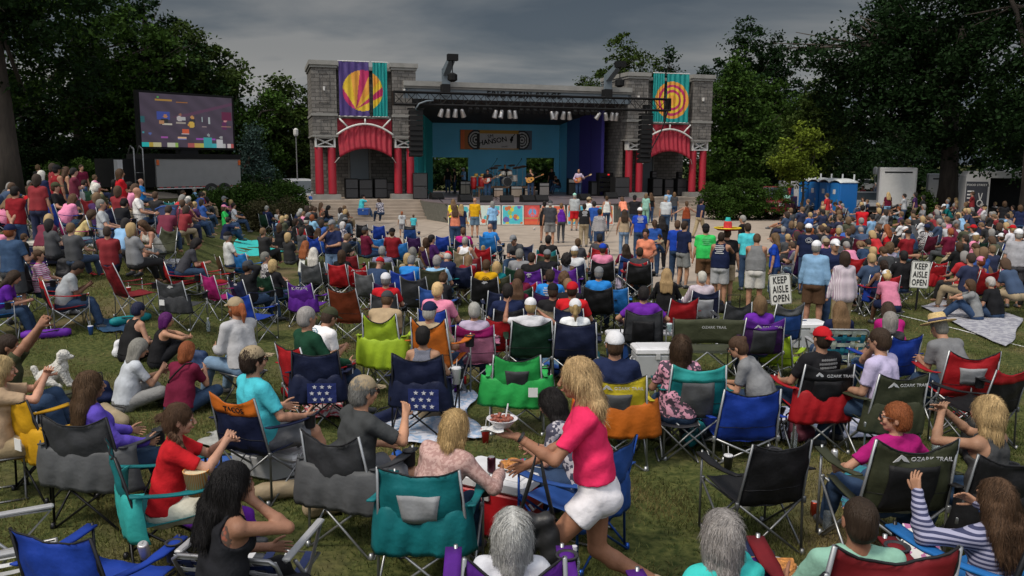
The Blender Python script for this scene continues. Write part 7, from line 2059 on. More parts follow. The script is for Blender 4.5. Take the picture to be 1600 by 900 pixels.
C(1232, 470, 12, 'blue', 'blue and grey camp chair hiding the bottom of the aisle sign', band='grey', w=.46, frame='steel', scale=1.16)
P(1006, 446, 'chair_arm', -6, 'purple', 'black', 'short', Q('charcoal', w=.68, frame='black', core='black'), fem=False, fat=1.15, label='dark haired man in purple in the wide charcoal chair')
C(963, 448, -6, 'brightblue', 'bright blue camp chair right of the black chair', w=.52, frame='steel')
P(936, 415, 'chair', -8, 'brightblue', 'grey', 'short', Q('black', w=.62, frame='black'), cap='grey', fat=1.1, label='man in bright blue tee and grey cap in a black chair')
P(1042, 419, 'chair', -10, 'black', 'blonde', 'long', None, tst='long', label='woman with long blonde hair in black jacket sitting alone', fat=1.05)
C(1070, 464, 14, 'red', 'sagging red camp chair behind the man in purple', w=.62)
P(1097, 423, 'chair', 4, 'plaid_pale', 'white', 'short', Q('navy', w=.56, band='navy', core='lightgrey', frame='steel'), fem=False, tst='long', fat=1.1, label='white haired man in pale striped shirt in a navy banded chair')
loveseat(Vector(tuple(at(1102, 490, .93))), RAD(-2), 'olive', 'olive double camp chair with white lettering across its back', 'OZARK TRAIL')
p_ = at(1320, 513, .86); lawn_chair(Vector((p_.x, p_.y + .3, p_.z)), RAD(-2), (.02, .16, .22), (.45, .50, .42), 'blue green webbed aluminium lawn chair', .86, .60)
p_ = at(372, 872, .62); lawn_chair(Vector((p_.x, p_.y + .3, p_.z)), RAD(-8), (.012, .02, .07), (.50, .50, .52), 'navy and white webbed lawn chair under the tattooed woman', .66, .62)
p_ = at(-4, 850, .60); lawn_chair(Vector((p_.x, p_.y + .1, p_.z)), RAD(-60), (.40, .40, .40), (.55, .55, .55), 'white webbed lawn chair cut off by the left edge', .70, .60)
C(1212, 520, -30, 'lime', 'lime green lounge chair seen from the side below the purple chair', w=.5, style='low', cup=False)
# ---------------- middle rows
MID = [
 (760, 405, 'chair', 'gold', 'brown', 'short', Q('black', w=.66, logo=('mark',)), {}), (776, 408, 'chair', 'teal', 'blonde', 'mid', None, {}), (808, 435, 'chair', 'maroon', 'brown', 'long', None, {}),
 (812, 420, 'chair', 'maroon', 'darkbrown', 'mid', None, {}), (860, 420, 'chair', 'brightblue', 'darkbrown', 'short', None, {}), (881, 425, 'chair', 'charcoal', 'brown', 'curly', Q('red'), {}),
 (831, 394, 'chair', 'black', 'darkbrown', 'short', Q('purple', w=.6, logo=('mark',), flap='purple'), {}), (885, 396, 'chair', 'halter', 'black', 'curly', Q('purple', w=.6, logo=('mark',), flap='purple'), dict(tst='tank', skin='brown')),
 (898, 383, 'chair', 'white', 'blonde', 'short', None, dict(cap='white')), (847, 383, 'chair_fwd', 'darkred', 'black', 'mid', None, {}), (857, 367, 'chair', 'black', 'black', 'short', Q('teal', mesh='lightgrey', w=.62), {}),
 (812, 388, 'chair', 'grey', 'grey', 'short', None, {}), (644, 399, 'chair_fwd', 'brightblue', 'grey', 'short', None, {}), (683, 398, 'chair', 'lightblue', 'grey', 'short', Q('olive', w=.66, style='tall'), {}),
 (637, 395, 'chair', 'khaki', 'blonde', 'mid', Q('olive', style='box'), {}), (645, 386, 'chair', 'grey', 'grey', 'bob', None, {}), (727, 369, 'chair', 'white', 'grey', 'buzz', Q('khaki', seatc='red'), dict(tst='tank', fat=1.2)),
 (720, 383, 'chair', 'blue', 'brown', 'short', None, dict(cap='blue', scale=.72)), (755, 383, 'chair', 'white', 'blonde', 'bun', Q('red'), dict(scale=.74)), (766, 349, 'chair', 'brightblue', 'grey', 'bald', Q('brightblue', w=.66), dict(fat=1.25)),
 (675, 366, 'chair', 'darkpurple', 'black', 'short', Q('darkpurple'), dict(yaw=-60)), (724, 355, 'chair', 'magenta', 'brown', 'short', Q('navy'), {}), (571, 353, 'chair', 'maroon', 'brown', 'short', None, dict(cap='charcoal', yaw=-50)),
 (613, 355, 'chair', 'darkred', 'brown', 'short', None, dict(cap='black')), (666, 371, 'chair', 'brown', 'brown', 'mid', None, {}), (597, 384, 'chair', 'stripe_navy', 'grey', 'short', Q('olive', style='box', w=.6), {}),
 (942, 379, 'chair', 'pink', 'brown', 'short', Q('black', w=.66), dict(cap='royal')), (978, 381, 'chair', 'maroon', 'darkbrown', 'long', Q('blue', band='blue', core='maroon'), {}), (994, 407, 'chair', 'coral', 'lightbrown', 'bun', Q('red', mesh='lightgrey'), dict(scale=.72)),
 (968, 425, 'ground', 'lilac', 'brown', 'short', None, dict(cap='lightblue', scale=.5)), (937, 365, 'chair', 'charcoal', 'black', 'short', Q('red', core='grey'), {}), (903, 372, 'chair', 'charcoal', 'brown', 'bun', None, {}),
 (415, 393, 'chair', 'plaid', 'grey', 'short', None, dict(yaw=-65)), (427, 405, 'chair', 'black', 'blonde', 'mid', None, dict(tst='long', yaw=-35)), (387, 405, 'chair_behind', 'black', 'darkbrown', 'short', Q('navy', w=.64, logo=('mark',)), dict(cap='charcoal', tst='long', yaw=-40)),
 (536, 346, 'chair', 'floral', 'white', 'mid', Q('navy'), dict(yaw=-60)), (356, 358, 'chair', 'white', 'grey', 'short', Q('brown', style='low'), dict(cap='black', yaw=-55)), (312, 382, 'chair_fwd', 'charcoal', 'black', 'mid', Q('red', style='low'), dict(yaw=-65)),
 (417, 321, 'chair', 'navy', 'grey', 'short', Q('darkgreen'), dict(yaw=-30)), (358, 340, 'ground_knees', 'navy', 'black', 'short', None, dict(yaw=-50)), (462, 341, 'chair', 'black', 'darkbrown', 'mid', None, dict(yaw=-70)),
 (438, 335, 'chair', 'red', 'brown', 'short', None, dict(scale=.85, yaw=-70)), (434, 327, 'chair', 'white', 'lightbrown', 'short', None, dict(scale=.85)), (486, 389, 'ground', 'brown', 'brown', 'bob', None, {}),
 (515, 321, 'chair_fwd', 'black', 'black', 'mid', None, dict(yaw=-70, tst='long')), (502, 316, 'chair', 'coral', 'lightbrown', 'long', None, dict(tst='tank', yaw=-60)), (488, 335, 'chair', 'lightblue', 'red', 'mid', None, {}), (490, 322, 'chair_fwd', 'coral', 'brown', 'long', None, dict(tst='tank', yaw=-80)),
 (160, 342, 'chair', 'lightgrey', 'grey', 'buzz', None, dict(yaw=-70)), (148, 341, 'chair_fwd', 'paleyellow', 'brown', 'long', Q('magenta', yo=10), dict(yaw=-72, bot='lightdenim')), (219, 348, 'chair_fwd', 'offwhite', 'brown', 'long', None, dict(yaw=150, tst='tank', bst='shorts', bot='grey')),
 (90, 323, 'chair', 'black', 'brown', 'short', Q('black', frame='steel'), dict(yaw=-82, cap='olive', bst='shorts', bot='khaki')), (122, 288, 'chair_fwd', 'lightgrey', 'brown', 'short', None, dict(yaw=-130, bst='shorts', bot='khaki')), (214, 291, 'chair', 'white', 'grey', 'bald', None, dict(yaw=-70)),
 (203, 283, 'chair', 'charcoal', 'black', 'short', None, dict(yaw=-70)), (220, 278, 'chair', 'brightblue', 'brown', 'bald', None, dict(yaw=-70)), (286, 296, 'chair', 'hotpink', 'darkbrown', 'short', None, dict(fem=True, yaw=-70)), (304, 291, 'chair', 'lightblue', 'grey', 'short', None, dict(yaw=-60)),
 (316, 284, 'chair', 'rust', 'brown', 'short', None, dict(cap='navy', yaw=-60)), (297, 312, 'chair', 'black', 'brown', 'bun', None, dict(tst='tank', skin='tan', yaw=-50)), (350, 305, 'chair', 'navy', 'grey', 'short', None, dict(cap='grey', yaw=-60)), (350, 318, 'chair', 'green', 'brown', 'mid', None, dict(cap='pink', yaw=-80)),
 (361, 311, 'chair', 'pink', 'blonde', 'mid', None, dict(yaw=-60)), (365, 316, 'chair', 'white', 'black', 'short', None, dict(yaw=-70)), (372, 316, 'ground_knees', 'navy', 'brown', 'short', None, dict(yaw=-75, bst='shorts')),
 (1521, 380, 'chair_fwd', 'royal', 'brown', 'mid', Q('black'), dict(yaw=75, fat=1.25)), (1547, 378, 'ground_back', 'white', 'brown', 'short', None, dict(fat=1.15)), (1514, 436, 'ground_knees', 'grey', 'brown', 'mid', None, dict(yaw=60)), (1546, 432, 'ground', 'black', 'white', 'short', None, dict(fat=1.15, yaw=30)),
 (1390, 379, 'chair', 'lilac', 'lightbrown', 'curly', None, {}), (1412, 391, 'chair_behind', 'black', 'black', 'short', None, {}), (1252, 388, 'ground_knees', 'red', 'brown', 'short', None, dict(tst='tank')),
 (800, 367, 'chair_fwd', 'charcoal', 'brown', 'short', None, dict(cap='grey', yaw=150)), (1000, 386, 'chair', 'charcoal', 'darkbrown', 'short', None, {}) ,
]
for (px, py, pn, top, hair, hst, ch, o) in MID:
 o = dict(o); yaw = o.pop('yaw', None)
 P(px, py, pn, yaw, top, hair, hst, ch, **o)
# ---------------- standing people
ST = [
 (22, 269, 'stand_back', -12, 'darkred', 'black', 'short', dict(tst='polo', fat=1.1)), (61, 279, 'stand', -10, 'black', 'lightbrown', 'bun', dict(bot='charcoal')), (90, 275, 'stand', -30, 'darkred', 'black', 'short', dict(cap='black', tst='tank', skin='tan')), (105, 278, 'stand', -50, 'black', 'brown', 'long', dict(tst='tank')),
 (128, 273, 'stand', -120, 'maroon', 'darkbrown', 'short', {}), (189, 279, 'stand_cross', -50, 'red', 'brown', 'bob', dict(bot='charcoal', fat=1.15)), (246, 256, 'stand_hip', -100, 'white', 'grey', 'short', dict(cap='blue', bst='shorts', bot='khaki', fat=1.2, tst='polo')), (313, 260, 'stand', -100, 'offwhite', 'grey', 'mid', dict(bot='gold', fem=True)),
 (38, 364, 'stand', -50, 'black', 'brown', 'short', dict(scale=.62)), (518, 342, 'stand_chin', 165, 'navy', 'grey', 'short', dict(cap='grey', tst='polo', fat=1.25, bot='lightdenim')), (478, 376, 'kneel', -30, 'white', 'red', 'long', dict(tst='tank')),
 (628, 330, 'stand', 0, 'lightgrey', 'red', 'short', dict(scale=.64, bot='grey', bst='shorts')), (646, 335, 'stand', 5, 'cyan', 'brown', 'short', dict(scale=.56)), (742, 309, 'stand', -4, 'gold', 'grey', 'bald', dict(bst='shorts', bot='lightdenim', tst='polo', fat=1.1)), (769, 314, 'stand_drink', 30, 'lightblue', 'grey', 'mid', dict(bst='shorts', tst='loose')),
 (708, 311, 'stand', 10, 'yellow', 'lightbrown', 'long', {}), (721, 319, 'stand', -10, 'navy', 'blonde', 'long', {}), (711, 320, 'stand_phone', 5, 'coral', 'brown', 'long', dict(tst='tank')), (851, 314, 'stand', -10, 'black', 'black', 'bun', dict(tst='tank', bst='minis', bot='black')), (860, 312, 'stand', -2, 'charcoal', 'grey', 'short', dict(cap='charcoal', bst='shorts', bot='grey', fat=1.2)),
 (877, 317, 'stand', 8, 'purple', 'lightbrown', 'bun', dict(tst='tank', bst='tight', bot='charcoal')), (898, 301, 'stand', 0, 'lightgrey', 'grey', 'short', dict(cap='mint', bst='shorts', bot='red', fat=1.25)), (921, 307, 'stand', -70, 'white', 'brown', 'short', dict(cap='khaki')), (913, 318, 'stand', 6, 'black', 'darkbrown', 'bun', dict(bot='khaki', fat=1.15)),
 (928, 314, 'stand', 20, 'blue', 'black', 'short', {}), (937, 326, 'stand', 3, 'plaid', 'black', 'short', dict(fem=True, tst='long', bst='shorts', bot='denim')), (948, 306, 'stand', 10, 'white', 'brown', 'bun', dict(tst='tank', bst='tight')), (971, 308, 'stand_bent', 20, 'coral', 'brown', 'mid', {}), (992, 304, 'stand_cross', -10, 'black', 'black', 'short', dict(cap='black', fat=1.2)),
 (1010, 302, 'stand', -30, 'mint', 'lightbrown', 'mid', dict(bot='mint')), (1017, 301, 'stand', 20, 'black', 'brown', 'long', {}), (1000, 323, 'stand', 2, 'royal', 'brown', 'short', dict(cap='white')), (976, 327, 'stand_hip', -4, 'khaki', 'darkbrown', 'long', dict(tst='tank', bot='lightdenim', bst='tight')), (1041, 306, 'stand', -8, 'lightgrey', 'grey', 'short', dict(fat=1.35, tst='polo')),
 (1044, 297, 'stand', 20, 'lightblue', 'brown', 'short', {}), (1054, 300, 'stand', -10, 'charcoal', 'lightbrown', 'mid', {}), (1073, 314, 'stand_wide', 0, 'rust', 'brown', 'pony', dict(tst='tank')), (1097, 310, 'stand_walk', -65, 'navy', 'black', 'short', dict(bot='khaki')),
 (1023, 343, 'stand', -6, 'blue', 'brown', 'pony', {}), (1034, 337, 'stand', 5, 'black', 'black', 'long', dict(tst='long', bot='black')), (1009, 357, 'stand', 160, 'coral', 'black', 'bun', dict(bst='minis', bot='navy', fat=1.2, skin='tan', kw=dict(hands={'R': (.10, .2, 1.1), 'L': (-.20, .24, 1.08)}))),
 (1059, 344, 'stand', -15, 'royal', 'brown', 'short', {}), (1071, 345, 'stand', -60, 'navy', 'darkbrown', 'short', dict(bst='shorts', bot='grey')), (1103, 348, 'stand', -2, 'green', 'black', 'short', dict(cap='black', fat=1.25, bst='shorts', bot='brown')), (1128, 362, 'stand_chin', -28, 'navy', 'darkbrown', 'buzz', dict(tst='tank', fat=1.2, bst='shorts', bot='lightgrey')),
 (1160, 336, 'stand', 60, 'black', 'grey', 'short', {}), (1168, 348, 'stand', 10, 'cyan', 'darkbrown', 'short', {}), (1183, 365, 'stand_bent', -16, 'grey', 'brown', 'buzz', dict(tst='tank', fat=1.25, bst='shorts', bot='offwhite', kw=dict(lean=12))), (1210, 364, 'stand_drink', 70, 'royal', 'lightbrown', 'long', {}),
 (1277, 374, 'stand', -35, 'lightblue', 'grey', 'short', dict(cap='white', tst='long', fat=1.1, bst='shorts', bot='brown')), (1306, 372, 'stand_drink', 178, 'navy', 'grey', 'short', dict(cap='white')), (1320, 392, 'stand', 8, 'plaid_pale', 'darkbrown', 'mid', dict(tst='long', fat=1.2, bot='khaki', hem=-.16)), (1264, 348, 'stand', -12, 'navy', 'brown', 'short', dict(cap='white', fat=1.15)),
 (1592, 356, 'stand', -8, 'lightgrey', 'grey', 'buzz', dict(cap='white', tst='polo', fat=1.25, bst='shorts', bot='charcoal')), (1570, 314, 'stand', -10, 'black', 'brown', 'mid', dict(bot='lightdenim', fat=1.1)), (1594, 320, 'stand', 10, 'navy', 'brown', 'mid', {}),
 (1214, 291, 'stand_hip', 160, 'pink', 'brown', 'short', dict(tst='tank', bot='black')), (1232, 286, 'stand', 20, 'white', 'brown', 'short', {}), (1253, 283, 'stand', -20, 'black', 'brown', 'buzz', {}), (1268, 279, 'stand', -30, 'black', 'grey', 'bald', {}), (1276, 278, 'stand', 160, 'black', 'brown', 'bald', {}), (1230, 298, 'stand', 10, 'mint', 'darkbrown', 'mid', {}),
 (1308, 275, 'stand', 10, 'grey', 'black', 'short', dict(tst='tank')), (1383, 275, 'stand', -40, 'lightgrey', 'brown', 'short', {}), (1404, 281, 'stand', 30, 'darkred', 'brown', 'short', {}), (1412, 281, 'stand', -60, 'black', 'darkbrown', 'mid', {}), (1461, 283, 'stand', 90, 'red', 'black', 'curly', dict(hem=-.12)), (1491, 284, 'stand', 60, 'black', 'black', 'mid', {}), (1582, 279, 'stand', 90, 'black', 'brown', 'short', {}), (1388, 300, 'stand', 0, 'maroon', 'blonde', 'long', dict(bst='minis', bot='lightblue')), (1348, 320, 'stand_cross', -10, 'red', 'black', 'short', {}),
 (4, 254, 'stand', -60, 'tan', 'brown', 'short', {}), (28, 263, 'stand', -60, 'grey', 'brown', 'short', {}), (39, 257, 'stand', -40, 'black', 'black', 'short', {}), (50, 259, 'stand_drink', -80, 'lightblue', 'brown', 'short', {}), (101, 266, 'stand', -100, 'brown', 'brown', 'short', dict(cap='khaki')), (172, 263, 'stand_bent', -60, 'red', 'black', 'short', {}), (6, 277, 'stand', -70, 'turquoise', 'white', 'short', {}),
 (690, 264, None, 0, '', '', '', {}),
]
for r in ST:
 if r[2] is None: continue
 px, py, pn, yaw, top, hair, hst, o = r
 P(px, py, pn, yaw, top, hair, hst, None, **o)
t_, J_, _ = P(1137, 356, 'stand', -10, 'black', 'brown', 'buzz', None, fat=1.1, bst='shorts', bot='khaki', label='man in black tee wearing a big red and yellow sombrero')
h_ = straw_hat(t_, J_, (.45, .02, .02), (.6, .45, .03), .30, .22, 'sombrero', curl=.06)
b = MB(); hc, u_ = J_['hc'], J_['hu']; b.tube([Vector(hc + u_ * .24), Vector(hc + u_ * .36)], [.075, .05], 14); b.build('sombrero_top', M_CLOTH, h_, COLR['turquoise'])
b = MB(); b.tube([Vector(hc + u_ * .122 + V3(math.cos(a) * .29, math.sin(a) * .29, 0)) for a in [k * math.pi / 14 for k in range(28)]], .016, 6, closed=True); b.build('brim_trim', M_CLOTH, h_, (.6, .45, .03))
P(1030, 366, 'ground_knees', 120, 'khaki', 'black', 'short', None, scale=.55, label='toddler in tan outfit held by the woman in coral', skin='tan', base=.85, near=.021)
P(567, 303, 'chair_face', -60, 'cyan', 'black', 'short', None, cap='black', label='man in cyan tee and black cap sitting on a blue cooler on the steps', base=.12)
P(591, 311, 'chair_phone', 30, 'floral', 'brown', 'mid', None, label='woman in dark patterned top sitting on the steps beside the cyan man', base=.12)
P(488, 299, 'chair', -20, 'blue', 'grey', 'short', None, label='man in blue shirt sitting at the left end of the stone steps', base=.2)
p_ = at(567, 347); cooler(Vector((p_.x, p_.y + .3, .35)), 0, .6, .4, .36, 'blue', 'blue', 'blue cooler on the concrete steps under the man in cyan')
J_ = pose('chair', True, 1.0, pz=(0, 0, .14), lean=-76, slouch=4, hands={'R': (.10, -.72, .20), 'L': (-.2, -.2, .14)}, feet={'R': (.10, .72, .08), 'L': (-.12, .60, .08)}, kp={'R': (.1, 0, 1), 'L': (-.1, 0, 1)}, ep={'R': (1, -1, 0)})
p_ = at(440, 388, .1); person(Vector((p_.x + .2, p_.y, gz(p_.x, p_.y))), RAD(-98), J_, 'lying', .021, top='black', bot='denim', bst='minis', hair='darkbrown', hst='mid', label='woman in black top and denim shorts lying on the grass', group='people watching the concert')
# ---------------- the band
BZ = DECK
def B(px, v, pn, yaw, top, hair, hst, label, z=BZ, **o):
 r = P(px, 330, pn, yaw, top, hair, hst, None, label=label, group='musicians on the stage', base=z, near=.021, scale=o.pop('scale', 1.0), **o)
 q_ = S(up(px, v), v, z); r[0].location = q_
 return r
def put_guitar(t, kind, col, col2, lab, dz=1.10):
 g = guitar_obj(kind, col, col2, lab); m = t.matrix_basis.copy()
 g.location = t.location + Vector((0, 0, 0)) + Vector(tuple(rotz(V3(-.02, .19, dz), t.rotation_euler.z)))
 g.rotation_euler = (0, RAD(-22), t.rotation_euler.z + math.pi)
 g['group'] = 'guitars of the band'
t_, J_, _ = B(762, -1.2, 'stand_guitar', 176, 'black', 'black', 'short', 'electric guitarist in black tee and jeans at the left of the band'); put_guitar(t_, 'electric_guitar', (.35, .05, .02), (.6, .58, .52), 'red and white electric guitar slung on the left guitarist')
t_, J_, _ = B(829, .3, 'stand_sing', 170, 'black', 'brown', 'short', 'acoustic guitarist in black tee singing with one hand raised'); put_guitar(t_, 'acoustic_guitar', (.60, .28, .05), (.03, .02, .015), 'honey coloured acoustic guitar on the singing guitarist')
t_, J_, _ = B(904, -.2, 'stand_guitar', 165, 'lilac', 'grey', 'bald', 'bald bass player in mauve shirt at the right of the band', tst='long'); put_guitar(t_, 'bass_guitar', (.40, .10, .03), (.5, .25, .1), 'orange brown bass guitar on the bald player')
t_, J_, _ = B(789, 3.4, 'drummer', 180, 'black', 'brown', 'short', 'drummer in black behind the cream drum kit', z=BZ + .62)
B(872, 6.0, 'chair_phone', 120, 'black', 'brown', 'short', 'seated stagehand in black at the right back opening')
B(862, 7.5, 'stand', 150, 'black', 'black', 'short', 'stagehand in black standing inside the right back opening')
B(725, 8.0, 'stand_cross', 120, 'lightblue', 'grey', 'short', 'person in pale shirt standing inside the left back opening', cap='white')
B(700, 8.3, 'stand', 160, 'black', 'black', 'short', 'dark clothed person standing inside the left back opening')
B(711, 7.6, 'stand', 100, 'black', 'black', 'short', 'dark clothed stagehand beside the pale shirted one')
# ---------------- fillers: dense lawn crowd right, bank left
def filler(n, box, poses, seed, chairp=.45, mind=.52, limits=None):
 q = random.Random(seed); done = 0; tries = 0
 cols = ['black', 'navy', 'charcoal', 'white', 'lightgrey', 'grey', 'red', 'maroon', 'blue', 'lightblue', 'maroon', 'olive', 'teal', 'brown', 'purple', 'darkred', 'black', 'navy', 'charcoal', 'pink', 'plaid', 'denim', 'black', 'black', 'navy', 'charcoal', 'denim']
 while done < n and tries < n * 40:
  tries += 1
  px = q.uniform(box[0], box[2]); py = box[1] + (box[3] - box[1]) * q.random() ** 1.25
  if limits and not limits(px, py): continue
  pn = q.choice(poses)
  p = at(px, py, {'s': 1.74, 'c': 1.26, 'g': .85, 'k': 1.2}[pn[0]])
  if any((p.x - s[0]) ** 2 + (p.y - s[1]) ** 2 < (mind + s[2] * .3) ** 2 for s in SPOTS): continue
  fem = q.random() < .5
  hst = q.choice(['long', 'mid', 'bob', 'bun', 'pony', 'long']) if fem else q.choice(['short', 'short', 'buzz', 'short', 'bald'])
  hair = q.choice(['brown', 'darkbrown', 'black', 'blonde', 'grey', 'lightbrown', 'brown', 'white', 'red'])
  cap = q.choice([None, None, None, 'black', 'white', 'navy', 'khaki', 'grey', 'red']) if not fem else q.choice([None] * 8 + ['white', 'pink'])
  ch = Q(q.choice(['navy', 'black', 'red', 'blue', 'charcoal', 'darkgreen', 'grey', 'maroon', 'teal', 'royal'])) if pn.startswith('chair') and q.random() < chairp else None
  P(px, py, pn, None, q.choice(cols), hair, hst, ch, fem=fem, cap=cap, skin=q.choice(['fair', 'fair', 'tan', 'pale', 'fair', 'brown']), bst=q.choice(['pants', 'shorts', 'shorts']), bot=q.choice(['denim', 'khaki', 'charcoal', 'black', 'lightdenim', 'grey', 'navy']), tst=q.choice(['tee', 'tee', 'tank', 'polo', 'long'] if fem else ['tee', 'tee', 'polo', 'tee']), fat=q.choice([1.0, 1.0, 1.15, 1.25]))
  done += 1
 return done
rl = lambda px, py: not (1385 < px < 1490 and py > 362) and not (px < 1350 and py > 380) and not (px > 1440 and py > 415) and not (py > 372 and px < 1235) and not (px < 1260 and py < 300) and not (1268 < px < 1325 and py < 305 and False)
n1 = filler(66, (1216, 300, 1640, 440), ['chair', 'chair', 'chair_fwd', 'chair_cross', 'ground', 'ground_knees', 'ground_back', 'chair_face', 'chair_phone'], 21, limits=rl)
n2 = filler(12, (-15, 280, 320, 314), ['chair', 'chair_fwd', 'chair_cross', 'chair_face'], 22, limits=lambda px, py: not (225 < px < 330 and py < 290))
n2 += filler(3, (-10, 256, 190, 272), ['stand', 'stand_cross', 'stand_drink'], 25, limits=lambda px, py: True)
n3 = filler(8, (400, 325, 545, 395), ['chair', 'chair_fwd', 'chair_cross'], 23, .8)
n4 = filler(10, (560, 385, 1000, 450), ['chair', 'chair_fwd', 'chair_phone'], 24, .9)
def crowd():
 q = random.Random(77); V = []; Qd = []; Cc = []; n0 = 0
 cols = ['black', 'navy', 'charcoal', 'white', 'lightgrey', 'grey', 'darkred', 'maroon', 'blue', 'lightblue', 'pink', 'olive', 'brown', 'red', 'black', 'navy', 'charcoal', 'denim', 'black', 'black', 'navy', 'denim', 'darkpurple']
 T_ = []
 for pn in ('chair', 'ground_knees', 'chair_fwd', 'chair_cross', 'stand', 'stand_cross'):
  for fem in (False, True):
   J = pose(pn, fem); parts = []
   for part, o in (('body', {}), ('top', {}), ('bottom', {}), ('hair', dict(st='mid' if fem else 'short'))):
    me = person_mesh((pn, fem, 1.0, '[]'), J, part, .034, **o); nv = len(me.vertices); co = np.empty(nv * 3, np.float32); me.vertices.foreach_get('co', co)
    qi = np.empty(len(me.polygons) * 4, np.int32); me.loops.foreach_get('vertex_index', qi); parts.append((co.reshape(-1, 3), qi.reshape(-1, 4)))
   T_.append((pn, parts))
 zones = [((1216, 298, 1640, 405), 200, T_[:8]), ((-15, 268, 330, 318), 60, T_[:8]), ((-15, 255, 200, 270), 14, T_[8:]), ((1290, 282, 1640, 305), 26, T_[8:]), ((400, 318, 545, 372), 22, T_[:8])]
 n = 0
 for box, cnt, ts in zones:
  k = 0; tr = 0
  while k < cnt and tr < cnt * 30:
   tr += 1
   px, py = q.uniform(box[0], box[2]), q.uniform(box[1], box[3]); pn, parts = q.choice(ts)
   if 225 < px < 330 and py < 292 or 1380 < px < 1500 and py > 352 or 1200 < px < 1350 and py > 378: continue
   p = at(px, py, 1.74 if pn.startswith('st') else (.85 if pn[0] == 'g' else 1.26))
   if any((p.x - s[0]) ** 2 + (p.y - s[1]) ** 2 < .30 for s in SPOTS): continue
   SPOTS.append((p.x, p.y, .3)); k += 1; n += 1
   a = toward_stage(p.x, p.y) + q.uniform(-.5, .5); c_, s_ = math.cos(a), math.sin(a); sc = q.uniform(.9, 1.04)
   cl_ = [SKIN[q.choice(['fair', 'tan', 'fair', 'pale'])], COLR.get(q.choice(cols), COLR['lightgrey']), COLR[q.choice(['denim', 'khaki', 'charcoal', 'black', 'navy'])], HAIRC[q.choice(['brown', 'darkbrown', 'black', 'blonde', 'grey', 'lightbrown'])]]
   for (co, qi), cc in zip(parts, cl_):
    w_ = co * sc; V.append(np.stack([w_[:, 0] * c_ - w_[:, 1] * s_ + p.x, w_[:, 0] * s_ + w_[:, 1] * c_ + p.y, w_[:, 2] + gz(p.x, p.y)], 1)); Qd.append(qi + n0); n0 += len(co)
    Cc.append(np.tile(np.array([*cc, 1.0], np.float32), (len(co), 1)))
 me = np_mesh('crowd', list(zip([np.concatenate(V)], [np.concatenate(Qd)])), mat('crowd_clothes', attr='Col', rough=.9, var=.15, nscale=5))
 ca = me.color_attributes.new('Col', 'FLOAT_COLOR', 'POINT'); ca.data.foreach_set('color', np.concatenate(Cc).ravel())
 tag(link('distant_crowd', me), kind='stuff')
 return n
nc = crowd()
print('FILL', n1, n2, n3, n4, nc, 'PEOPLE', len(PEOPLE), 'CHAIRS', len(CHAIRS))
# ---------------- empty chairs among the crowd
for (px, py, yaw, c, o) in [
 (538, 447, -10, 'rust', dict(style='tall', w=.6)), (600, 441, 0, 'darkpurple', {}), (468, 441, -14, 'purple', dict(logo=('text', 'K-STATE', .085), w=.6, label='purple camp chair printed with K-STATE', flap='purple')), (558, 414, -6, 'red', dict(logo=PK)), (495, 409, -20, 'grey', {}),
 (324, 422, -35, 'magenta', {}), (373, 390, -20, 'brightblue', {}), (372, 455, -24, 'royal', dict(w=.85)), (608, 368, 0, 'darkpurple', {}), (646, 370, 0, 'darkpurple', {}), (691, 368, 0, 'royal', {}), (592, 352, 5, 'royal', dict(w=.5)), (565, 350, 0, 'black', dict(w=.5)),
 (589, 372, 0, 'brightblue', {}), (625, 378, 0, 'brightblue', {}), (648, 430, -10, 'charcoal', dict(style='tall', w=.6)), (738, 401, 0, 'darkred', dict(mesh='lightgrey')), (781, 453, 6, 'navy', {}), (822, 440, 0, 'red', dict(w=.5)), (640, 352, 0, 'blue', dict(band='charcoal')),
 (1469, 409, 10, 'red', dict(logo=PK, flap='red')), (1375, 429, 4, 'royal', dict(flap='royal', w=.5)), (1340, 402, 0, 'red', {}), (310, 398, -40, 'red', {}), (432, 350, -30, 'navy', {}), (1155, 470, 0, 'charcoal', dict(w=.5)) , (15, 395, -60, 'purple', dict(style='low')), (545, 398, 0, 'darkred', {}),
 (1345, 372, -5, 'maroon', {}), (1560, 350, 0, 'black', {}), (1440, 350, 0, 'navy', {}), (1300, 355, 0, 'darkred', {})]:
 C(px, py, yaw, c, **o)
# ================================================================ COOLERS, BLANKETS AND SMALL THINGS
def G(px, py): return at(px, py)
def cl(px, py, yaw, w, d, h, b_, l_, label, z=0): 
 p = G(px, py); return cooler(Vector((p.x, p.y, gz(p.x, p.y) + z)), RAD(yaw), w, d, h, b_, l_, label)
cl(194, 376, 4, .62, .40, .44, 'red', 'white', 'red cooler with white lid and upright yellow handle')
cl(217, 368, 0, .55, .38, .40, 'blue', 'white', 'blue cooler with white lid just behind the red one')
cl(75, 412, -6, .75, .45, .50, 'navy', 'offwhite', 'navy and white cooler with lime rim behind the little boy')
cl(296, 366, 0, .55, .38, .42, 'blue', 'white', 'blue cooler with white lid beside the stroller')
cl(278, 432, 0, .55, .38, .36, 'blue', 'white', 'blue and white cooler above the charcoal chair')
cl(432, 742, -24, .75, .40, .30, 'lightgrey', 'white', 'long white cooler between the grey chairs')
cl(866, 575, 2, .80, .42, .42, 'lightblue', 'white', 'light blue cooler with white lid right of the green chair')
cl(1022, 588, 3, .62, .42, .46, 'silver', 'white', 'grey and white cooler left of the patterned top')
cl(972, 560, 2, .5, .4, .44, 'blue', 'white', 'white lidded cooler behind the white capped man')
cl(1258, 542, 6, .62, .42, .46, 'silver', 'white', 'grey blue cooler with white lid by the webbed lawn chair')
cl(1510, 628, -4, .55, .40, .42, 'navy', 'white', 'navy cooler with white lid beside the red chair')
cl(780, 828, -28, .62, .42, .50, 'red', 'white', 'red cooler with white lid serving as a food table')
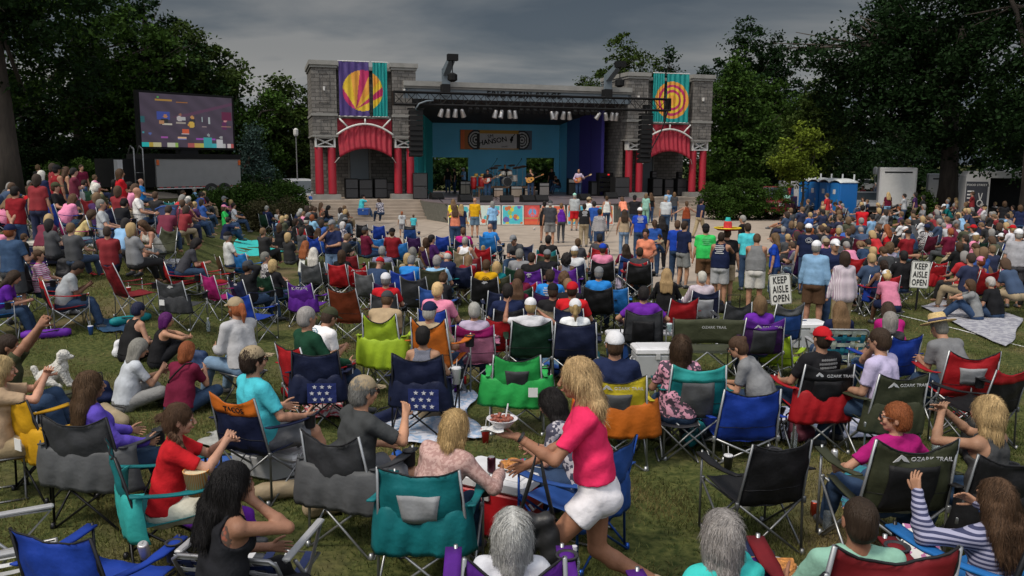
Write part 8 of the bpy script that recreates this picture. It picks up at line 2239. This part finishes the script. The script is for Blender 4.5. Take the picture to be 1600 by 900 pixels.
cl(540, 358, 0, .5, .36, .32, 'navy', 'navy', 'navy tub cooler by the plaza edge')
cl(446, 385, -8, .6, .36, .34, 'teal', 'charcoal', 'dark teal cooler behind the lying woman')
b = MB(); p_ = G(186, 376); b.tube([(0, 0, .1), (.02, 0, .85)], .02, 6); b.box(-.3, .35, -.25, -.22, .06, .10); o = b.build('cooler_cart_handle', M_PLASTIC, None, COLR['gold']); o.location = (p_.x - .05, p_.y - .25, p_.z); tag(o, 'yellow upright cart handle in front of the red cooler', 'handle')
p_ = G(780, 828); zc = gz(p_.x, p_.y) + .51
def pile(name, loc, r, cols, n, seed, label, cat, plate=True, size=.022):
 t = empty(name, loc, 0, label, cat); q = random.Random(seed)
 if plate:
  b = MB(); b.lathe([(.04, 0), (r * .75, .004), (r * 1.05, .022), (r * 1.06, .026), (r * .72, .010), (.02, .006)], 24); b.build('plate', M_PLASTIC, t, (.6, .6, .6), smooth=True)
 F = Field(V3(-r - .05, -r - .05, -.02), V3(r + .05, r + .05, .16), .0055)
 for k in range(n):
  a = q.uniform(0, 6.28); rr_ = r * .72 * q.random() ** .6; h_ = .015 + .06 * (1 - rr_ / r) * q.random()
  F.ell(V3(rr_ * math.cos(a), rr_ * math.sin(a), h_), (nrm(V3(q.uniform(-1, 1), q.uniform(-1, 1), .2)), V3(0, 0, 1), V3(0, 1, 0)), (size * q.uniform(.8, 1.5), size * .7, size * .8), .003)
 link('food', np_mesh('food', [F.mesh()], mat('fried_food_' + name, base=cols, rough=.55, var=.5, nscale=40, bump=.5, bscale=80)), t)
 return t
pile('food_basket', Vector((p_.x + .12, p_.y - .02, zc + .01)), .11, (.40, .16, .03), 46, 2, 'white basket piled with golden fried curls on the red cooler', 'food')
can(Vector((p_.x - .06, p_.y - .10, zc + .012)), 'dark soda can standing on the red cooler lid', (.05, .01, .02))
p_ = at(1207, 893, .45); pile('food_plate', Vector((p_.x, p_.y, gz(p_.x, p_.y) + .45)), .15, (.42, .17, .04), 60, 4, 'plate of fried food at the bottom beside the turquoise blouse', 'food', size=.03)
hw = lady.location + Vector(tuple(rotz((LJ['wrL'] + LJ['hdL'] * .085 + V3(.01, 0, .035)) * 1.05, Ly)))
t = empty('food_bowl', hw, 0, 'white paper bowl of chili held by the walking woman', 'bowl')
b = MB(); b.lathe([(.045, 0), (.085, .045), (.095, .05), (.095, .054), (.083, .050), (.043, .006)], 24); b.build('bowl', M_PLASTIC, t, (.62, .60, .62), smooth=True)
F = Field(V3(-.1, -.1, 0), V3(.1, .1, .1), .005); q_ = random.Random(4)
for k in range(40):
 a = q_.uniform(0, 6.28); rr_ = .07 * q_.random() ** .5; F.ell(V3(rr_ * math.cos(a), rr_ * math.sin(a), .045 + .018 * q_.random()), (V3(1, 0, 0), V3(0, 1, 0), V3(0, 0, 1)), (.014, .012, .010), .003)
link('food', np_mesh('food', [F.mesh()], mat('chili_meat', base=(.22, .055, .03), rough=.5, var=.5, nscale=60, bump=.5, bscale=90)), t)
b = MB(); b.tube([(.02, 0, .05), (.035, .01, .14)], .005, 6); b.build('fork', M_PLASTIC, t, (.6, .6, .6))
b = MB(); b.sheet(lambda u, v: (-.13 + .14 * u, -.08 + .16 * v, -.004 + .01 * math.sin(u * 6 + v * 5) - .05 * (1 - u) * v), 8, 8, .003); b.build('napkin', M_CLOTH, t, (.6, .6, .6), smooth=True)
fa = lady.location + Vector(tuple(rotz((LJ['elL'] + (LJ['wrL'] - LJ['elL']) * .42) * 1.05, Ly)))
t = empty('handbag', fa, Ly, 'black handbag hanging by its strap from the walking woman\'s forearm', 'handbag')
F = Field(V3(-.2, -.3, -.85), V3(.2, .3, -.2), .012)
for y in (-.09, .09): F.cap(V3(0, y, -.68), V3(0, y * .6, -.45), .075, .055, .05)
F.wrinkle(.005, 2); link('bag_body', np_mesh('bag_body', [F.mesh()], M_LEATHER), t, (.012, .012, .013))
b = MB(); b.tube([(0, -.10, -.45), (.0, -.04, -.2), (0, .0, .03), (.0, .05, -.2), (0, .12, -.45)], .013, 7); b.build('strap', M_LEATHER, t, (.012, .012, .013), smooth=True)
wr = lady.location + Vector(tuple(rotz((LJ['wrL'] - LJ['hdL'] * .02) * 1.05, Ly)))
dv_ = Vector(tuple(rotz(nrm(LJ['wrL'] - LJ['elL']), Ly))); 
T = Matrix.Translation(wr) @ dv_.to_track_quat('Z', 'X').to_matrix().to_4x4()
b = MB(); b.lathe([(.033, -.010), (.036, -.008), (.036, .008), (.033, .010)], 18, T); o = b.build('wristband', M_LEATHER, None, (.015, .015, .015)); o.parent = lady; o.matrix_parent_inverse = (Matrix.Translation(lady.location) @ Matrix.Rotation(Ly, 4, 'Z') @ Matrix.Scale(1.05, 4)).inverted()
p_ = at(308, 768, .62); p_.z += .60
t = empty('food_tub', p_, 0, 'orange and white striped paper tub on the braided woman\'s lap', 'tub')
b = MB(); b.lathe([(.060, 0), (.085, .17), (.088, .172), (.088, .178), (.080, .175), (.058, .02)], 28); b.build('tub', wovenmat('tub_stripes', 'vstripe', (.62, .22, .02), (.55, .42, .25), 26), t, smooth=True)
b = MB(); b.lathe([(.078, .165), (.02, .168)], 20); b.build('tub_filling', M_CLOTH, t, (.55, .48, .32))
def tattoo(t, J):
 m = M_SKIN.copy(); m.name = 'tattooed_skin'; nt = m.node_tree; P_ = nt.nodes['Principled BSDF']; N = nt.nodes.new; L = nt.links.new
 src = P_.inputs['Base Color'].links[0].from_socket
 tc = N('ShaderNodeTexCoord'); c = J['shR'] * .70 + J['chest'] * .30 - J['fwd'] * .09 - J['up'] * .04
 ds = N('ShaderNodeVectorMath'); ds.operation = 'DISTANCE'; L(tc.outputs['Object'], ds.inputs[0]); ds.inputs[1].default_value = tuple(c)
 vo = N('ShaderNodeTexVoronoi'); vo.inputs['Scale'].default_value = 34; L(tc.outputs['Object'], vo.inputs['Vector'])
 nz = N('ShaderNodeTexNoise'); nz.inputs['Scale'].default_value = 30; L(tc.outputs['Object'], nz.inputs[0])
 a = N('ShaderNodeMath'); a.operation = 'MULTIPLY_ADD'; L(nz.outputs[0], a.inputs[0]); a.inputs[1].default_value = .07; L(ds.outputs['Value'], a.inputs[2])
 b_ = N('ShaderNodeMath'); b_.operation = 'LESS_THAN'; L(a.outputs[0], b_.inputs[0]); b_.inputs[1].default_value = .112
 cr = N('ShaderNodeValToRGB'); cr.color_ramp.elements[0].color = (.22, .05, .03, 1); cr.color_ramp.elements[1].color = (.03, .03, .03, 1); cr.color_ramp.elements[0].position = .3; cr.color_ramp.elements[1].position = .5; L(vo.outputs['Distance'], cr.inputs[0])
 f = N('ShaderNodeMath'); f.operation = 'MULTIPLY'; L(b_.outputs[0], f.inputs[0]); f.inputs[1].default_value = .75
 mx = N('ShaderNodeMix'); mx.data_type = 'RGBA'; L(f.outputs[0], mx.inputs[0]); L(src, mx.inputs[6]); L(cr.outputs[0], mx.inputs[7]); L(mx.outputs[2], P_.inputs['Base Color'])
 o = [c_ for c_ in t.children if c_.name.startswith('body')][0]; o.material_slots[0].link = 'OBJECT'; o.material_slots[0].material = m
tattoo(*tw)
blanket([G(355, 398), G(455, 392), G(462, 376), G(372, 372)], M_CLOTH, COLR['turquoise'], 'turquoise blanket spread on the lawn', 3)
blanket([G(600, 700), G(745, 690), G(735, 615), G(610, 622)], wovenmat('pale_print', 'blotch', (.48, .50, .58), (.25, .35, .50), 14), None, 'pale blue and white patterned blanket under the star chairs', 4)
blanket([G(740, 770), G(830, 760), G(825, 722), G(745, 728)], wovenmat('serape', 'vstripe', (.02, .22, .24), (.32, .03, .16), 7), None, 'teal and magenta striped blanket by the red cooler', 5)
blanket([G(1440, 480), G(1575, 545), G(1600, 500), G(1490, 462)], wovenmat('grey_print', 'blotch', (.34, .34, .37), (.22, .22, .26), 10), None, 'pale grey blanket under the couple on the ground', 6)
blanket([G(1090, 690), G(1385, 690), G(1380, 640), G(1090, 640)], wovenmat('lilac_print', 'blotch', (.42, .42, .50), (.25, .27, .36), 8), None, 'lilac grey blanket under the red and black chair', 7)
blanket([G(1300, 800), G(1480, 800), G(1470, 735), G(1310, 735)], wovenmat('teal_print', 'blotch', (.02, .16, .20), (.03, .06, .12), 6), None, 'teal blanket beneath the large olive chair', 8)
blanket([G(150, 520), G(205, 522), G(210, 500), G(150, 500)], M_CLOTH, (.02, .05, .10), 'small navy cloth under the person in sleeveless black', 9)
blanket([G(470, 660), G(540, 655), G(535, 625), G(475, 628)], wovenmat('red_print', 'blotch', (.40, .36, .36), (.32, .02, .04), 16), None, 'red and white printed blanket under the left star chair', 10)
blanket([G(1408, 372), G(1440, 372), G(1440, 362), G(1410, 362)], M_CLOTH, COLR['pink'], 'pink blanket in the right hand crowd', 11, n=10)
blanket([G(1120, 548), G(1190, 545), G(1190, 525), G(1122, 528)], M_CLOTH, (.35, .36, .40), 'grey cloth below the olive double chair', 12, n=10)
blanket([G(320, 705), G(400, 700), G(395, 675), G(325, 678)], M_CLOTH, (.30, .30, .28), 'crumpled pale cloth under the orange topped chair', 13, n=14)
def BP(px, py, yaw, c, lab, s=1.0): p = G(px, py); backpack(Vector((p.x, p.y, p.z)), RAD(yaw), c, lab, s)
BP(104, 437, 0, (.015, .015, .018), 'black backpack standing beside the navy cooler'); BP(244, 408, 40, (.015, .015, .018), 'black backpack behind the woman in white tank'); BP(918, 600, 10, (.01, .10, .12), 'dark teal bag hung with pale straps left of the white capped man', 1.1)
BP(1525, 495, 20, (.02, .02, .022), 'small black backpack on the back of the woman on the blanket', .8); BP(1250, 690, 30, (.12, .03, .05), 'dark red floral bag on the lilac blanket', .8); BP(1050, 640, 0, (.02, .02, .025), 'black bag on the grass beside the teal chair'); BP(312, 585, 0, (.02, .04, .10), 'navy bag beside the auburn haired woman', .8); BP(1530, 720, 0, (.02, .02, .02), 'black bag beneath the black chair at right', 1.0); BP(850, 800, 0, (.02, .04, .12), 'navy bag under the blue framed chair', .9)
p_ = G(265, 385); stroller(p_, RAD(10), 'blue and black stroller with round canopy')
p_ = G(1143, 545); suitcase_handle(p_, RAD(4), .95, 'black cart with tall handle left of the dark purple chair'); p_ = G(1010, 545); suitcase_handle(p_, RAD(-8), 1.0, 'black cart with tall handle in front of the charcoal chair')
p_ = at(713, 597, .62); cup(Vector((p_.x, p_.y, gz(p_.x, p_.y) + .60)), 'white drink cup with straw beside the right star chair', .05, .16)
p_ = at(897, 878, .66); bottle(Vector((p_.x, p_.y, gz(p_.x, p_.y) + .52)), 'clear water bottle in the purple chair arm')
p_ = at(228, 862, .5); can(Vector((p_.x, p_.y, gz(p_.x, p_.y) + .46)), 'white and red can in the blue chair arm at lower left', (.5, .45, .45), (RAD(20), 0, 0))
p_ = G(660, 862); bottle(Vector((p_.x, p_.y, p_.z + .03)), 'crushed clear bottle lying under the teal chair', rot=(RAD(86), 0, RAD(70)))
p_ = G(1272, 805); can(Vector((p_.x, p_.y, p_.z + .0)), 'red drink can standing on the grass under the black chair', (.30, .04, .02))
p_ = G(1240, 700); bottle(Vector((p_.x, p_.y, p_.z)), 'bright blue bottle standing on the lilac blanket', s=1.0)
p_ = G(835, 360); cup(Vector((p_.x, p_.y, p_.z)), 'tiny white cup left on the plaza floor', .05, .1, straw=False)
p_ = at(1068, 515, .5); t = empty('camp_table', Vector((p_.x - .25, p_.y, gz(p_.x, p_.y))), 0, 'small grey camp table with cups in front of the double chair', 'table')
b = MB(); b.box(-.3, .3, -.2, .2, .44, .46); b.build('table_top', M_PLASTIC, t, (.3, .3, .32)); 
for x_ in (-.26, .26):
 for y2 in (-.17, .17): b = MB(); b.tube([(x_, y2, 0), (x_, y2, .44)], .01, 6); b.build('leg', M_METAL, t, (.3, .3, .3))
for k, (dx, lab) in enumerate(((-.15, 'left plastic cup on the small camp table'), (.02, 'middle plastic cup on the small camp table'), (.18, 'right plastic cup on the small camp table'))): cup(Vector((p_.x - .25 + dx, p_.y, gz(p_.x, p_.y) + .46)), lab, .045, .12, (.35, .5, .5) if k else (.55, .55, .55), straw=False)
p_ = at(1440, 845, .6); b = MB(); b.box(-.10, .10, -.14, .14, 0, .008); o = b.build('programme_booklet', wovenmat('booklet_print', 'blotch', (.55, .54, .52), (.35, .12, .25), 18)); o.location = (p_.x, p_.y, gz(p_.x, p_.y) + .58); o.rotation_euler = (RAD(25), 0, RAD(-20)); tag(o, 'white printed programme resting on the striped woman\'s knees', 'booklet')
def dog():
 p = at(88, 566, .62); t = empty('white_dog', Vector((p.x, p.y, gz(p.x, p.y) + .34)), RAD(-75), 'small fluffy white dog on a lap at the left', 'dog')
 F = Field(V3(-.2, -.3, -.05), V3(.2, .35, .5), .008)
 F.cap(V3(0, -.12, .10), V3(0, .04, .22), .10, .085, .04)           # trunk
 for s in (-1, 1):
  F.cap(V3(s * .06, .05, .20), V3(s * .05, .12, .02), .036, .025, .02); F.cap(V3(s * .05, .12, .02), V3(s * .05, .16, .01), .025, .024, .01)
  F.cap(V3(s * .07, -.14, .09), V3(s * .10, -.02, .05), .06, .035, .02); F.cap(V3(s * .10, -.02, .05), V3(s * .09, .04, .01), .03, .026, .01)
  F.cap(V3(s * .062, .055, .38), V3(s * .085, .05, .30), .03, .022, .012)
 F.cap(V3(0, .03, .24), V3(0, .07, .34), .06, .055, .03); F.ell(V3(0, .08, .36), (V3(1, 0, 0), V3(0, 1, 0), V3(0, 0, 1)), (.068, .07, .065), .02); F.cap(V3(0, .12, .345), V3(0, .165, .335), .036, .026, .015)
 F.cap(V3(0, -.2, .1), V3(0, -.24, .22), .03, .035, .02)
 X_ = F.grid(); F.F = F.F + (.007 * np.sin(X_[0] * 110 + 2 * np.sin(X_[2] * 50)) * np.sin(X_[2] * 95) * np.sin(X_[1] * 100)).astype(np.float32)
 link('body', np_mesh('body', [F.mesh()], mat('dog_fur', base=(.52, .50, .46), rough=.95, var=.15, nscale=40, bump=.8, bscale=70)), t)
 b = MB()
 for (x, y, z, r) in ((0, .192, .342, .011),): b.lathe([(.002, -r), (r, 0), (.002, r)], 8, Matrix.Translation((x, y, z)))
 b.build('nose', M_PLASTIC, t, (.01, .01, .01))
 for s in (-1, 1): b = MB(); b.lathe([(.001, -.008), (.008, 0), (.001, .008)], 8, Matrix.Translation((s * .028, .138, .372))); b.build('eye', M_PLASTIC, t, (.01, .008, .008))
dog()
# ---------------- bags, bottles and shoes left on the grass between the chairs
def clutter(n, seed):
 q = random.Random(seed); protos = {}
 def get(k):
  if k in protos: return copy_tree(protos[k])
  if k == 'tote_bag':
   t = empty(k); F = Field(V3(-.25, -.15, -.02), V3(.25, .15, .4), .016); F.cap(V3(-.12, 0, .08), V3(.12, 0, .08), .08, .08, .05); F.cap(V3(-.09, 0, .22), V3(.09, 0, .22), .06, .06, .08); F.wrinkle(.006, 2); F.cutplane(V3(0, 0, .001), V3(0, 0, -1))
   link('bag_body', np_mesh('bag_body', [F.mesh()], M_CLOTH), t); b = MB(); b.tube([(-.07, .02, .26), (-.05, .04, .38), (.05, .04, .38), (.07, .02, .26)], .009, 6); b.build('strap', M_NYLON, t, (.02, .02, .02), smooth=True)
  elif k == 'drink_cup': t = cup((0, 0, 0), None)
  elif k == 'bottle': t = bottle((0, 0, 0), None)
  elif k == 'drink_can': t = can((0, 0, 0), None)
  elif k == 'rolled_bag':
   t = empty(k); b = MB(); b.tube([(-.38, 0, .085), (-.3, 0, .08), (0, 0, .075), (.3, 0, .08), (.38, 0, .085)], [.05, .08, .078, .08, .045], 12); b.build('bag_body', M_NYLON, t, smooth=True); b = MB(); b.tube([(-.2, .05, .14), (0, .14, .13), (.2, .05, .14)], .01, 6); b.build('strap', M_NYLON, t, (.02, .02, .02))
  elif k == 'sandal_pair':
   t = empty(k)
   for s_ in (-1, 1): b = MB(); b.rbox(s_ * .07 - .04, s_ * .07 + .04, -.12, .12, 0, .025, .01); b.tube([(s_ * .07 - .04, .03, .02), (s_ * .07, .06, .06), (s_ * .07 + .04, .03, .02)], .008, 5); b.build('sandal', M_LEATHER, t)
  protos[k] = t
  return t
 k = 0; tr = 0
 while k < n and tr < 4000:
  tr += 1; d = q.uniform(5.5, 21); x = q.uniform(-.6, .6) * d * .98; y = d
  near = min((math.hypot(x - s[0], y - s[1]) for s in SPOTS), default=9)
  if not (.36 < near < .62): continue
  kind = q.choice(['tote_bag', 'tote_bag', 'drink_cup', 'bottle', 'drink_can', 'rolled_bag', 'rolled_bag', 'sandal_pair']); t = get(kind); k += 1
  t.location = (x, y, gz(x, y) + .004); t.rotation_euler = (0, 0, q.uniform(0, 6))
  cn = q.choice(['navy', 'black', 'red', 'teal', 'pink', 'khaki', 'olive', 'purple', 'white', 'blue'] if kind in ('tote_bag', 'rolled_bag') else ['red', 'white', 'blue', 'black'])
  if kind == 'bottle': t.scale = (1.1,) * 3; cn = 'clear'
  for c in t.children:
   if cn != 'clear' and c.name.split('.')[0] in ('bag_body', 'cup', 'can_body', 'sandal'): c.color = (*COLR[cn], 1)
  SPOTS.append((x, y, .1)); t['category'] = kind.replace('_', ' '); t['group'] = 'things left on the grass'
  v = cam.matrix_world.inverted() @ t.location; px = 800 + 1300 * v.x / -v.z; py = 450 - 1300 * v.y / -v.z
  AUTOLAB.append((t, '%s %s on the grass' % (cname(cn), {'tote_bag': 'tote bag', 'drink_cup': 'drink cup', 'drink_can': 'drink can', 'bottle': 'water bottle', 'rolled_bag': 'rolled chair bag', 'sandal_pair': 'pair of sandals'}[kind]), None, whereis(px, py), px))
bpy.context.view_layer.update()
clutter(95, 5)
def backprint(px, py, kind, col):
 t, J = min(JS, key=lambda r: abs(r[0] - px) + abs(r[1] - py))[2:]
 c = J['chest'] + J['up'] * .03 - J['fwd'] * .127; r, f, u = J['rs'], J['fwd'], J['up']
 T = Matrix(((r[0], f[0], u[0], c[0]), (r[1], f[1], u[1], c[1]), (r[2], f[2], u[2], c[2]), (0, 0, 0, 1))); b = MB()
 bow = lambda x: -.012 + 1.1 * x * x
 if kind == 'ring':
  for R_ in (.075, .04): b.tube([T @ Vector((R_ * math.cos(a), bow(R_ * math.cos(a)), R_ * .8 * math.sin(a))) for a in [k * math.pi / 9 for k in range(18)]], .006, 5, closed=True)
 elif kind == 'strap': b.tube([T @ Vector(p) for p in ((.13, .10, .13), (.10, -.005, .10), (0, -.02, -.02), (-.10, .0, -.13), (-.15, .10, -.2))], .011, 6)
 else:
  for k in range(5):
   w_ = (.09, .11, .10, .07, .10)[k]; b.sheet(lambda uu, vv: tuple(T @ Vector((w_ * (2 * uu - 1), bow(w_ * (2 * uu - 1)), .09 - .042 * k + (.016 + .006 * math.sin(uu * 40 + k)) * (2 * vv - 1) / 1.6))), 14, 1, .003)
 b.build('bag_strap' if kind == 'strap' else 'shirt_print', M_CLOTH, t, col)
W_ = (.5, .5, .52)
for a in ((521, 480, 'ring', (.10, .22, .30)), (913, 318, 'lines', W_), (1000, 323, 'lines', W_), (1103, 348, 'lines', (.12, .5, .2)), (1264, 348, 'ring', W_), (296, 534, 'strap', (.012, .012, .012)), (760, 405, 'ring', (.02, .02, .02)), (860, 420, 'lines', W_), (628, 330, 'lines', (.2, .2, .22)), (1128, 362, 'lines', W_), (1285, 507, 'lines', (.2, .2, .2))): backprint(*a)
# ================================================================ LABELS that single each thing out
def ordinal(i, n):
 if n == 2: return 'left one' if i == 0 else 'right one'
 if n == 3: return ('left one', 'middle one', 'right one')[i]
 w_ = ('first', 'second', 'third', 'fourth', 'fifth', 'sixth', 'seventh', 'eighth', 'ninth', 'tenth')
 return '%s from left' % w_[i] if i < 10 else 'far right one'
byl = {}
for rec in AUTOLAB:
 t, a, ph, wh, px = rec
 l = '%s, %s' % (a + (', ' + ph if ph else ''), wh)
 if len(l.split()) > 16: l = '%s, %s' % (a, wh)
 byl.setdefault(l, []).append((px, t))
for l, L_ in byl.items():
 L_.sort(key=lambda z: z[0])
 for i, (px, t) in enumerate(L_):
  s_ = l if len(L_) == 1 else l + ', ' + ordinal(i, len(L_))
  t['label'] = ' '.join(s_.replace(',', ' ,').replace(' ,', ',').split()[:16])
for t in PEOPLE:
 if '_px' in t: del t['_px']
for t in CHAIRS:
 if 'group' not in t: t['group'] = 'camp chairs on the lawn'
# ================================================================ GRASS BLADES near the camera, one mass
def grass():
 g = np.random.default_rng(5)
 n = 330000
 y = 4.2 + 17 * g.random(n) ** 1.35
 x = (g.random(n) * 2 - 1) * (y * .66 + .4)
 w_ = np.sin(x * 1.9 + 1.3 * np.sin(y * 1.1)) * np.sin(y * 1.6 + x * .7) + .5 * np.sin(x * 4.3 + y * 3.1)
 keep = g.random(n) < np.clip(.60 + .6 * w_, .10, 1)
 x, y = x[keep], y[keep]; n = len(x)
 z = .36 * (1 - np.clip((y - 7) / 9, 0, 1) ** 2 * (3 - 2 * np.clip((y - 7) / 9, 0, 1)))
 r = -x / y; t = np.clip((r - .30) / .16, 0, 1); t2 = np.clip((y - 12) / 9, 0, 1)
 z = z + np.where(y > 11.5, 1.35 * t * t * (3 - 2 * t) * t2 * t2 * (3 - 2 * t2), 0)
 h = g.uniform(.018, .055, n) * (1 + .25 * w_[keep]); a = g.random(n) * 6.283; wd = g.uniform(.0022, .0045, n) * (1 + y * .06)
 lx, ly = g.normal(0, .022, n), g.normal(0, .022, n)
 V = np.empty((n, 3, 3))
 V[:, 0] = np.stack([x - np.cos(a) * wd, y - np.sin(a) * wd, z - .002], 1)
 V[:, 1] = np.stack([x + np.cos(a) * wd, y + np.sin(a) * wd, z - .002], 1)
 V[:, 2] = np.stack([x + lx, y + ly, z + h], 1)
 me = bpy.data.meshes.new('grass')
 me.vertices.add(n * 3); me.vertices.foreach_set('co', V.astype(np.float32).ravel())
 me.loops.add(n * 3); me.loops.foreach_set('vertex_index', np.arange(n * 3))
 me.polygons.add(n); me.polygons.foreach_set('loop_start', np.arange(0, n * 3, 3)); me.polygons.foreach_set('loop_total', np.full(n, 3))
 me.update(calc_edges=True)
 m = mat('grass_blade', base=(.125, .145, .040), rough=.7, var=.35, nscale=.9, island=.45, transl=.3, spec=.2)
 nt = m.node_tree; L = nt.links.new; N = nt.nodes.new; rg = [n_ for n_ in nt.nodes if n_.type == 'RGB'][0]; tg = [l.to_socket for l in nt.links if l.from_node == rg]
 tc = N('ShaderNodeTexCoord'); nz = N('ShaderNodeTexNoise'); nz.inputs['Scale'].default_value = .8; nz.inputs['Detail'].default_value = 5; L(tc.outputs['Object'], nz.inputs[0])
 cr = N('ShaderNodeValToRGB'); cr.color_ramp.elements[0].position = .42; cr.color_ramp.elements[1].position = .66; cr.color_ramp.elements[0].color = (.072, .092, .022, 1); cr.color_ramp.elements[1].color = (.19, .150, .062, 1)
 L(nz.outputs['Fac'], cr.inputs[0])
 for s_ in tg: L(cr.outputs[0], s_)
 me.materials.append(m)
 tag(link('grass', me), kind='stuff')
grass()
